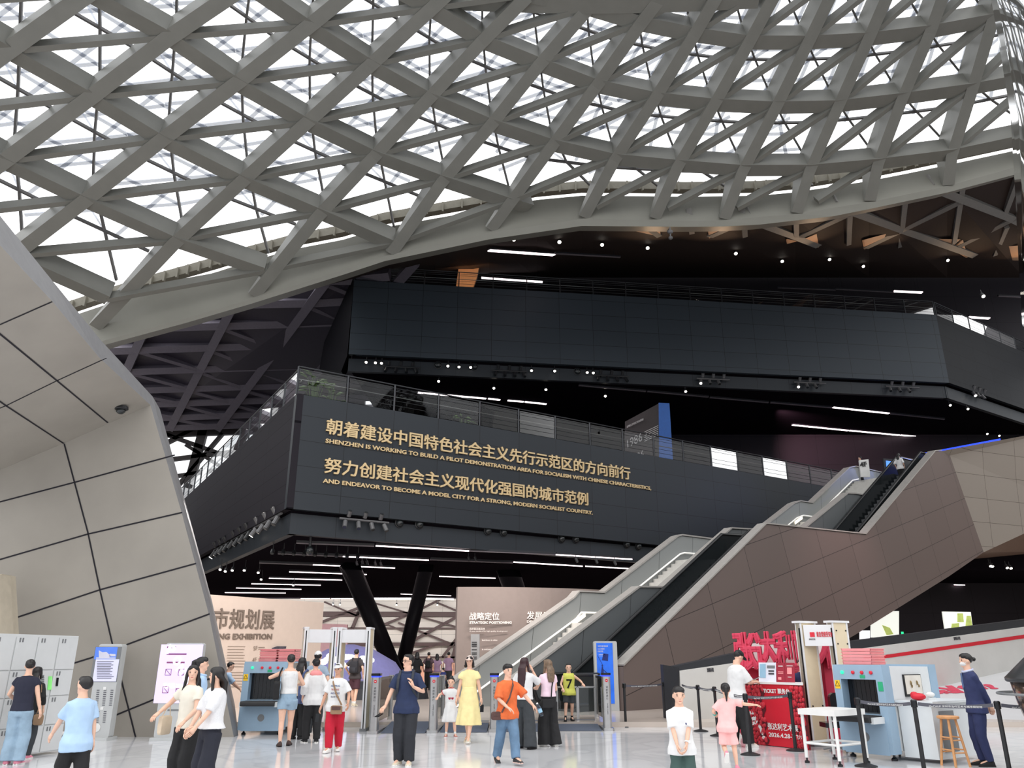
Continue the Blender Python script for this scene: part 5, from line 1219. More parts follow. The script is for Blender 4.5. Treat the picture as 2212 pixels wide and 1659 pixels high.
mb = MB(); q = PY(1950, 1372, 45); mb.box(q, (.12, .05, .35)); tag(mb.build('exit_light', m_green), 'small green emergency light between the map panels', 'light')

# stanchions with belts
def stanchion(p, label):
    t = thing('stanchion', label, 'stanchion', p, group='black belt stanchions')
    mb = MB(); mb.lathe([(.17, 0), (.17, .015), (.12, .03), (.04, .05)], (p.x, p.y, 0), 24); mb.build('base', m_postb, t)
    mb = MB(); mb.lathe([(.032, .04), (.032, .9), (.036, .9), (.036, 1.0)], (p.x, p.y, 0), 14); mb.build('post', m_postb, t)
    mb = MB(); mb.lathe([(.046, .9), (.046, .995), (.03, 1.01)], (p.x, p.y, 0), 14); mb.build('head', m_dark, t)
    return p
ST = [PZ(1352, 1570), PZ(1438, 1562), PZ(1514, 1580), PZ(1551, 1590), PZ(1621, 1631), PZ(1719, 1622), PZ(1871, 1656)]
ST += [PY(1976, 1531, 13.0), PY(2157, 1538, 12.6), PY(2330, 1545, 12.4)]
for p, lb in zip(ST, ('right of the blue poster kiosk', 'behind the boy in the white t-shirt', 'in front of the white ramp wall, nearer the kiosk', 'in front of the white ramp wall, nearer the man in the cap', 'behind the girl in pink', 'in front of the red ticket desk', 'beside the white loading table', 'in front of the white operator cabinet', 'in front of the security guard', 'outside right of the guard')):
    p.z = 0; stanchion(p, 'black belt stanchion ' + lb)
m_belt = mat('grey_belt', S(84, 84, 94), .6)
def belt(a, b, label, dz=.95):
    A, B = a + ZH * dz, b + ZH * dz; d = (B - A).normalized(); A, B = A + d * .05, B - d * .05
    t = thing('barrier_belt', label, 'belt', A.lerp(B, .5), group='stanchion belts')
    n = d.cross(ZH).normalized(); N = 10
    P = [A.lerp(B, i / N) - ZH * .03 * (1 - (2 * i / N - 1) ** 2) for i in range(N + 1)]
    mb = MB(); mb.ribbon([p - ZH * .025 for p in P], .004, .05, ZH); mb.build('band', m_belt, t)
    nn = n if n.dot(O - A) > 0 else -n; L0 = (B - A).length; mb = MB()
    for k in range(max(1, int(L0 / 1.0))):
        f0, f1 = (k + .15) / max(1, int(L0)), (k + .85) / max(1, int(L0))
        p, q = A.lerp(B, f0), A.lerp(B, f1); sg = ZH * .03 * (1 - ((f0 + f1) - 1) ** 2)
        if nn.cross(d).z < 0: p, q = q, p
        if (q - p).cross(ZH).dot(nn) < 0: p, q = q, p
        put_text(mb, 'MoCAUP 深圳市当代艺术与城市规划馆', p - sg - ZH * .014 + nn * .004, q - sg - ZH * .014 + nn * .004, ZH, .03, .002, .0)
    mb.build('lettering', m_white, t)
for i, j, lb in ((0, 1, 'grey belt between the kiosk and the boy in white'), (2, 3, 'grey belt in front of the white ramp wall'), (3, 4, 'grey belt running behind the girl in pink'), (4, 5, 'grey belt in front of the red ticket desk'), (6, 7, 'grey printed belt in front of the right x-ray machine'), (7, 8, 'grey printed belt in front of the security guard'), (8, 9, 'grey printed belt running out at the right')): belt(ST[i], ST[j], lb)
belt(FW.at(.12, 0, .06), ST[2], 'short grey belt fixed to the end of the white ramp wall')

# wooden stool
m_woods = mat('pine_wood', S(206, 150, 100), .5, var=.12, scale=10)
p = PZ(2065, 1655); t = thing('bar_stool', 'light wooden round bar stool beside the security guard', 'stool', p)
mb = MB(); mb.lathe([(.15, .69), (.165, .7), (.165, .725), (.15, .735)], p, 24); mb.build('seat', m_woods, t)
for i in range(4):
    a = pi / 4 + i * pi / 2 + .3; mb = MB(); mb.tube([p + V((cos(a) * .1, sin(a) * .1, .69)), p + V((cos(a) * .2, sin(a) * .2, .0))], .02, 8); mb.build('leg', m_woods, t)
for z, r in ((.2, .172), (.38, .147)):
    for i in range(4):
        a, b = pi / 4 + i * pi / 2 + .3, pi / 4 + (i + 1) * pi / 2 + .3; zz = z + .04 * (i % 2)
        mb = MB(); mb.tube([p + V((cos(a) * r, sin(a) * r, zz)), p + V((cos(b) * r, sin(b) * r, zz))], .012, 6); mb.build('rung', m_woods, t)
# low white trolley behind the guard
t = thing('trolley', 'white tubular trolley behind the stool and the guard', 'trolley', PZ(2020, 1618)); p = PZ(2020, 1618)
for dx_ in (-.35, .35):
    for dy_ in (0, .5): mb = MB(); mb.tube([p + V((dx_, dy_, 0)), p + V((dx_, dy_, .8))], .018, 6); mb.build('leg', m_white, t)
for z in (.3, .8):
    mb = MB(); mb.box(p + V((0, .25, z)), (.72, .54, .03)); mb.build('shelf', m_white, t)
# round dark topped counter with bronze drum, at the right edge
m_bronze = mat('polished_bronze', S(150, 132, 122), .16, metal=.9, var=.05, scale=2)
p = PY(2328, 1560, 12.2); p.z = 0; t = thing('round_counter', 'round bronze counter with dark top at the right edge', 'counter', p)
mb = MB(); mb.lathe([(.78, 1.28), (.8, 1.3), (.8, 1.34), (.5, 1.62), (.3, 1.66)], p, 48); mb.build('top', mat('dark_stone_top', S(52, 54, 56), .3), t, True)
mb = MB(); mb.lathe([(.74, 1.28), (.70, 1.0), (.62, .7), (.56, .5), (.6, .3), (.74, .12), (.78, 0)], p, 48); mb.build('drum', m_bronze, t, True)
mb = MB(); mb.tube([p + V((cos(2 * pi * i / 40) * .93, sin(2 * pi * i / 40) * .93, 1.12)) for i in range(40)], .02, 6, closed=True); mb.build('hoop_rail', m_grey, t)
# mirrored steel shell at the right edge above
m_mirror = mat('mirror_steel', S(214, 216, 220), .06, metal=1.0, var=0)
mb = MB(); rows_ = [(-120, 2120), (60, 2152), (250, 2183), (400, 2192), (560, 2200), (700, 2208), (820, 2225)]
rings = []
for y, x in rows_:
    l = []
    for k, (dx_, Yd) in enumerate(((0, 21.5), (14, 19.6), (60, 17.2), (170, 15.5), (1100, 15.5), (1100, 21.5))): l.append(PY(x + dx_ + (6 * sin(y * .03 + k) if 0 < k < 4 else 0), y, Yd))
    rings.append(l)
mb.loft(rings); tag(mb.build('mirror_shell', m_mirror, None, True), 'curved mirror polished steel shell at the upper right edge', 'sculpture')
# plants on the gallery behind the railing
m_leaf = mat('plant_leaf', S(92, 118, 62), .5, var=.25, scale=9); m_pot = mat('dark_planter', S(46, 46, 50), .6)
def plant(p, h, n, label, seed):
    rr = random.Random(seed); t = thing('potted_plant', label, 'plant', p)
    mb = MB(); mb.lathe([(.25, 0), (.3, .45), (.26, .45), (.24, .4)], p, 16); mb.build('planter', m_pot, t)
    mb = MB(); ml = MB()
    for i in range(n):
        a = rr.uniform(0, 2 * pi); r = rr.uniform(.2, .75) * h * .6; top = p + V((cos(a) * r * .6, sin(a) * r * .6, .4 + h * rr.uniform(.55, 1)))
        mb.tube([p + V((0, 0, .4)), p.lerp(top, .5) + V((0, 0, .1)), top], .012, 5)
        d = V((cos(a), sin(a), rr.uniform(-.1, .5))).normalized(); s = d.cross(ZH).normalized(); L0 = h * rr.uniform(.3, .45); w = L0 * .2; n_ = s.cross(d)
        P = [top, top + d * L0 * .35 + s * w, top + d * L0 - ZH * .1, top + d * L0 * .35 - s * w]
        mid = top + d * L0 * .5 + n_ * .06
        for q0, q1 in zip(P, P[1:] + P[:1]): ml.add([q0, q1, mid], [(0, 1, 2)])
    mb.build('stem', m_leaf, t); ml.build('leaf', m_leaf, t)
plant(G1.at(1.0, 11.75, -.75), 1.7, 22, 'tall leafy plant behind the corner of the lower gallery railing', 5)
plant(G1.at(1.9, 11.75, -.8), 1.4, 16, 'leafy plant second from the corner of the lower gallery railing', 6)
plant(G1.at(8.9, 11.75, -.8), 1.1, 16, 'low bushy plant half way along the lower gallery railing', 8)
# ================================================================ PEOPLE
def ik(S_, T, a, b, pole):
    d = T - S_; L0 = max(1e-4, min(d.length, (a + b) * .999)); n = d.normalized(); T = S_ + n * L0
    x = (a * a - b * b + L0 * L0) / (2 * L0); h = sqrt(max(0, a * a - x * x))
    pv = V(pole); pv = (pv - n * pv.dot(n))
    pv = pv.normalized() if pv.length > 1e-4 else V((0, 1, 0))
    return S_ + n * x + pv * h, T
_clouds = bpy.data.textures.new('fold_noise', 'CLOUDS'); _clouds.noise_scale = .11; _clouds.noise_depth = 1
def soft(o, vox, smooth=2, fold=0.0):
    r = o.modifiers.new('r', 'REMESH'); r.mode = 'VOXEL'; r.voxel_size = vox; r.use_smooth_shade = True
    s = o.modifiers.new('s', 'SMOOTH'); s.iterations = smooth; s.factor = .5
    if fold:
        d = o.modifiers.new('d', 'DISPLACE'); d.texture = _clouds; d.strength = fold; d.mid_level = .5
    return o
def skin(tone=0):
    c = [S(226, 182, 158), S(206, 156, 130), S(186, 138, 112)][tone]
    return mat('skin_%d' % tone, c, .55, var=.04, scale=20)
m_hair = mat('black_hair', S(24, 21, 22), .45, var=.2, scale=40); m_hairb = mat('brown_streaked_hair', S(112, 92, 74), .5, var=.35, scale=30); m_hairm = mat('dark_maroon_hair', S(52, 26, 32), .45, var=.2, scale=30); m_hairg = mat('grey_black_hair', S(48, 46, 46), .5)
m_eye = mat('eye_dark', S(28, 22, 20), .2, var=0); m_lip = mat('lip', S(186, 104, 98), .5, var=0)
def cloth(name, r, g, b, var=.06, scale=8, rough=.85): return mat('cloth_' + name, S(r, g, b), rough, var=var, scale=scale)
def ring(c, rx, ry, n=16): return [c + V((rx * cos(2 * pi * i / n), ry * sin(2 * pi * i / n), 0)) for i in range(n)]
class P_: pass
def person(label, px, feet=None, head=None, H=None, Y=None, z=0.0, X=None, rz=0.0, child=0.0, male=False, wide=1.0, tone=0, lean=(0, 0), yaw=0, pitch=0, tilt=0,
           hands=None, feet_pos=None, hand_dir=None, curl=.5, hair='short', hairm=None, hair_len=.2, cap=None, top=None, bottom=None, shoes=None, vox=.012, glasses=False, mask=None, pole=None, foot_pitch=(0, 0), group=None, socks=None, extra_face=True):
    if X is not None: base = V((X, Y, z))
    else:
        base = PZ(px, feet, z) if Y is None else PY(px, 1400, Y); base.z = z
    if H is None: H = PY(px, head, base.y).z - z
    hh = .132 + .038 * child
    shw = (.112 if male else .101) * wide * (1 - .05 * child); hipw = .050; hip = .505 - .035 * child; chin = 1 - hh; shz = chin - .047 + .012 * child
    lx, ly = lean
    R = Matrix.Rotation(radians(rz), 4, 'Z')
    root = thing('person', label, 'person', base, radians(rz), group)
    M0 = root.matrix_basis.copy()
    root.matrix_basis = Matrix.Identity(4)
    sp = lambda zz: V((lx * max(0, zz - hip) / (shz - hip), ly * max(0, zz - hip) / (shz - hip), zz))
    tor = [(hip - .045, .075, .058), (hip, .092, .066), (hip + .07, .083, .060), (hip + .12, .078, .056), ((hip + .12 + shz) / 2 + .02, .093, .066), (shz - .045, .096, .062), (shz - .01, .082, .050), (shz + .018, .048, .040)]
    bw = wide
    # --- body
    mb = MB()
    mb.loft([ring(sp(zz) * H, rx * H * bw, ry * H * bw) for zz, rx, ry in tor])
    nb = sp(shz); headc = sp(1.0)
    nk = V((nb.x, nb.y, shz)); nt = V((nb.x, nb.y + .008, chin + .02))
    nr = .030 if not male else .035
    mb.tube([nk * H, nt * H], [nr * 1.25 * H, nr * H], 12)
    HR = Matrix.Rotation(radians(yaw), 4, 'Z') @ Matrix.Rotation(radians(tilt), 4, 'Y') @ Matrix.Rotation(radians(pitch), 4, 'X')
    hp = V((nb.x, nb.y + .006, chin - .0)) * H
    HH = hh * H
    hm = lambda x, y, t: hp + HR @ (V((x, y, hh * (1 - t) / hh)) * HH)   # t: 0 at the crown, 1 at the chin
    H3 = HR.to_3x3()
    def hell(m, x, y, t, r, n=14, k=10): m.ell(hm(x, y, t), (r[0] * HH, r[1] * HH, r[2] * HH), n, k, 0, H3)
    hell(mb, 0, 0, .42, (.335, .41, .42)); hell(mb, 0, .07, .72, (.25, .30, .28)); hell(mb, 0, .40, .60, (.055, .09, .11), 8, 6); hell(mb, 0, .30, .88, (.12, .1, .1), 8, 6)
    for s in (-1, 1): hell(mb, s * .335, -.02, .56, (.05, .09, .13), 8, 6)
    arms = {}
    al, fl = .160 - .008 * child, .140 - .006 * child
    hands = hands or {}
    for s in (-1, 1):
        sh = V((nb.x + s * (shw - .018), nb.y, shz - .026))
        T = hands.get(s, (s * (shw + .035), .015, shz - .285))
        T = V((T[0], T[1], T[2]))
        el, wr = ik(sh, T, al, fl, (pole or {}).get(s, (s * .55, -1, -.15)))
        arms[s] = (sh, el, wr)
        q = [sh, sh.lerp(el, .5), el, el.lerp(wr, .4), wr]
        mb.tube([p * H for p in q], [.030 * bw * H, .026 * bw * H, .0215 * H, .0215 * H, .0145 * H], 10)
    legs = {}
    fp = feet_pos or {}
    an = .045
    for s in (-1, 1):
        hj = V((s * hipw, 0, hip - .015)); T = V(fp.get(s, (s * .052, 0, an)))
        kn, ank = ik(hj, T, (hip - .015 - an) * .515, (hip - .015 - an) * .497, (s * .08, 1, 0))
        legs[s] = (hj, kn, ank)
        q = [hj, hj.lerp(kn, .5), kn, kn.lerp(ank, .35) - V((0, .008, 0)), ank]
        mb.tube([p * H for p in q], [.055 * bw * H, .046 * bw * H, .032 * H, .031 * H, .018 * H], 10)
        fd = V((sin(radians(s * 8)), cos(radians(8)), -.22)); mb.tube([(ank - fd * .015) * H, (ank + fd * .06) * H + V((0, 0, -.005)), (ank + fd * .095) * H + V((0, 0, -.004))], [.020 * H, .019 * H, .012 * H], 8)
    body = mb.build('body', skin(tone), root, True); soft(body, vox, 2)
    # --- hands: palm, four fingers of unequal length, thumb
    for s in (-1, 1):
        sh, el, wr = arms[s]
        fd = (V((hand_dir or {}).get(s, tuple((wr - el).normalized())))).normalized()
        side = fd.cross(V((0, 0, 1))); side = (side if side.length > .2 else V((0, 1, 0))).normalized()
        if abs(fd.z) > .75: side = V((0, 1, 0))
        pn = fd.cross(side).normalized()
        if abs(fd.z) > .75: pn = V((-s, 0, 0)); side = pn.cross(fd).normalized(); side = side if side.y > 0 else -side
        u = .105 * H * (1.0 if not child else .95)
        mb = MB(); w0 = wr * H
        P = lambda a, b, c: w0 + fd * a * u + side * b * u + pn * c * u
        rr = []
        for a, hw, ht in ((-.08, .15, .12), (.12, .19, .13), (.34, .23, .12), (.5, .22, .10)):
            rr.append([P(a, hw * cos(2 * pi * i / 10), ht * sin(2 * pi * i / 10)) for i in range(10)])
        mb.loft(rr)
        for i, (b, L0) in enumerate(((.165, .43), (.055, .50), (-.055, .46), (-.16, .36))):
            pts = [P(.46, b, 0)]; a, c = .46, 0; ang = curl * .5
            for seg in (.45, .32, .23):
                a += cos(ang) * L0 * seg; c += sin(ang) * L0 * seg; pts.append(P(a, b * 1.05, c)); ang += curl * .8
            mb.tube(pts, [.058 * u, .055 * u, .05 * u, .038 * u], 6)
        mb.tube([P(.08, .17, .03), P(.26, .30, .08), P(.42, .33, .14), P(.52, .31, .2)], [.07 * u, .066 * u, .056 * u, .04 * u], 6)
        mb.build('hand', skin(tone), body, True)
    # --- face
    if extra_face:
        for s in (-1, 1):
            mb = MB(); hell(mb, s * .15, .335, .50, (.055, .035, .028), 8, 6); mb.build('eye', m_eye, root, True)
            mb = MB(); hell(mb, s * .155, .345, .41, (.085, .03, .016), 8, 5); mb.build('eyebrow', m_hair, root, True)
        if not mask: mb = MB(); hell(mb, 0, .345, .80, (.085, .035, .028), 8, 5); mb.build('lips', m_lip, root, True)
    hmaterial = hairm or m_hair
    # --- hair
    if hair:
        mb = MB()
        hell(mb, 0, -.09, .37, (.365, .41, .39)); 
        hell(mb, 0, .10, .15, (.30, .25, .16))
        if hair in ('long', 'bob', 'pony', 'bun', 'fringe'): 
            hell(mb, .12, .17, .22, (.2, .22, .19)); hell(mb, -.14, .16, .22, (.2, .22, .19))
        if hair == 'fringe': hell(mb, 0, .19, .24, (.30, .22, .17))
        if hair in ('long', 'bob'):
            zl = (1 - hair_len) if hair == 'long' else chin - .01
            top_ = hm(0, -.1, .3); 
            bk = V((nb.x, nb.y - (.075 if hair == 'long' else .05), zl)) * H
            mid = hm(0, -.2, .9); mid.y = min(mid.y, (nb.y - .055) * H)
            mb.loft([ring(top_, .36 * HH, .36 * HH, 12), ring(hm(0, -.18, .6), .37 * HH, .30 * HH, 12), ring(mid, .40 * HH, .20 * HH, 12), ring(mid.lerp(bk, .6), .42 * HH, .17 * HH, 12), ring(bk, .30 * HH, .10 * HH, 12)])
            for s in (-1, 1):
                fr = V((nb.x + s * .062, nb.y + .052, zl + .03)) * H
                mb.tube([hm(s * .28, .08, .25), hm(s * .36, .06, .6), hm(s * .38, .05, 1.0), fr], [.10 * HH, .11 * HH, .12 * HH, .05 * HH], 8)
        if hair == 'bun': hell(mb, 0, -.56, .42, (.17, .15, .16))
        if hair == 'pony':
            mb.tube([hm(0, -.42, .22), hm(0, -.62, .35), hm(0, -.66, .8), hm(0, -.58, 1.35)], [.10 * HH, .15 * HH, .14 * HH, .05 * HH], 8)
        if hair == 'topbun': hell(mb, 0, -.12, -.05, (.2, .2, .14))
        soft(mb.build('hair', hmaterial, root, True), vox * .9, 2, .008)
    if cap:
        mb = MB(); n = 18; rings = []
        for i in range(7):
            t = i / 6 * pi / 2; rings.append([hm(.385 * cos(t) * cos(2 * pi * j / n), -.03 + .45 * cos(t) * sin(2 * pi * j / n), .34 - .40 * sin(t) + .0) for j in range(n)])
        mb.loft(rings); c = mb.build('cap', cap, root, True)
        mb = MB(); pts = [hm(.34 * cos(a), .28 + .52 * sin(a), .33 + .06 * sin(a)) for a in [pi * i / 12 for i in range(13)]]
        mb.prism(pts, H3 @ V((0, 0, .03 * HH))); mb.build('brim', cap, c, True)
    if glasses:
        mb = MB()
        for s in (-1, 1): mb.tube([hm(s * .16 + .11 * cos(2 * pi * i / 10), .40, .5 + .09 * sin(2 * pi * i / 10)) for i in range(10)], .012 * HH, 5, closed=True); mb.tube([hm(s * .27, .40, .48), hm(s * .36, .0, .5)], .012 * HH, 5)
        mb.tube([hm(-.05, .41, .49), hm(.05, .41, .49)], .012 * HH, 5); mb.build('glasses', m_hair, root)
    if mask:
        mb = MB(); hell(mb, 0, .16, .74, (.25, .30, .2)); soft(mb.build('face_mask', mask, root, True), vox * .8, 2)
        mb = MB()
        for s in (-1, 1): mb.tube([hm(s * .24, .2, .68), hm(s * .36, -.03, .55)], .012 * HH, 5)
        mb.build('mask_loop', mask, root)
    # --- clothes
    g = P_(); g.root, g.M0, g.H, g.arms, g.legs, g.nb, g.hm, g.shz, g.hip, g.shw = root, M0, H, arms, legs, nb, hm, shz, hip, shw
    def sleeve(m, s, f, r0, r1):
        sh, el, wr = arms[s]
        a = sh + V((-s * .035, 0, .012))
        if f <= 1: pts = [a, sh, sh.lerp(el, f * .6), sh.lerp(el, f)]; rs = [.026, .034, r0, r1]
        else: pts = [a, sh, el, el.lerp(wr, (f - 1) * .6), el.lerp(wr, f - 1)]; rs = [.026, .034, r0, (r0 + r1) / 2, r1]
        m.tube([p * H for p in pts], [r * H * bw for r in rs], 12)
    if top:
        m_t = top['m']; mg = top.get('ease', .010); hem = top.get('hem', hip - .03); sl = top.get('sleeve', .62)
        mb = MB(); rs = []
        lo_ = hem < hip - .015
        rs.append(ring(sp(hem) * H, max(.094 + mg + top.get('flare', .004), .127 if lo_ else 0) * H * bw, max(.070 + mg + top.get('flare', .004), .094 if lo_ else 0) * H * bw))
        for zz, rx, ry in tor[1:]:
            if zz > hem + .02:
                last = zz > shz
                if last and top.get('neck') == 'low': continue
                if lo_ and zz < hip + .02: rx, ry = .112, .082
                rs.append(ring(sp(zz) * H, (max(rx, .088 if zz < shz - .05 else 0) + (mg if not last else .004)) * H * bw, (max(ry, .060 if zz < shz - .05 else 0) + (mg if not last else .006)) * H * bw))
        mb.loft(rs)
        if sl > 0:
            for s in (-1, 1): sleeve(mb, s, sl, top.get('r0', .038), top.get('r1', .040))
        elif sl == 0:
            for s in (-1, 1): mb.ell((V((nb.x + s * (shw - .035), nb.y, shz - .008))) * H, (.035 * H, .04 * H, .03 * H), 10, 6)
        g.top = soft(mb.build(top.get('name', 'shirt'), m_t, root, True), max(vox, .011), 2, top.get('fold', .016))
        if top.get('collar'):
            mb = MB(); c = sp(shz + .02) * H; mb.tube([c + V((.052 * H * cos(a), .046 * H * sin(a) + .006 * H, -.012 * H * sin(a))) for a in [2 * pi * i / 14 for i in range(14)]], .011 * H, 6, closed=True); mb.build('collar', top['collar'], g.top, True)
        if top.get('sling'):
            pass
    if bottom:
        k = bottom['kind']; mb = MB(); wz = bottom.get('waist', hip + .075)
        if k in ('trousers', 'shorts'):
            mb.loft([ring(sp(zz) * H, rx * H * bw, ry * H * bw) for zz, rx, ry in ((wz, .088, .066), (hip + .02, .100, .076), (hip - .03, .098, .074), (hip - .06, .085, .066))])
            a, b = bottom.get('thigh', .060), bottom.get('hemr', .036); end = bottom.get('end', 1.75)
            for s in (-1, 1):
                hj, kn, ank = legs[s]
                pts = [hj + V((0, 0, .01)), hj.lerp(kn, .4)]; rs = [a, a * .96]
                if end <= 1: pts.append(hj.lerp(kn, end)); rs.append(b)
                else:
                    pts += [kn, kn.lerp(ank, .5 * (end - 1)), kn.lerp(ank, end - 1)]; kr = bottom.get('knee', (a + b) / 2); rs += [kr, (kr + b) / 2, b]
                mb.tube([p * H for p in pts], [r * H * bw for r in rs], 14)
        else:
            he = bottom.get('end', .25); fw = bottom.get('flare', .16); n = 36; rs = []
            for i in range(9):
                t = i / 8; zz = wz + (he - wz) * t; r = .086 + (fw - .086) * t ** .8; am = .10 * t
                rs.append([(sp(max(zz, hip)) * H + V((0, 0, (zz - max(zz, hip)) * H))) + V((r * H * bw * (1 + am * sin(7 * a)) * cos(a), r * .85 * H * bw * (1 + am * sin(7 * a)) * sin(a), 0)) for a in [2 * pi * j / n for j in range(n)]])
            mb.loft(rs)
        g.bottom = soft(mb.build(bottom.get('name', k), bottom['m'], root, True), max(vox, .012), 2, bottom.get('fold', .016))
    if socks:
        for s in (-1, 1):
            hj, kn, ank = legs[s]; mb = MB(); mb.tube([(ank + V((0, 0, -.01))) * H, ank.lerp(kn, .22) * H], .022 * H, 10); mb.build('sock', socks, root, True)
    if shoes:
        for i, s in enumerate((-1, 1)):
            hj, kn, ank = legs[s]; a = ank * H
            RM = Matrix.Rotation(radians(-s * 9), 4, 'Z') @ Matrix.Rotation(radians(-foot_pitch[i]), 4, 'X')
            mb = MB(); rs = []
            for y, hw, z1 in ((-.036, .014, .040), (-.026, .024, .060), (.004, .027, .064), (.045, .028, .048), (.085, .029, .030), (.110, .019, .018)):
                rs.append([a + RM @ (V((hw * cos(t), y, (-.045 + .012 + (z1 - .012) * max(0, sin(t)) - .012 * max(0, -sin(t)) * .6)) ) * H) for t in [2 * pi * j / 12 for j in range(12)]])
            mb.loft(rs); sh_ = mb.build('shoe', shoes[0], root, True)
            mb = MB(); mb.prism([a + RM @ (V((x, y, -.0445)) * H) for x, y in ((-.02, -.036), (.02, -.036), (.03, .06), (.026, .098), (.008, .114), (-.008, .114), (-.026, .098), (-.03, .06))], RM.to_3x3() @ V((0, 0, .012 * H))); mb.build('sole', shoes[1], sh_)
    root.matrix_basis = M0
    return g
def held(g, name, label, cat, build, group=None):
    """something carried: a thing of its own, modelled in the carrier's frame"""
    t = thing(name, label, cat); build(t); t.matrix_basis = g.M0
    if group: t['group'] = group
    return t
def bag(g, name, label, c, d, m, strap, r=.06, strapm=None, flap=None):
    def f_(t):
        H = g.H; mb = MB(); M = Matrix.Rotation(radians(c[3]) if len(c) > 3 else 0, 3, 'Z')
        mb.rbox(V(c[:3]) * H, V(d) * H, min(d) * .45 * H, 4, 0, M, axis=[i for i in range(3) if d[i] == min(d)][0]); soft(mb.build('bag_body', m, t, True), .012, 3, .01)
        if flap:
            mb = MB(); mb.rbox(V(c[:3]) * H + M @ (V((0, d[1] * .5, d[2] * .22)) * H), (d[0] * .8 * H, .012, d[2] * .4 * H), .004, 2, 0, M); mb.build('flap', flap, t)
        if strap: mb = MB(); mb.tube([V(p) * H for p in strap], r * .12, 6); mb.build('strap', strapm or m, t)
    return held(g, name, label, 'bag', f_)
def phone(g, label, p, dirn, m=None):
    def f_(t):
        mb = MB(); d = V(dirn).normalized(); s = d.cross(ZH).normalized() if abs(d.z) < .9 else V((1, 0, 0)); n = d.cross(s).normalized()
        q = V(p) * g.H; mb.prism([q - d * .07 - s * .036, q - d * .07 + s * .036, q + d * .07 + s * .036, q + d * .07 - s * .036], n * .009); mb.build('casing', m or m_dark, t)
        mb = MB(); q = q - n * .002; mb.prism([q - d * .065 - s * .033, q - d * .065 + s * .033, q + d * .065 + s * .033, q + d * .065 - s * .033], n * .002); mb.build('screen', m_dark, t)
    return held(g, 'phone', label, 'phone', f_)
def print_on(g, s, w, z, h, m, y=.5, name='print', back=False, xo=0.0):
    """lettering shrink-wrapped onto the front of a garment"""
    H = g.H; mb = MB(); sgn = -1 if back else 1; c = g.nb * ((z - g.hip) / (g.shz - g.hip)); yy = c.y * H + sgn * y * .4
    put_text(mb, s, V((c.x * H + xo + sgn * w / 2, yy, z * H)), V((c.x * H + xo - sgn * w / 2, yy, z * H)), ZH, h, .003, .01)
    o = mb.build(name, m, None); o.parent = g.top
    sd = o.modifiers.new('d', 'SUBSURF'); sd.subdivision_type = 'SIMPLE'; sd.levels = sd.render_levels = 3
    k = o.modifiers.new('w', 'SHRINKWRAP'); k.target = g.top; k.wrap_method = 'PROJECT'; k.use_project_y = True; k.use_positive_direction = True; k.use_negative_direction = True; k.offset = .009
    return o
def backpack(g, label, m, s=1.0):
    def f_(t):
        H = g.H; n = g.nb; mb = MB(); c = V((n.x, n.y - .115, g.shz - .14)) * H; mb.rbox(c, (.17 * H * s, .085 * H * s, .24 * H * s), .035 * H, 4, axis=1); soft(mb.build('bag_body', m, t, True), .014, 3, .01)
        mb = MB(); mb.rbox(c + V((0, -.05, -.05)) * H, (.13 * H * s, .03 * H, .11 * H * s), .02 * H, 3, axis=1); mb.build('pocket', m, t, True)
        for q in (-1, 1):
            mb = MB(); mb.ribbon([V((n.x + q * .055, n.y - .085, g.shz - .03)) * H, V((n.x + q * .062, n.y - .04, g.shz + .027)) * H, V((n.x + q * .066, n.y + .03, g.shz + .02)) * H, V((n.x + q * .07, n.y + .083, g.shz - .05)) * H, V((n.x + q * .075, n.y + .083, g.shz - .13)) * H, V((n.x + q * .098, n.y + .02, g.shz - .21)) * H, V((n.x + q * .07, n.y - .08, g.shz - .24)) * H], .04, .012, (0, 1, .3)); mb.build('strap', m, t)
    return held(g, 'backpack', label, 'backpack', f_)
WHITE = cloth('white', 222, 222, 222, .03); OFFW = cloth('cream', 226, 220, 206, .04); BLACK = cloth('black', 28, 28, 30, .1); CHAR = cloth('charcoal', 54, 58, 62); NAVYT = cloth('navy_tee', 34, 36, 54); NAVYP = cloth('navy_polo', 36, 48, 80, .1, 12)
JEANS = cloth('blue_denim', 96, 124, 152, .18, 6); JEANL = cloth('light_denim', 142, 166, 186, .15, 6); LBLUE = cloth('sky_blue', 172, 200, 230); RED = cloth('crimson', 190, 22, 50); YELL = cloth('pale_yellow', 240, 224, 164); ORANGE = cloth('orange', 226, 110, 58, .14, 9)
PINK = cloth('soft_pink', 250, 190, 188); PINKW = cloth('pink_white', 242, 214, 228); LIME = cloth('lime_yellow', 206, 206, 96); DGREEN = cloth('dark_green', 62, 84, 80); BEIGE = cloth('beige', 214, 196, 172); BROWN = cloth('brown_leather', 90, 66, 62, .12); TAN = cloth('tan_leather', 146, 118, 92, .1); SUIT = cloth('navy_suit', 44, 52, 92, .08); MAROON = cloth('plum', 92, 72, 80); PURP = cloth('lilac', 170, 140, 170); GREYBL = cloth('grey_blue', 150, 166, 184); BPRINT = cloth('blue_print', 70, 82, 120, .5, 18)
SOLEW = mat('white_sole', S(232, 230, 226), .6, var=0); SHW = (cloth('white_shoe', 230, 228, 222), SOLEW); SHB = (cloth('black_shoe', 30, 30, 32), BLACK); SHBE = (cloth('beige_shoe', 206, 196, 176), SOLEW); SHP = (cloth('pink_shoe', 226, 140, 160), SOLEW); SHDP = (cloth('dusty_pink_shoe', 176, 112, 108), SOLEW)
tr = lambda m, **k: dict(kind='trousers', m=m, **k)
WIDE = dict(thigh=.066, knee=.066, hemr=.072, end=2.09)
SLIM = dict(thigh=.060, hemr=.034, end=2.0)
REG = dict(thigh=.063, hemr=.044, end=2.03)

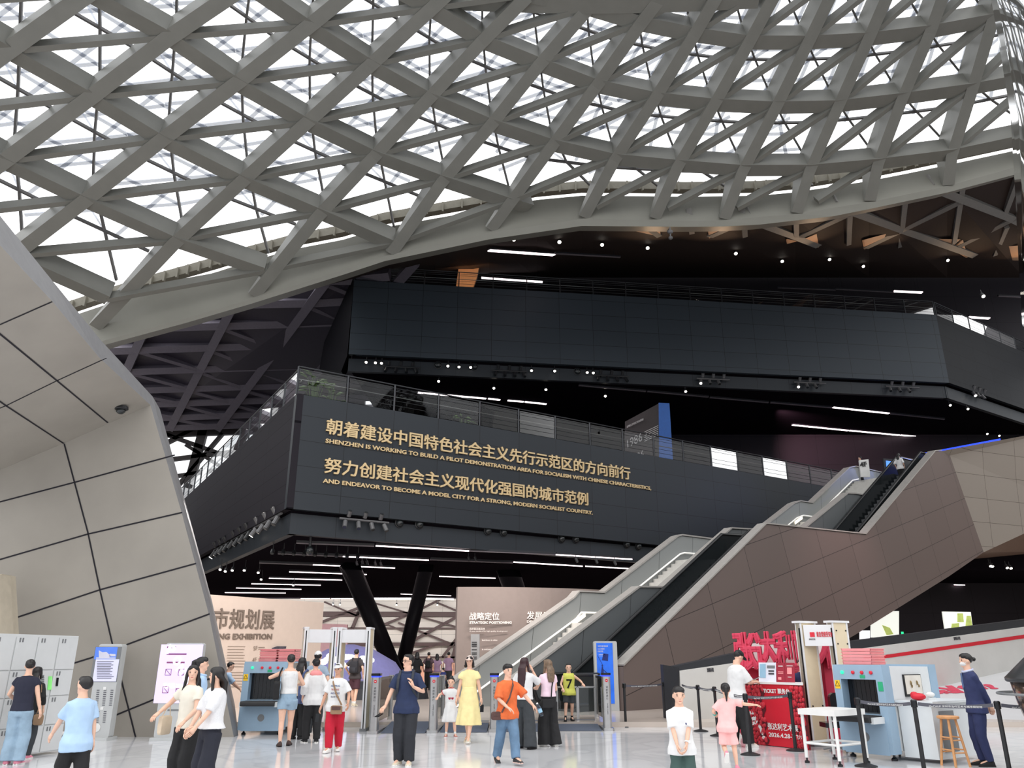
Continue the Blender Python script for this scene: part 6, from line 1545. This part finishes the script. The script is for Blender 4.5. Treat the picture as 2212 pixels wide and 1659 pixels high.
# ---- at the lockers on the left
g = person('person in a navy t-shirt and light jeans facing the white lockers', 24, 1652, 1424, rz=10, hair='bun', yaw=25, pitch=-5, top=dict(m=NAVYT, sleeve=.35, hem=.50), bottom=tr(JEANL, thigh=.066, knee=.064, hemr=.064, end=2.05), shoes=SHP, hands={-1: (-.14, .16, .60), 1: (.17, .02, .50)})
g = person('person in a black top and grey trousers behind the one in jeans', 45, 1640, 1440, rz=8, hair='bob', yaw=0, top=dict(m=BLACK, sleeve=1.6, hem=.50, r0=.034, r1=.028), bottom=tr(CHAR, **REG), shoes=SHP)
bag(g, 'shoulder_bag', 'small tan shoulder bag of the person in black by the lockers', (.13, -.05, .42), (.10, .05, .12), TAN, [(.10, -.05, .48), (.13, -.06, .62), (.10, -.06, .80), (.13, -.03, .62), (.16, -.05, .48)])
# ---- foreground left
g = person('boy in a light blue t-shirt and black shorts walking left with an arm out', 199, H=1.41, Y=10.0, rz=52, child=.5, male=True, hair='short', yaw=15, lean=(0, .02), top=dict(m=LBLUE, hem=.42, sleeve=.78, r0=.044, r1=.050, ease=.02), bottom=dict(kind='shorts', m=BLACK, end=.9, hemr=.06, thigh=.066), shoes=SHB, hands={1: (.14, .0, .46), -1: (-.12, .22, .52)}, feet_pos={-1: (-.05, .16, .045), 1: (.05, -.14, .06)}, curl=.3)
fgA = person('woman with long black hair in a cream knit top walking beside her friend in white', 427, H=1.53, Y=11.0, rz=160, hair='long', hair_len=.33, yaw=34, pitch=4, lean=(0, .01), top=dict(m=OFFW, sleeve=.55, hem=.50), bottom=tr(BLACK, waist=.59, **WIDE), shoes=SHB, hands={1: (.20, .14, .62), -1: (-.10, .17, .56)}, pole={1: (1, -.6, -.5)})
bag(fgA, 'tote_bag', 'beige cloth tote hanging from the arm of the woman in cream', (.20, .05, .52), (.04, .12, .15), BEIGE, [(.20, .0, .58), (.19, .03, .70), (.20, .10, .58)])
fgB = person('woman with long black hair in a white dotted blouse turning to her friend', 476, H=1.51, Y=10.5, rz=140, hair='long', hair_len=.36, yaw=-48, top=dict(m=mat('dotted_white', S(220, 220, 222), .85, var=.05, scale=60), sleeve=.95, r0=.05, r1=.040, hem=.53, ease=.02, flare=.02), bottom=tr(cloth('dark_navy', 34, 36, 48), waist=.6, **WIDE), shoes=SHB, hands={1: (.06, .17, .50), -1: (-.06, .17, .55)})
person('woman in a light blue shirt behind the two friends, looking right', 440, H=1.63, Y=13.2, rz=-75, hair='pony', top=dict(m=LBLUE, sleeve=.7, hem=.48, collar=LBLUE), bottom=tr(BLACK, **REG), shoes=SHB)
person('staff person leaning behind the left x-ray machine in a light blue shirt', 492, Y=20.6, H=1.52, z=0, rz=-70, hair='short', pitch=-18, lean=(0, .05), top=dict(m=LBLUE, sleeve=.9, hem=.48), bottom=tr(BLACK, **REG), shoes=SHB, hands={1: (.1, .26, .58), -1: (-.1, .25, .58)})
# ---- queue at the metal detectors
g = person('woman in a white camisole and denim shorts seen from behind with a black bag', 613, 1612, 1413, rz=14, hair='bun', top=dict(m=WHITE, sleeve=-1, hem=.56, neck='low', ease=.004), bottom=dict(kind='shorts', m=JEANL, end=.42, hemr=.068, thigh=.066, waist=.60, name='denim_shorts'), shoes=(cloth('brown_sandal', 70, 54, 50), BLACK), hands={-1: (-.15, .14, .76), 1: (.11, .16, .66)}, feet_pos={-1: (-.045, -.06, .045), 1: (.05, .06, .045)})
mb = MB()
gH, gs = g.H, g.shz
for s in (-1, 1): mb.tube([V((s * .055, .06, gs - .06)) * gH, V((s * .06, .0, gs + .017)) * gH, V((s * .05, -.065, gs - .05)) * gH], .006, 6)
o = mb.build('shoulder_strap', WHITE, None); o.parent = g.top
bag(g, 'shoulder_bag', 'large soft black bag over the shoulder of the woman in denim shorts', (-.135, -.03, .60), (.07, .17, .2), BLACK, [(-.13, .03, .70), (-.11, .04, .80), (-.09, .0, .845), (-.11, -.06, .80), (-.13, -.07, .70)], r=.14)
g = person('woman with black hair and a beige jacket carrying a blue printed tote', 639, 1597, 1420, rz=-8, hair='long', hair_len=.26, top=dict(m=BEIGE, sleeve=.9, hem=.52), bottom=tr(BLACK, **REG), shoes=SHB, hands={1: (.10, .12, .83)})
bag(g, 'tote_bag', 'blue and white printed cloth bag of the woman in the beige jacket', (.10, -.10, .56), (.15, .06, .26), BPRINT, [(.05, -.10, .68), (.07, -.08, .80), (.09, -.03, .845), (.12, .05, .78)], r=.2)
person('man in a white cap and grey blue shirt waiting at the metal detector', 674, 1590, 1407, rz=5, male=True, cap=WHITE, top=dict(m=GREYBL, sleeve=.7), bottom=tr(CHAR, **REG), shoes=SHB)
g = person('person in a black cap and long white shirt with a pink hood', 670, 1604, 1423, rz=25, hair='short', cap=BLACK, top=dict(m=WHITE, sleeve=1.7, hem=.44, ease=.022, r0=.042, r1=.034), bottom=tr(BLACK, **REG), shoes=(BLACK, SOLEW), feet_pos={-1: (-.06, .02, .045), 1: (.07, -.03, .045)})
mb = MB(); mb.ell(V((0, -.045, g.shz - .005)) * g.H, (.085 * g.H, .035 * g.H, .045 * g.H), 14, 8); mb.ell(V((0, .0, g.shz + .022)) * g.H, (.062 * g.H, .055 * g.H, .02 * g.H), 14, 8); o = mb.build('hood', cloth('salmon', 236, 150, 150), None, True); o.parent = g.root; soft(o, .011, 2)
g = person('woman in a white cap, printed white t-shirt and red trousers walking forward', 719, 1624, 1434, rz=176, yaw=-6, hair='short', tone=1, cap=WHITE, top=dict(m=WHITE, hem=.45, sleeve=.85, r0=.046, r1=.052, ease=.022), bottom=tr(RED, thigh=.068, knee=.06, hemr=.042, end=2.0), shoes=SHW, hands={1: (.19, .06, .44), -1: (-.17, .08, .54)}, feet_pos={-1: (-.035, -.10, .05), 1: (.03, .10, .045)})
for i, (s, c) in enumerate((('KEEPING', m_nblue), ('THE BALANCE', m_letred), ('AND MAKE', m_bluel), ('KNOW YOU', m_tex))): print_on(g, 'RUNNING CLUB'[i * 3:i * 3 + 3] if False else s, .17 - .02 * (i % 2), .735 - i * .042, .032, mat('print_%d' % i, S(*((70, 110, 170), (200, 60, 60), (60, 70, 150), (90, 90, 130))[i]), .7, var=0))
bag(g, 'crossbody_bag', 'brown crossbody bag of the woman in red trousers', (-.045, .125, .475), (.14, .04, .10), TAN, [(-.10, .11, .53), (-.02, .105, .66), (.03, .08, .78), (.055, .02, .845), (.05, -.06, .8)], r=.13, flap=BROWN)
phone(g, 'phone in the hand of the woman in red trousers', (.195, .09, .385), (.05, .1, -1))
person('distant person in dark clothes standing by the violet exhibit', 745, H=1.7, Y=36, z=FZ, rz=170, vox=.03, top=dict(m=BLACK, sleeve=1.6), bottom=tr(BLACK, **REG), shoes=SHB)
g = person('person in a dark t-shirt and plum shorts with a backpack walking away beyond the gates', 771, H=1.76, Y=27.5, z=FZ, rz=-8, male=True, vox=.018, top=dict(m=cloth('dark_grey_tee', 66, 60, 62), sleeve=.7), bottom=dict(kind='shorts', m=cloth('dark_plum', 70, 40, 50), end=.85, hemr=.062), shoes=SHBE, socks=WHITE, feet_pos={-1: (-.04, .08, .045), 1: (.05, -.1, .05)}, hands={-1: (-.16, .05, .6)})
backpack(g, 'dark backpack of the person walking away beyond the gates', cloth('charcoal_pack', 46, 46, 52), .9)
# ---- the man in navy
g = person('man with glasses in a navy polo shirt and dark trousers holding a phone', 873, 1652, 1413, rz=172, male=True, wide=1.04, yaw=-42, hair='short', glasses=True, top=dict(m=NAVYP, hem=.455, sleeve=.8, r0=.042, r1=.046, ease=.014, collar=NAVYP), bottom=tr(cloth('dark_grey_trousers', 40, 42, 48), thigh=.066, knee=.056, hemr=.048, end=2.03), shoes=SHBE, hands={1: (.20, .10, .485), -1: (-.088, .105, .70)}, hand_dir={1: (.25, .8, -.4), -1: (.3, .1, .9)}, feet_pos={1: (.05, .02, .045), -1: (-.06, .05, .045)}, curl=.7)
backpack(g, 'dark backpack worn by the man in the navy polo shirt', cloth('slate_pack', 52, 56, 64))
phone(g, 'dark phone in the hand of the man in the navy polo shirt', (.222, .175, .448), (.3, .9, -.3))
# ---- far group at the back
for i, (x, Y, H, m, b, lb, ch) in enumerate(((902, 40, 1.76, BLACK, BLACK, 'distant person in black with a plum bag, first of the far group', 0), (927, 41, 1.75, MAROON, BLACK, 'distant person in a plum shirt with a small backpack in the far group', 0), (945, 42, 1.68, PURP, BEIGE, 'distant person in a lilac blouse and beige trousers in the far group', 0), (959, 40, 1.05, cloth('royal_blue', 54, 62, 120), BLACK, 'distant child in a blue dress in the far group', .7), (970, 43.5, 1.77, cloth('dusty_lilac', 176, 146, 176), CHAR, 'distant man in a pale lilac shirt and dark trousers in the far group', 0))):
    gg = person(lb, x, H=H, Y=Y, z=FZ, rz=(10, -5, 8, 0, -12)[i], child=ch, male=i in (1, 4), vox=.03, extra_face=False, hair='long' if i in (0, 2) else 'short', top=dict(m=m, sleeve=1.2 if i == 0 else .7), bottom=tr(b, **REG) if i != 3 else dict(kind='skirt', m=m, end=.3, flare=.13), shoes=SHB, feet_pos={-1: (-.05, .05, .045), 1: (.05, -.06, .045)})
    if i == 1: backpack(gg, 'small dark backpack in the far group', BLACK, .8)
person('head of a man in glasses passing behind the staircase wall', 1065, H=1.78, Y=30.6, z=FZ, rz=80, male=True, vox=.02, top=dict(m=MAROON), bottom=tr(BLACK, **REG), shoes=SHB)
# ---- centre
g = person('little girl in a white dress with red trim touching the turnstile post', 972, 1592, 1463, rz=186, child=1.0, hair='topbun', yaw=-10, top=dict(m=WHITE, hem=.5, sleeve=.5, r0=.044, r1=.044), bottom=dict(kind='skirt', m=WHITE, end=.25, flare=.15, waist=.58), shoes=SHDP, socks=WHITE, hands={1: (.24, .08, .66), -1: (-.17, .05, .52)}, feet_pos={1: (.07, .02, .045), -1: (-.09, .05, .045)}, vox=.01, curl=.2)
print_on(g, '♥♥', .12, .62, .05, m_letred); 
mb = MB()
for s in (-1, 1):
    sh, el, wr = g.arms[s]; p = sh.lerp(el, .5) * g.H; d = (el - sh).normalized(); a = d.cross(YH).normalized(); b = d.cross(a); mb.tube([p + (a * cos(2 * pi * i / 12) + b * sin(2 * pi * i / 12)) * .047 * g.H for i in range(12)], .006, 5, closed=True)
    o = mb.build('sleeve_trim', m_red, None); o.parent = g.top; mb = MB()
c = g.nb * g.H; mb.tube([c + V((cos(2 * pi * i / 14) * .05 * g.H, sin(2 * pi * i / 14) * .045 * g.H, .024 * g.H)) for i in range(14)], .007, 5, closed=True)
o = mb.build('neck_trim', m_red, None); o.parent = g.top
g = person('woman in a pale yellow dress and a pink cap walking forward', 1012, 1604, 1417, rz=172, hair='bob', cap=cloth('pale_pink_cap', 240, 214, 204), top=dict(m=YELL, hem=.58, sleeve=.45, r0=.05, r1=.048, name='bodice', ease=.004, flare=-.006), bottom=dict(kind='skirt', m=YELL, end=.20, flare=.155, waist=.635, name='skirt'), shoes=SHBE, hands={1: (.15, .03, .50), -1: (-.16, .0, .46)}, feet_pos={1: (.03, -.12, .055), -1: (-.02, .12, .045)}, foot_pitch=(0, 14))
phone(g, 'dark phone in the hand of the woman in the yellow dress', (-.165, .02, .39), (0, .1, -1))
g = person('boy in an orange t-shirt and jeans striding with an outstretched arm', 1096, 1650, 1434, rz=205, child=.25, male=True, yaw=8, hair='fringe', top=dict(m=ORANGE, hem=.44, sleeve=.95, r0=.048, r1=.054, ease=.022), bottom=tr(JEANS, thigh=.066, knee=.055, hemr=.048, end=2.0), shoes=(cloth('black_grey_shoe', 56, 54, 56), mat('red_white_sole', S(222, 190, 180), .6, var=.2)), hands={-1: (-.26, .16, .55), 1: (.06, .14, .56)}, feet_pos={1: (.06, -.15, .05), -1: (-.03, .16, .045)}, foot_pitch=(0, 22), pole={1: (1, -.5, -.3)}, hand_dir={1: (-.8, .4, -.5)})
bag(g, 'crossbody_bag', 'dark brown crossbody bag on the hip of the boy in orange', (.135, .03, .475), (.13, .05, .085), BROWN, [(.10, .07, .51), (.03, .12, .66), (-.02, .10, .78), (-.05, .01, .835), (-.03, -.08, .76)], r=.12, flap=BROWN)
def bottle(t):
    H = g.H; c = V((-.28, .22, .535)) * H; M = Matrix.Rotation(radians(25), 3, 'Y'); mb = MB(); mb.lathe([(.028, -.1), (.034, -.09), (.034, .05), (.014, .09), (.014, .1)], c, 14, M=M); mb.build('bottle_body', glass_mat('bottle_plastic', (.82, .86, .95)), t, True)
    mb = MB(); mb.lathe([(.0345, -.04), (.0345, .02)], c, 14, M=M); mb.build('bottle_label', m_nblue, t); mb = MB(); mb.lathe([(.016, .1), (.016, .118)], c, 12, M=M); mb.build('bottle_cap', m_white, t)
held(g, 'water_bottle', 'clear water bottle held out by the boy in orange', 'bottle', bottle)
g = person('woman with long maroon hair in a white blouse and wide charcoal trousers', 1133, 1617, 1420, rz=-28, hair='long', hairm=m_hairm, hair_len=.34, top=dict(m=WHITE, sleeve=1.2, r0=.046, r1=.045, hem=.53, ease=.016), bottom=tr(CHAR, waist=.6, thigh=.068, knee=.07, hemr=.080, end=2.1), shoes=SHB, hands={1: (.05, .13, .845), -1: (-.13, .12, .62)}, pole={1: (.5, .1, -1)}, feet_pos={-1: (-.08, .02, .045), 1: (.10, -.05, .045)})
g = person('woman with brown streaked hair in a pink top and wide black trousers', 1186, 1613, 1424, rz=28, hair='long', hairm=m_hairb, hair_len=.27, yaw=15, top=dict(m=PINKW, sleeve=.45, hem=.565, ease=.006), bottom=tr(BLACK, waist=.61, thigh=.066, knee=.068, hemr=.078, end=2.1), shoes=SHW, hands={-1: (-.08, .18, .66), 1: (.08, .15, .60)}, feet_pos={-1: (-.05, .03, .045), 1: (.07, -.04, .045)})
bag(g, 'shoulder_bag', 'small black shoulder bag of the woman in the pink top', (-.07, -.10, .49), (.16, .045, .10), BLACK, [(-.02, -.10, .54), (-.0, -.09, .68), (.05, -.06, .80), (.07, .0, .842), (.05, .06, .80)], r=.1)
g = person('boy in a lime yellow sleeveless shirt with a black 7 by the escalator', 1227, H=1.36, Y=21.3, z=FZ, rz=184, child=.6, male=True, hair='short', top=dict(m=LIME, sleeve=0, hem=.44, ease=.02), bottom=dict(kind='shorts', m=CHAR, end=.75, hemr=.06), shoes=SHB, socks=BLACK, hands={-1: (-.25, .10, .64), 1: (.13, .12, .56)}, feet_pos={1: (.09, .10, .045), -1: (-.05, -.06, .05)}, vox=.014)
print_on(g, '7', .15, .56, .22, m_ink)
# ---- right foreground
g = person('boy in a white v-neck t-shirt and dark green shorts in the right foreground', 1459, H=1.30, Y=10.0, rz=172, child=.6, male=True, yaw=8, pitch=-4, hair='fringe', top=dict(m=WHITE, hem=.43, sleeve=.9, r0=.042, r1=.048, ease=.014), bottom=dict(kind='shorts', m=DGREEN, end=.9, hemr=.066), shoes=SHW, hands={1: (.03, .15, .43), -1: (-.02, .16, .45)}, curl=.7, vox=.009)
print_on(g, '♞', .02, .68, .025, mat('navy_print', S(50, 56, 130), .7, var=0), name='chest_logo', xo=-.06); g2 = g
sh, el, wr = g.arms[-1]; p = el.lerp(wr, .82) * g.H; d = (wr - el).normalized(); a = d.cross(ZH).normalized(); b = d.cross(a)
mb = MB(); mb.tube([p + (a * cos(2 * pi * i / 14) + b * sin(2 * pi * i / 14)) * .026 for i in range(14)], .009, 6, closed=True); mb.ell(p + (-a if a.y < 0 else a) * .028, (.02, .012, .02), 10, 6); o = mb.build('wristwatch', m_white, None, True); o.parent = g.root
g = person('girl with a ponytail in a pink t-shirt and shorts running with arms spread', 1578, 1662, 1475, rz=-12, child=.8, hair='pony', lean=(.02, .02), top=dict(m=PINK, hem=.42, sleeve=.8, r0=.045, r1=.050, ease=.02), bottom=dict(kind='shorts', m=PINK, end=.85, hemr=.066), shoes=SHP, hands={1: (.36, .04, .74), -1: (-.13, .14, .62)}, feet_pos={1: (.08, -.02, .045), -1: (-.04, -.18, .2)}, foot_pitch=(55, 0), vox=.01)
sh, el, wr = g.arms[-1]; p = el.lerp(wr, .8) * g.H; d = (wr - el).normalized(); a = d.cross(ZH).normalized(); b = d.cross(a)
mb = MB(); mb.tube([p + (a * cos(2 * pi * i / 12) + b * sin(2 * pi * i / 12)) * .024 for i in range(12)], .011, 6, closed=True); o = mb.build('wristband', mat('teal_band', S(70, 190, 180), .5, var=0), None, True); o.parent = g.root
g = person('man in a black cap, white t-shirt and black trousers looking at his phone', 1601, 1614, 1403, rz=-68, male=True, pitch=-32, lean=(0, .03), hair='short', cap=BLACK, top=dict(m=WHITE, hem=.45, sleeve=.9, r0=.05, r1=.056, ease=.024), bottom=tr(BLACK, thigh=.068, knee=.066, hemr=.064, end=2.02), shoes=SHW, hands={1: (.05, .22, .66), -1: (-.02, .23, .67)}, feet_pos={1: (.06, .06, .045), -1: (-.06, -.06, .045)}, curl=.8)
phone(g, 'phone held in both hands by the man in the black cap', (.03, .265, .70), (0, 1, .35), m_kiosk)
person('clerk in a navy uniform sitting behind the ticket desk', 1727, H=1.60, Y=17.1, z=-.0, rz=165, hair='fringe', top=dict(m=SUIT, sleeve=1.7, r0=.036, r1=.03), bottom=tr(SUIT, **REG), shoes=SHB, hands={1: (.08, .2, .68), -1: (-.08, .2, .68)})
g = person('security guard in a navy suit and white face mask standing upright, hands behind back', 2132, 1655, 1411, rz=82, hair='bun', mask=WHITE, yaw=0, lean=(0, .015), top=dict(m=SUIT, sleeve=1.85, r0=.036, r1=.028, hem=.46, name='jacket', collar=cloth('pale_shirt', 190, 196, 220)), bottom=tr(SUIT, **SLIM), shoes=SHB, hands={1: (.05, -.13, .50), -1: (-.02, -.13, .49)}, pole={1: (1, -.7, 0), -1: (-1, -.7, 0)}, feet_pos={1: (.045, .01, .045), -1: (-.045, -.02, .045)})
mb = MB(); mb.prism([V((x, .082, zz)) * g.H for x, zz in ((-.012, g.shz - .005), (.012, g.shz - .005), (.016, g.shz - .13), (0, g.shz - .15), (-.016, g.shz - .13))], V((0, .012, 0))); o = mb.build('necktie', cloth('tie_blue', 90, 110, 150), None); o.parent = g.root
# ---- people up on the galleries and the upper escalator
def up(label, px, Y, z, H, m, b=None, rz=0, **k): return person(label, px, H=H, Y=Y, z=z, rz=rz, vox=.03, extra_face=False, top=dict(m=m, sleeve=k.pop('sleeve', .8)), bottom=tr(b or BLACK, **REG), shoes=SHB, **k)
up('person in a white hat at the left end of the upper gallery railing', 790, 49.4, 24.62, 1.7, BLACK, rz=180, cap=WHITE)
up('person in an orange vest standing behind the upper gallery railing', 1627, 53.2, 24.62, 1.68, mat('hi_vis_orange', S(255, 130, 40), .7, var=0), WHITE, rz=180)
up('small child in yellow behind the upper gallery railing', 1590, 53.0, 24.62, 1.2, LIME, rz=160, child=.8)
up('man in dark grey leaning at the right part of the upper railing', 2054, 56.6, 24.62, 1.78, CHAR, rz=170, male=True)
up('woman in a white dress at the far right of the upper railing', 2138, 60.5, 24.62, 1.62, WHITE, WHITE, rz=170, hair='long')
up('person in a white shirt next to the woman in white up right', 2152, 61.4, 24.62, 1.68, WHITE, BLACK, rz=190)
q = st(23.9, 10.45, -1.2); person('woman with black hair in a white shirt riding the upper escalator', 1967, X=q.x, Y=q.y, z=q.z, H=1.62, rz=-50, vox=.025, extra_face=False, hair='long', hair_len=.24, top=dict(m=WHITE, sleeve=1.2, hem=.44), bottom=tr(BLACK, **REG), shoes=SHB)
q = PY(1919, 1020, 45.5); up('person in white standing before the blue screen at the top landing', 1919, 45.5, 11.2, 1.68, WHITE, rz=60)
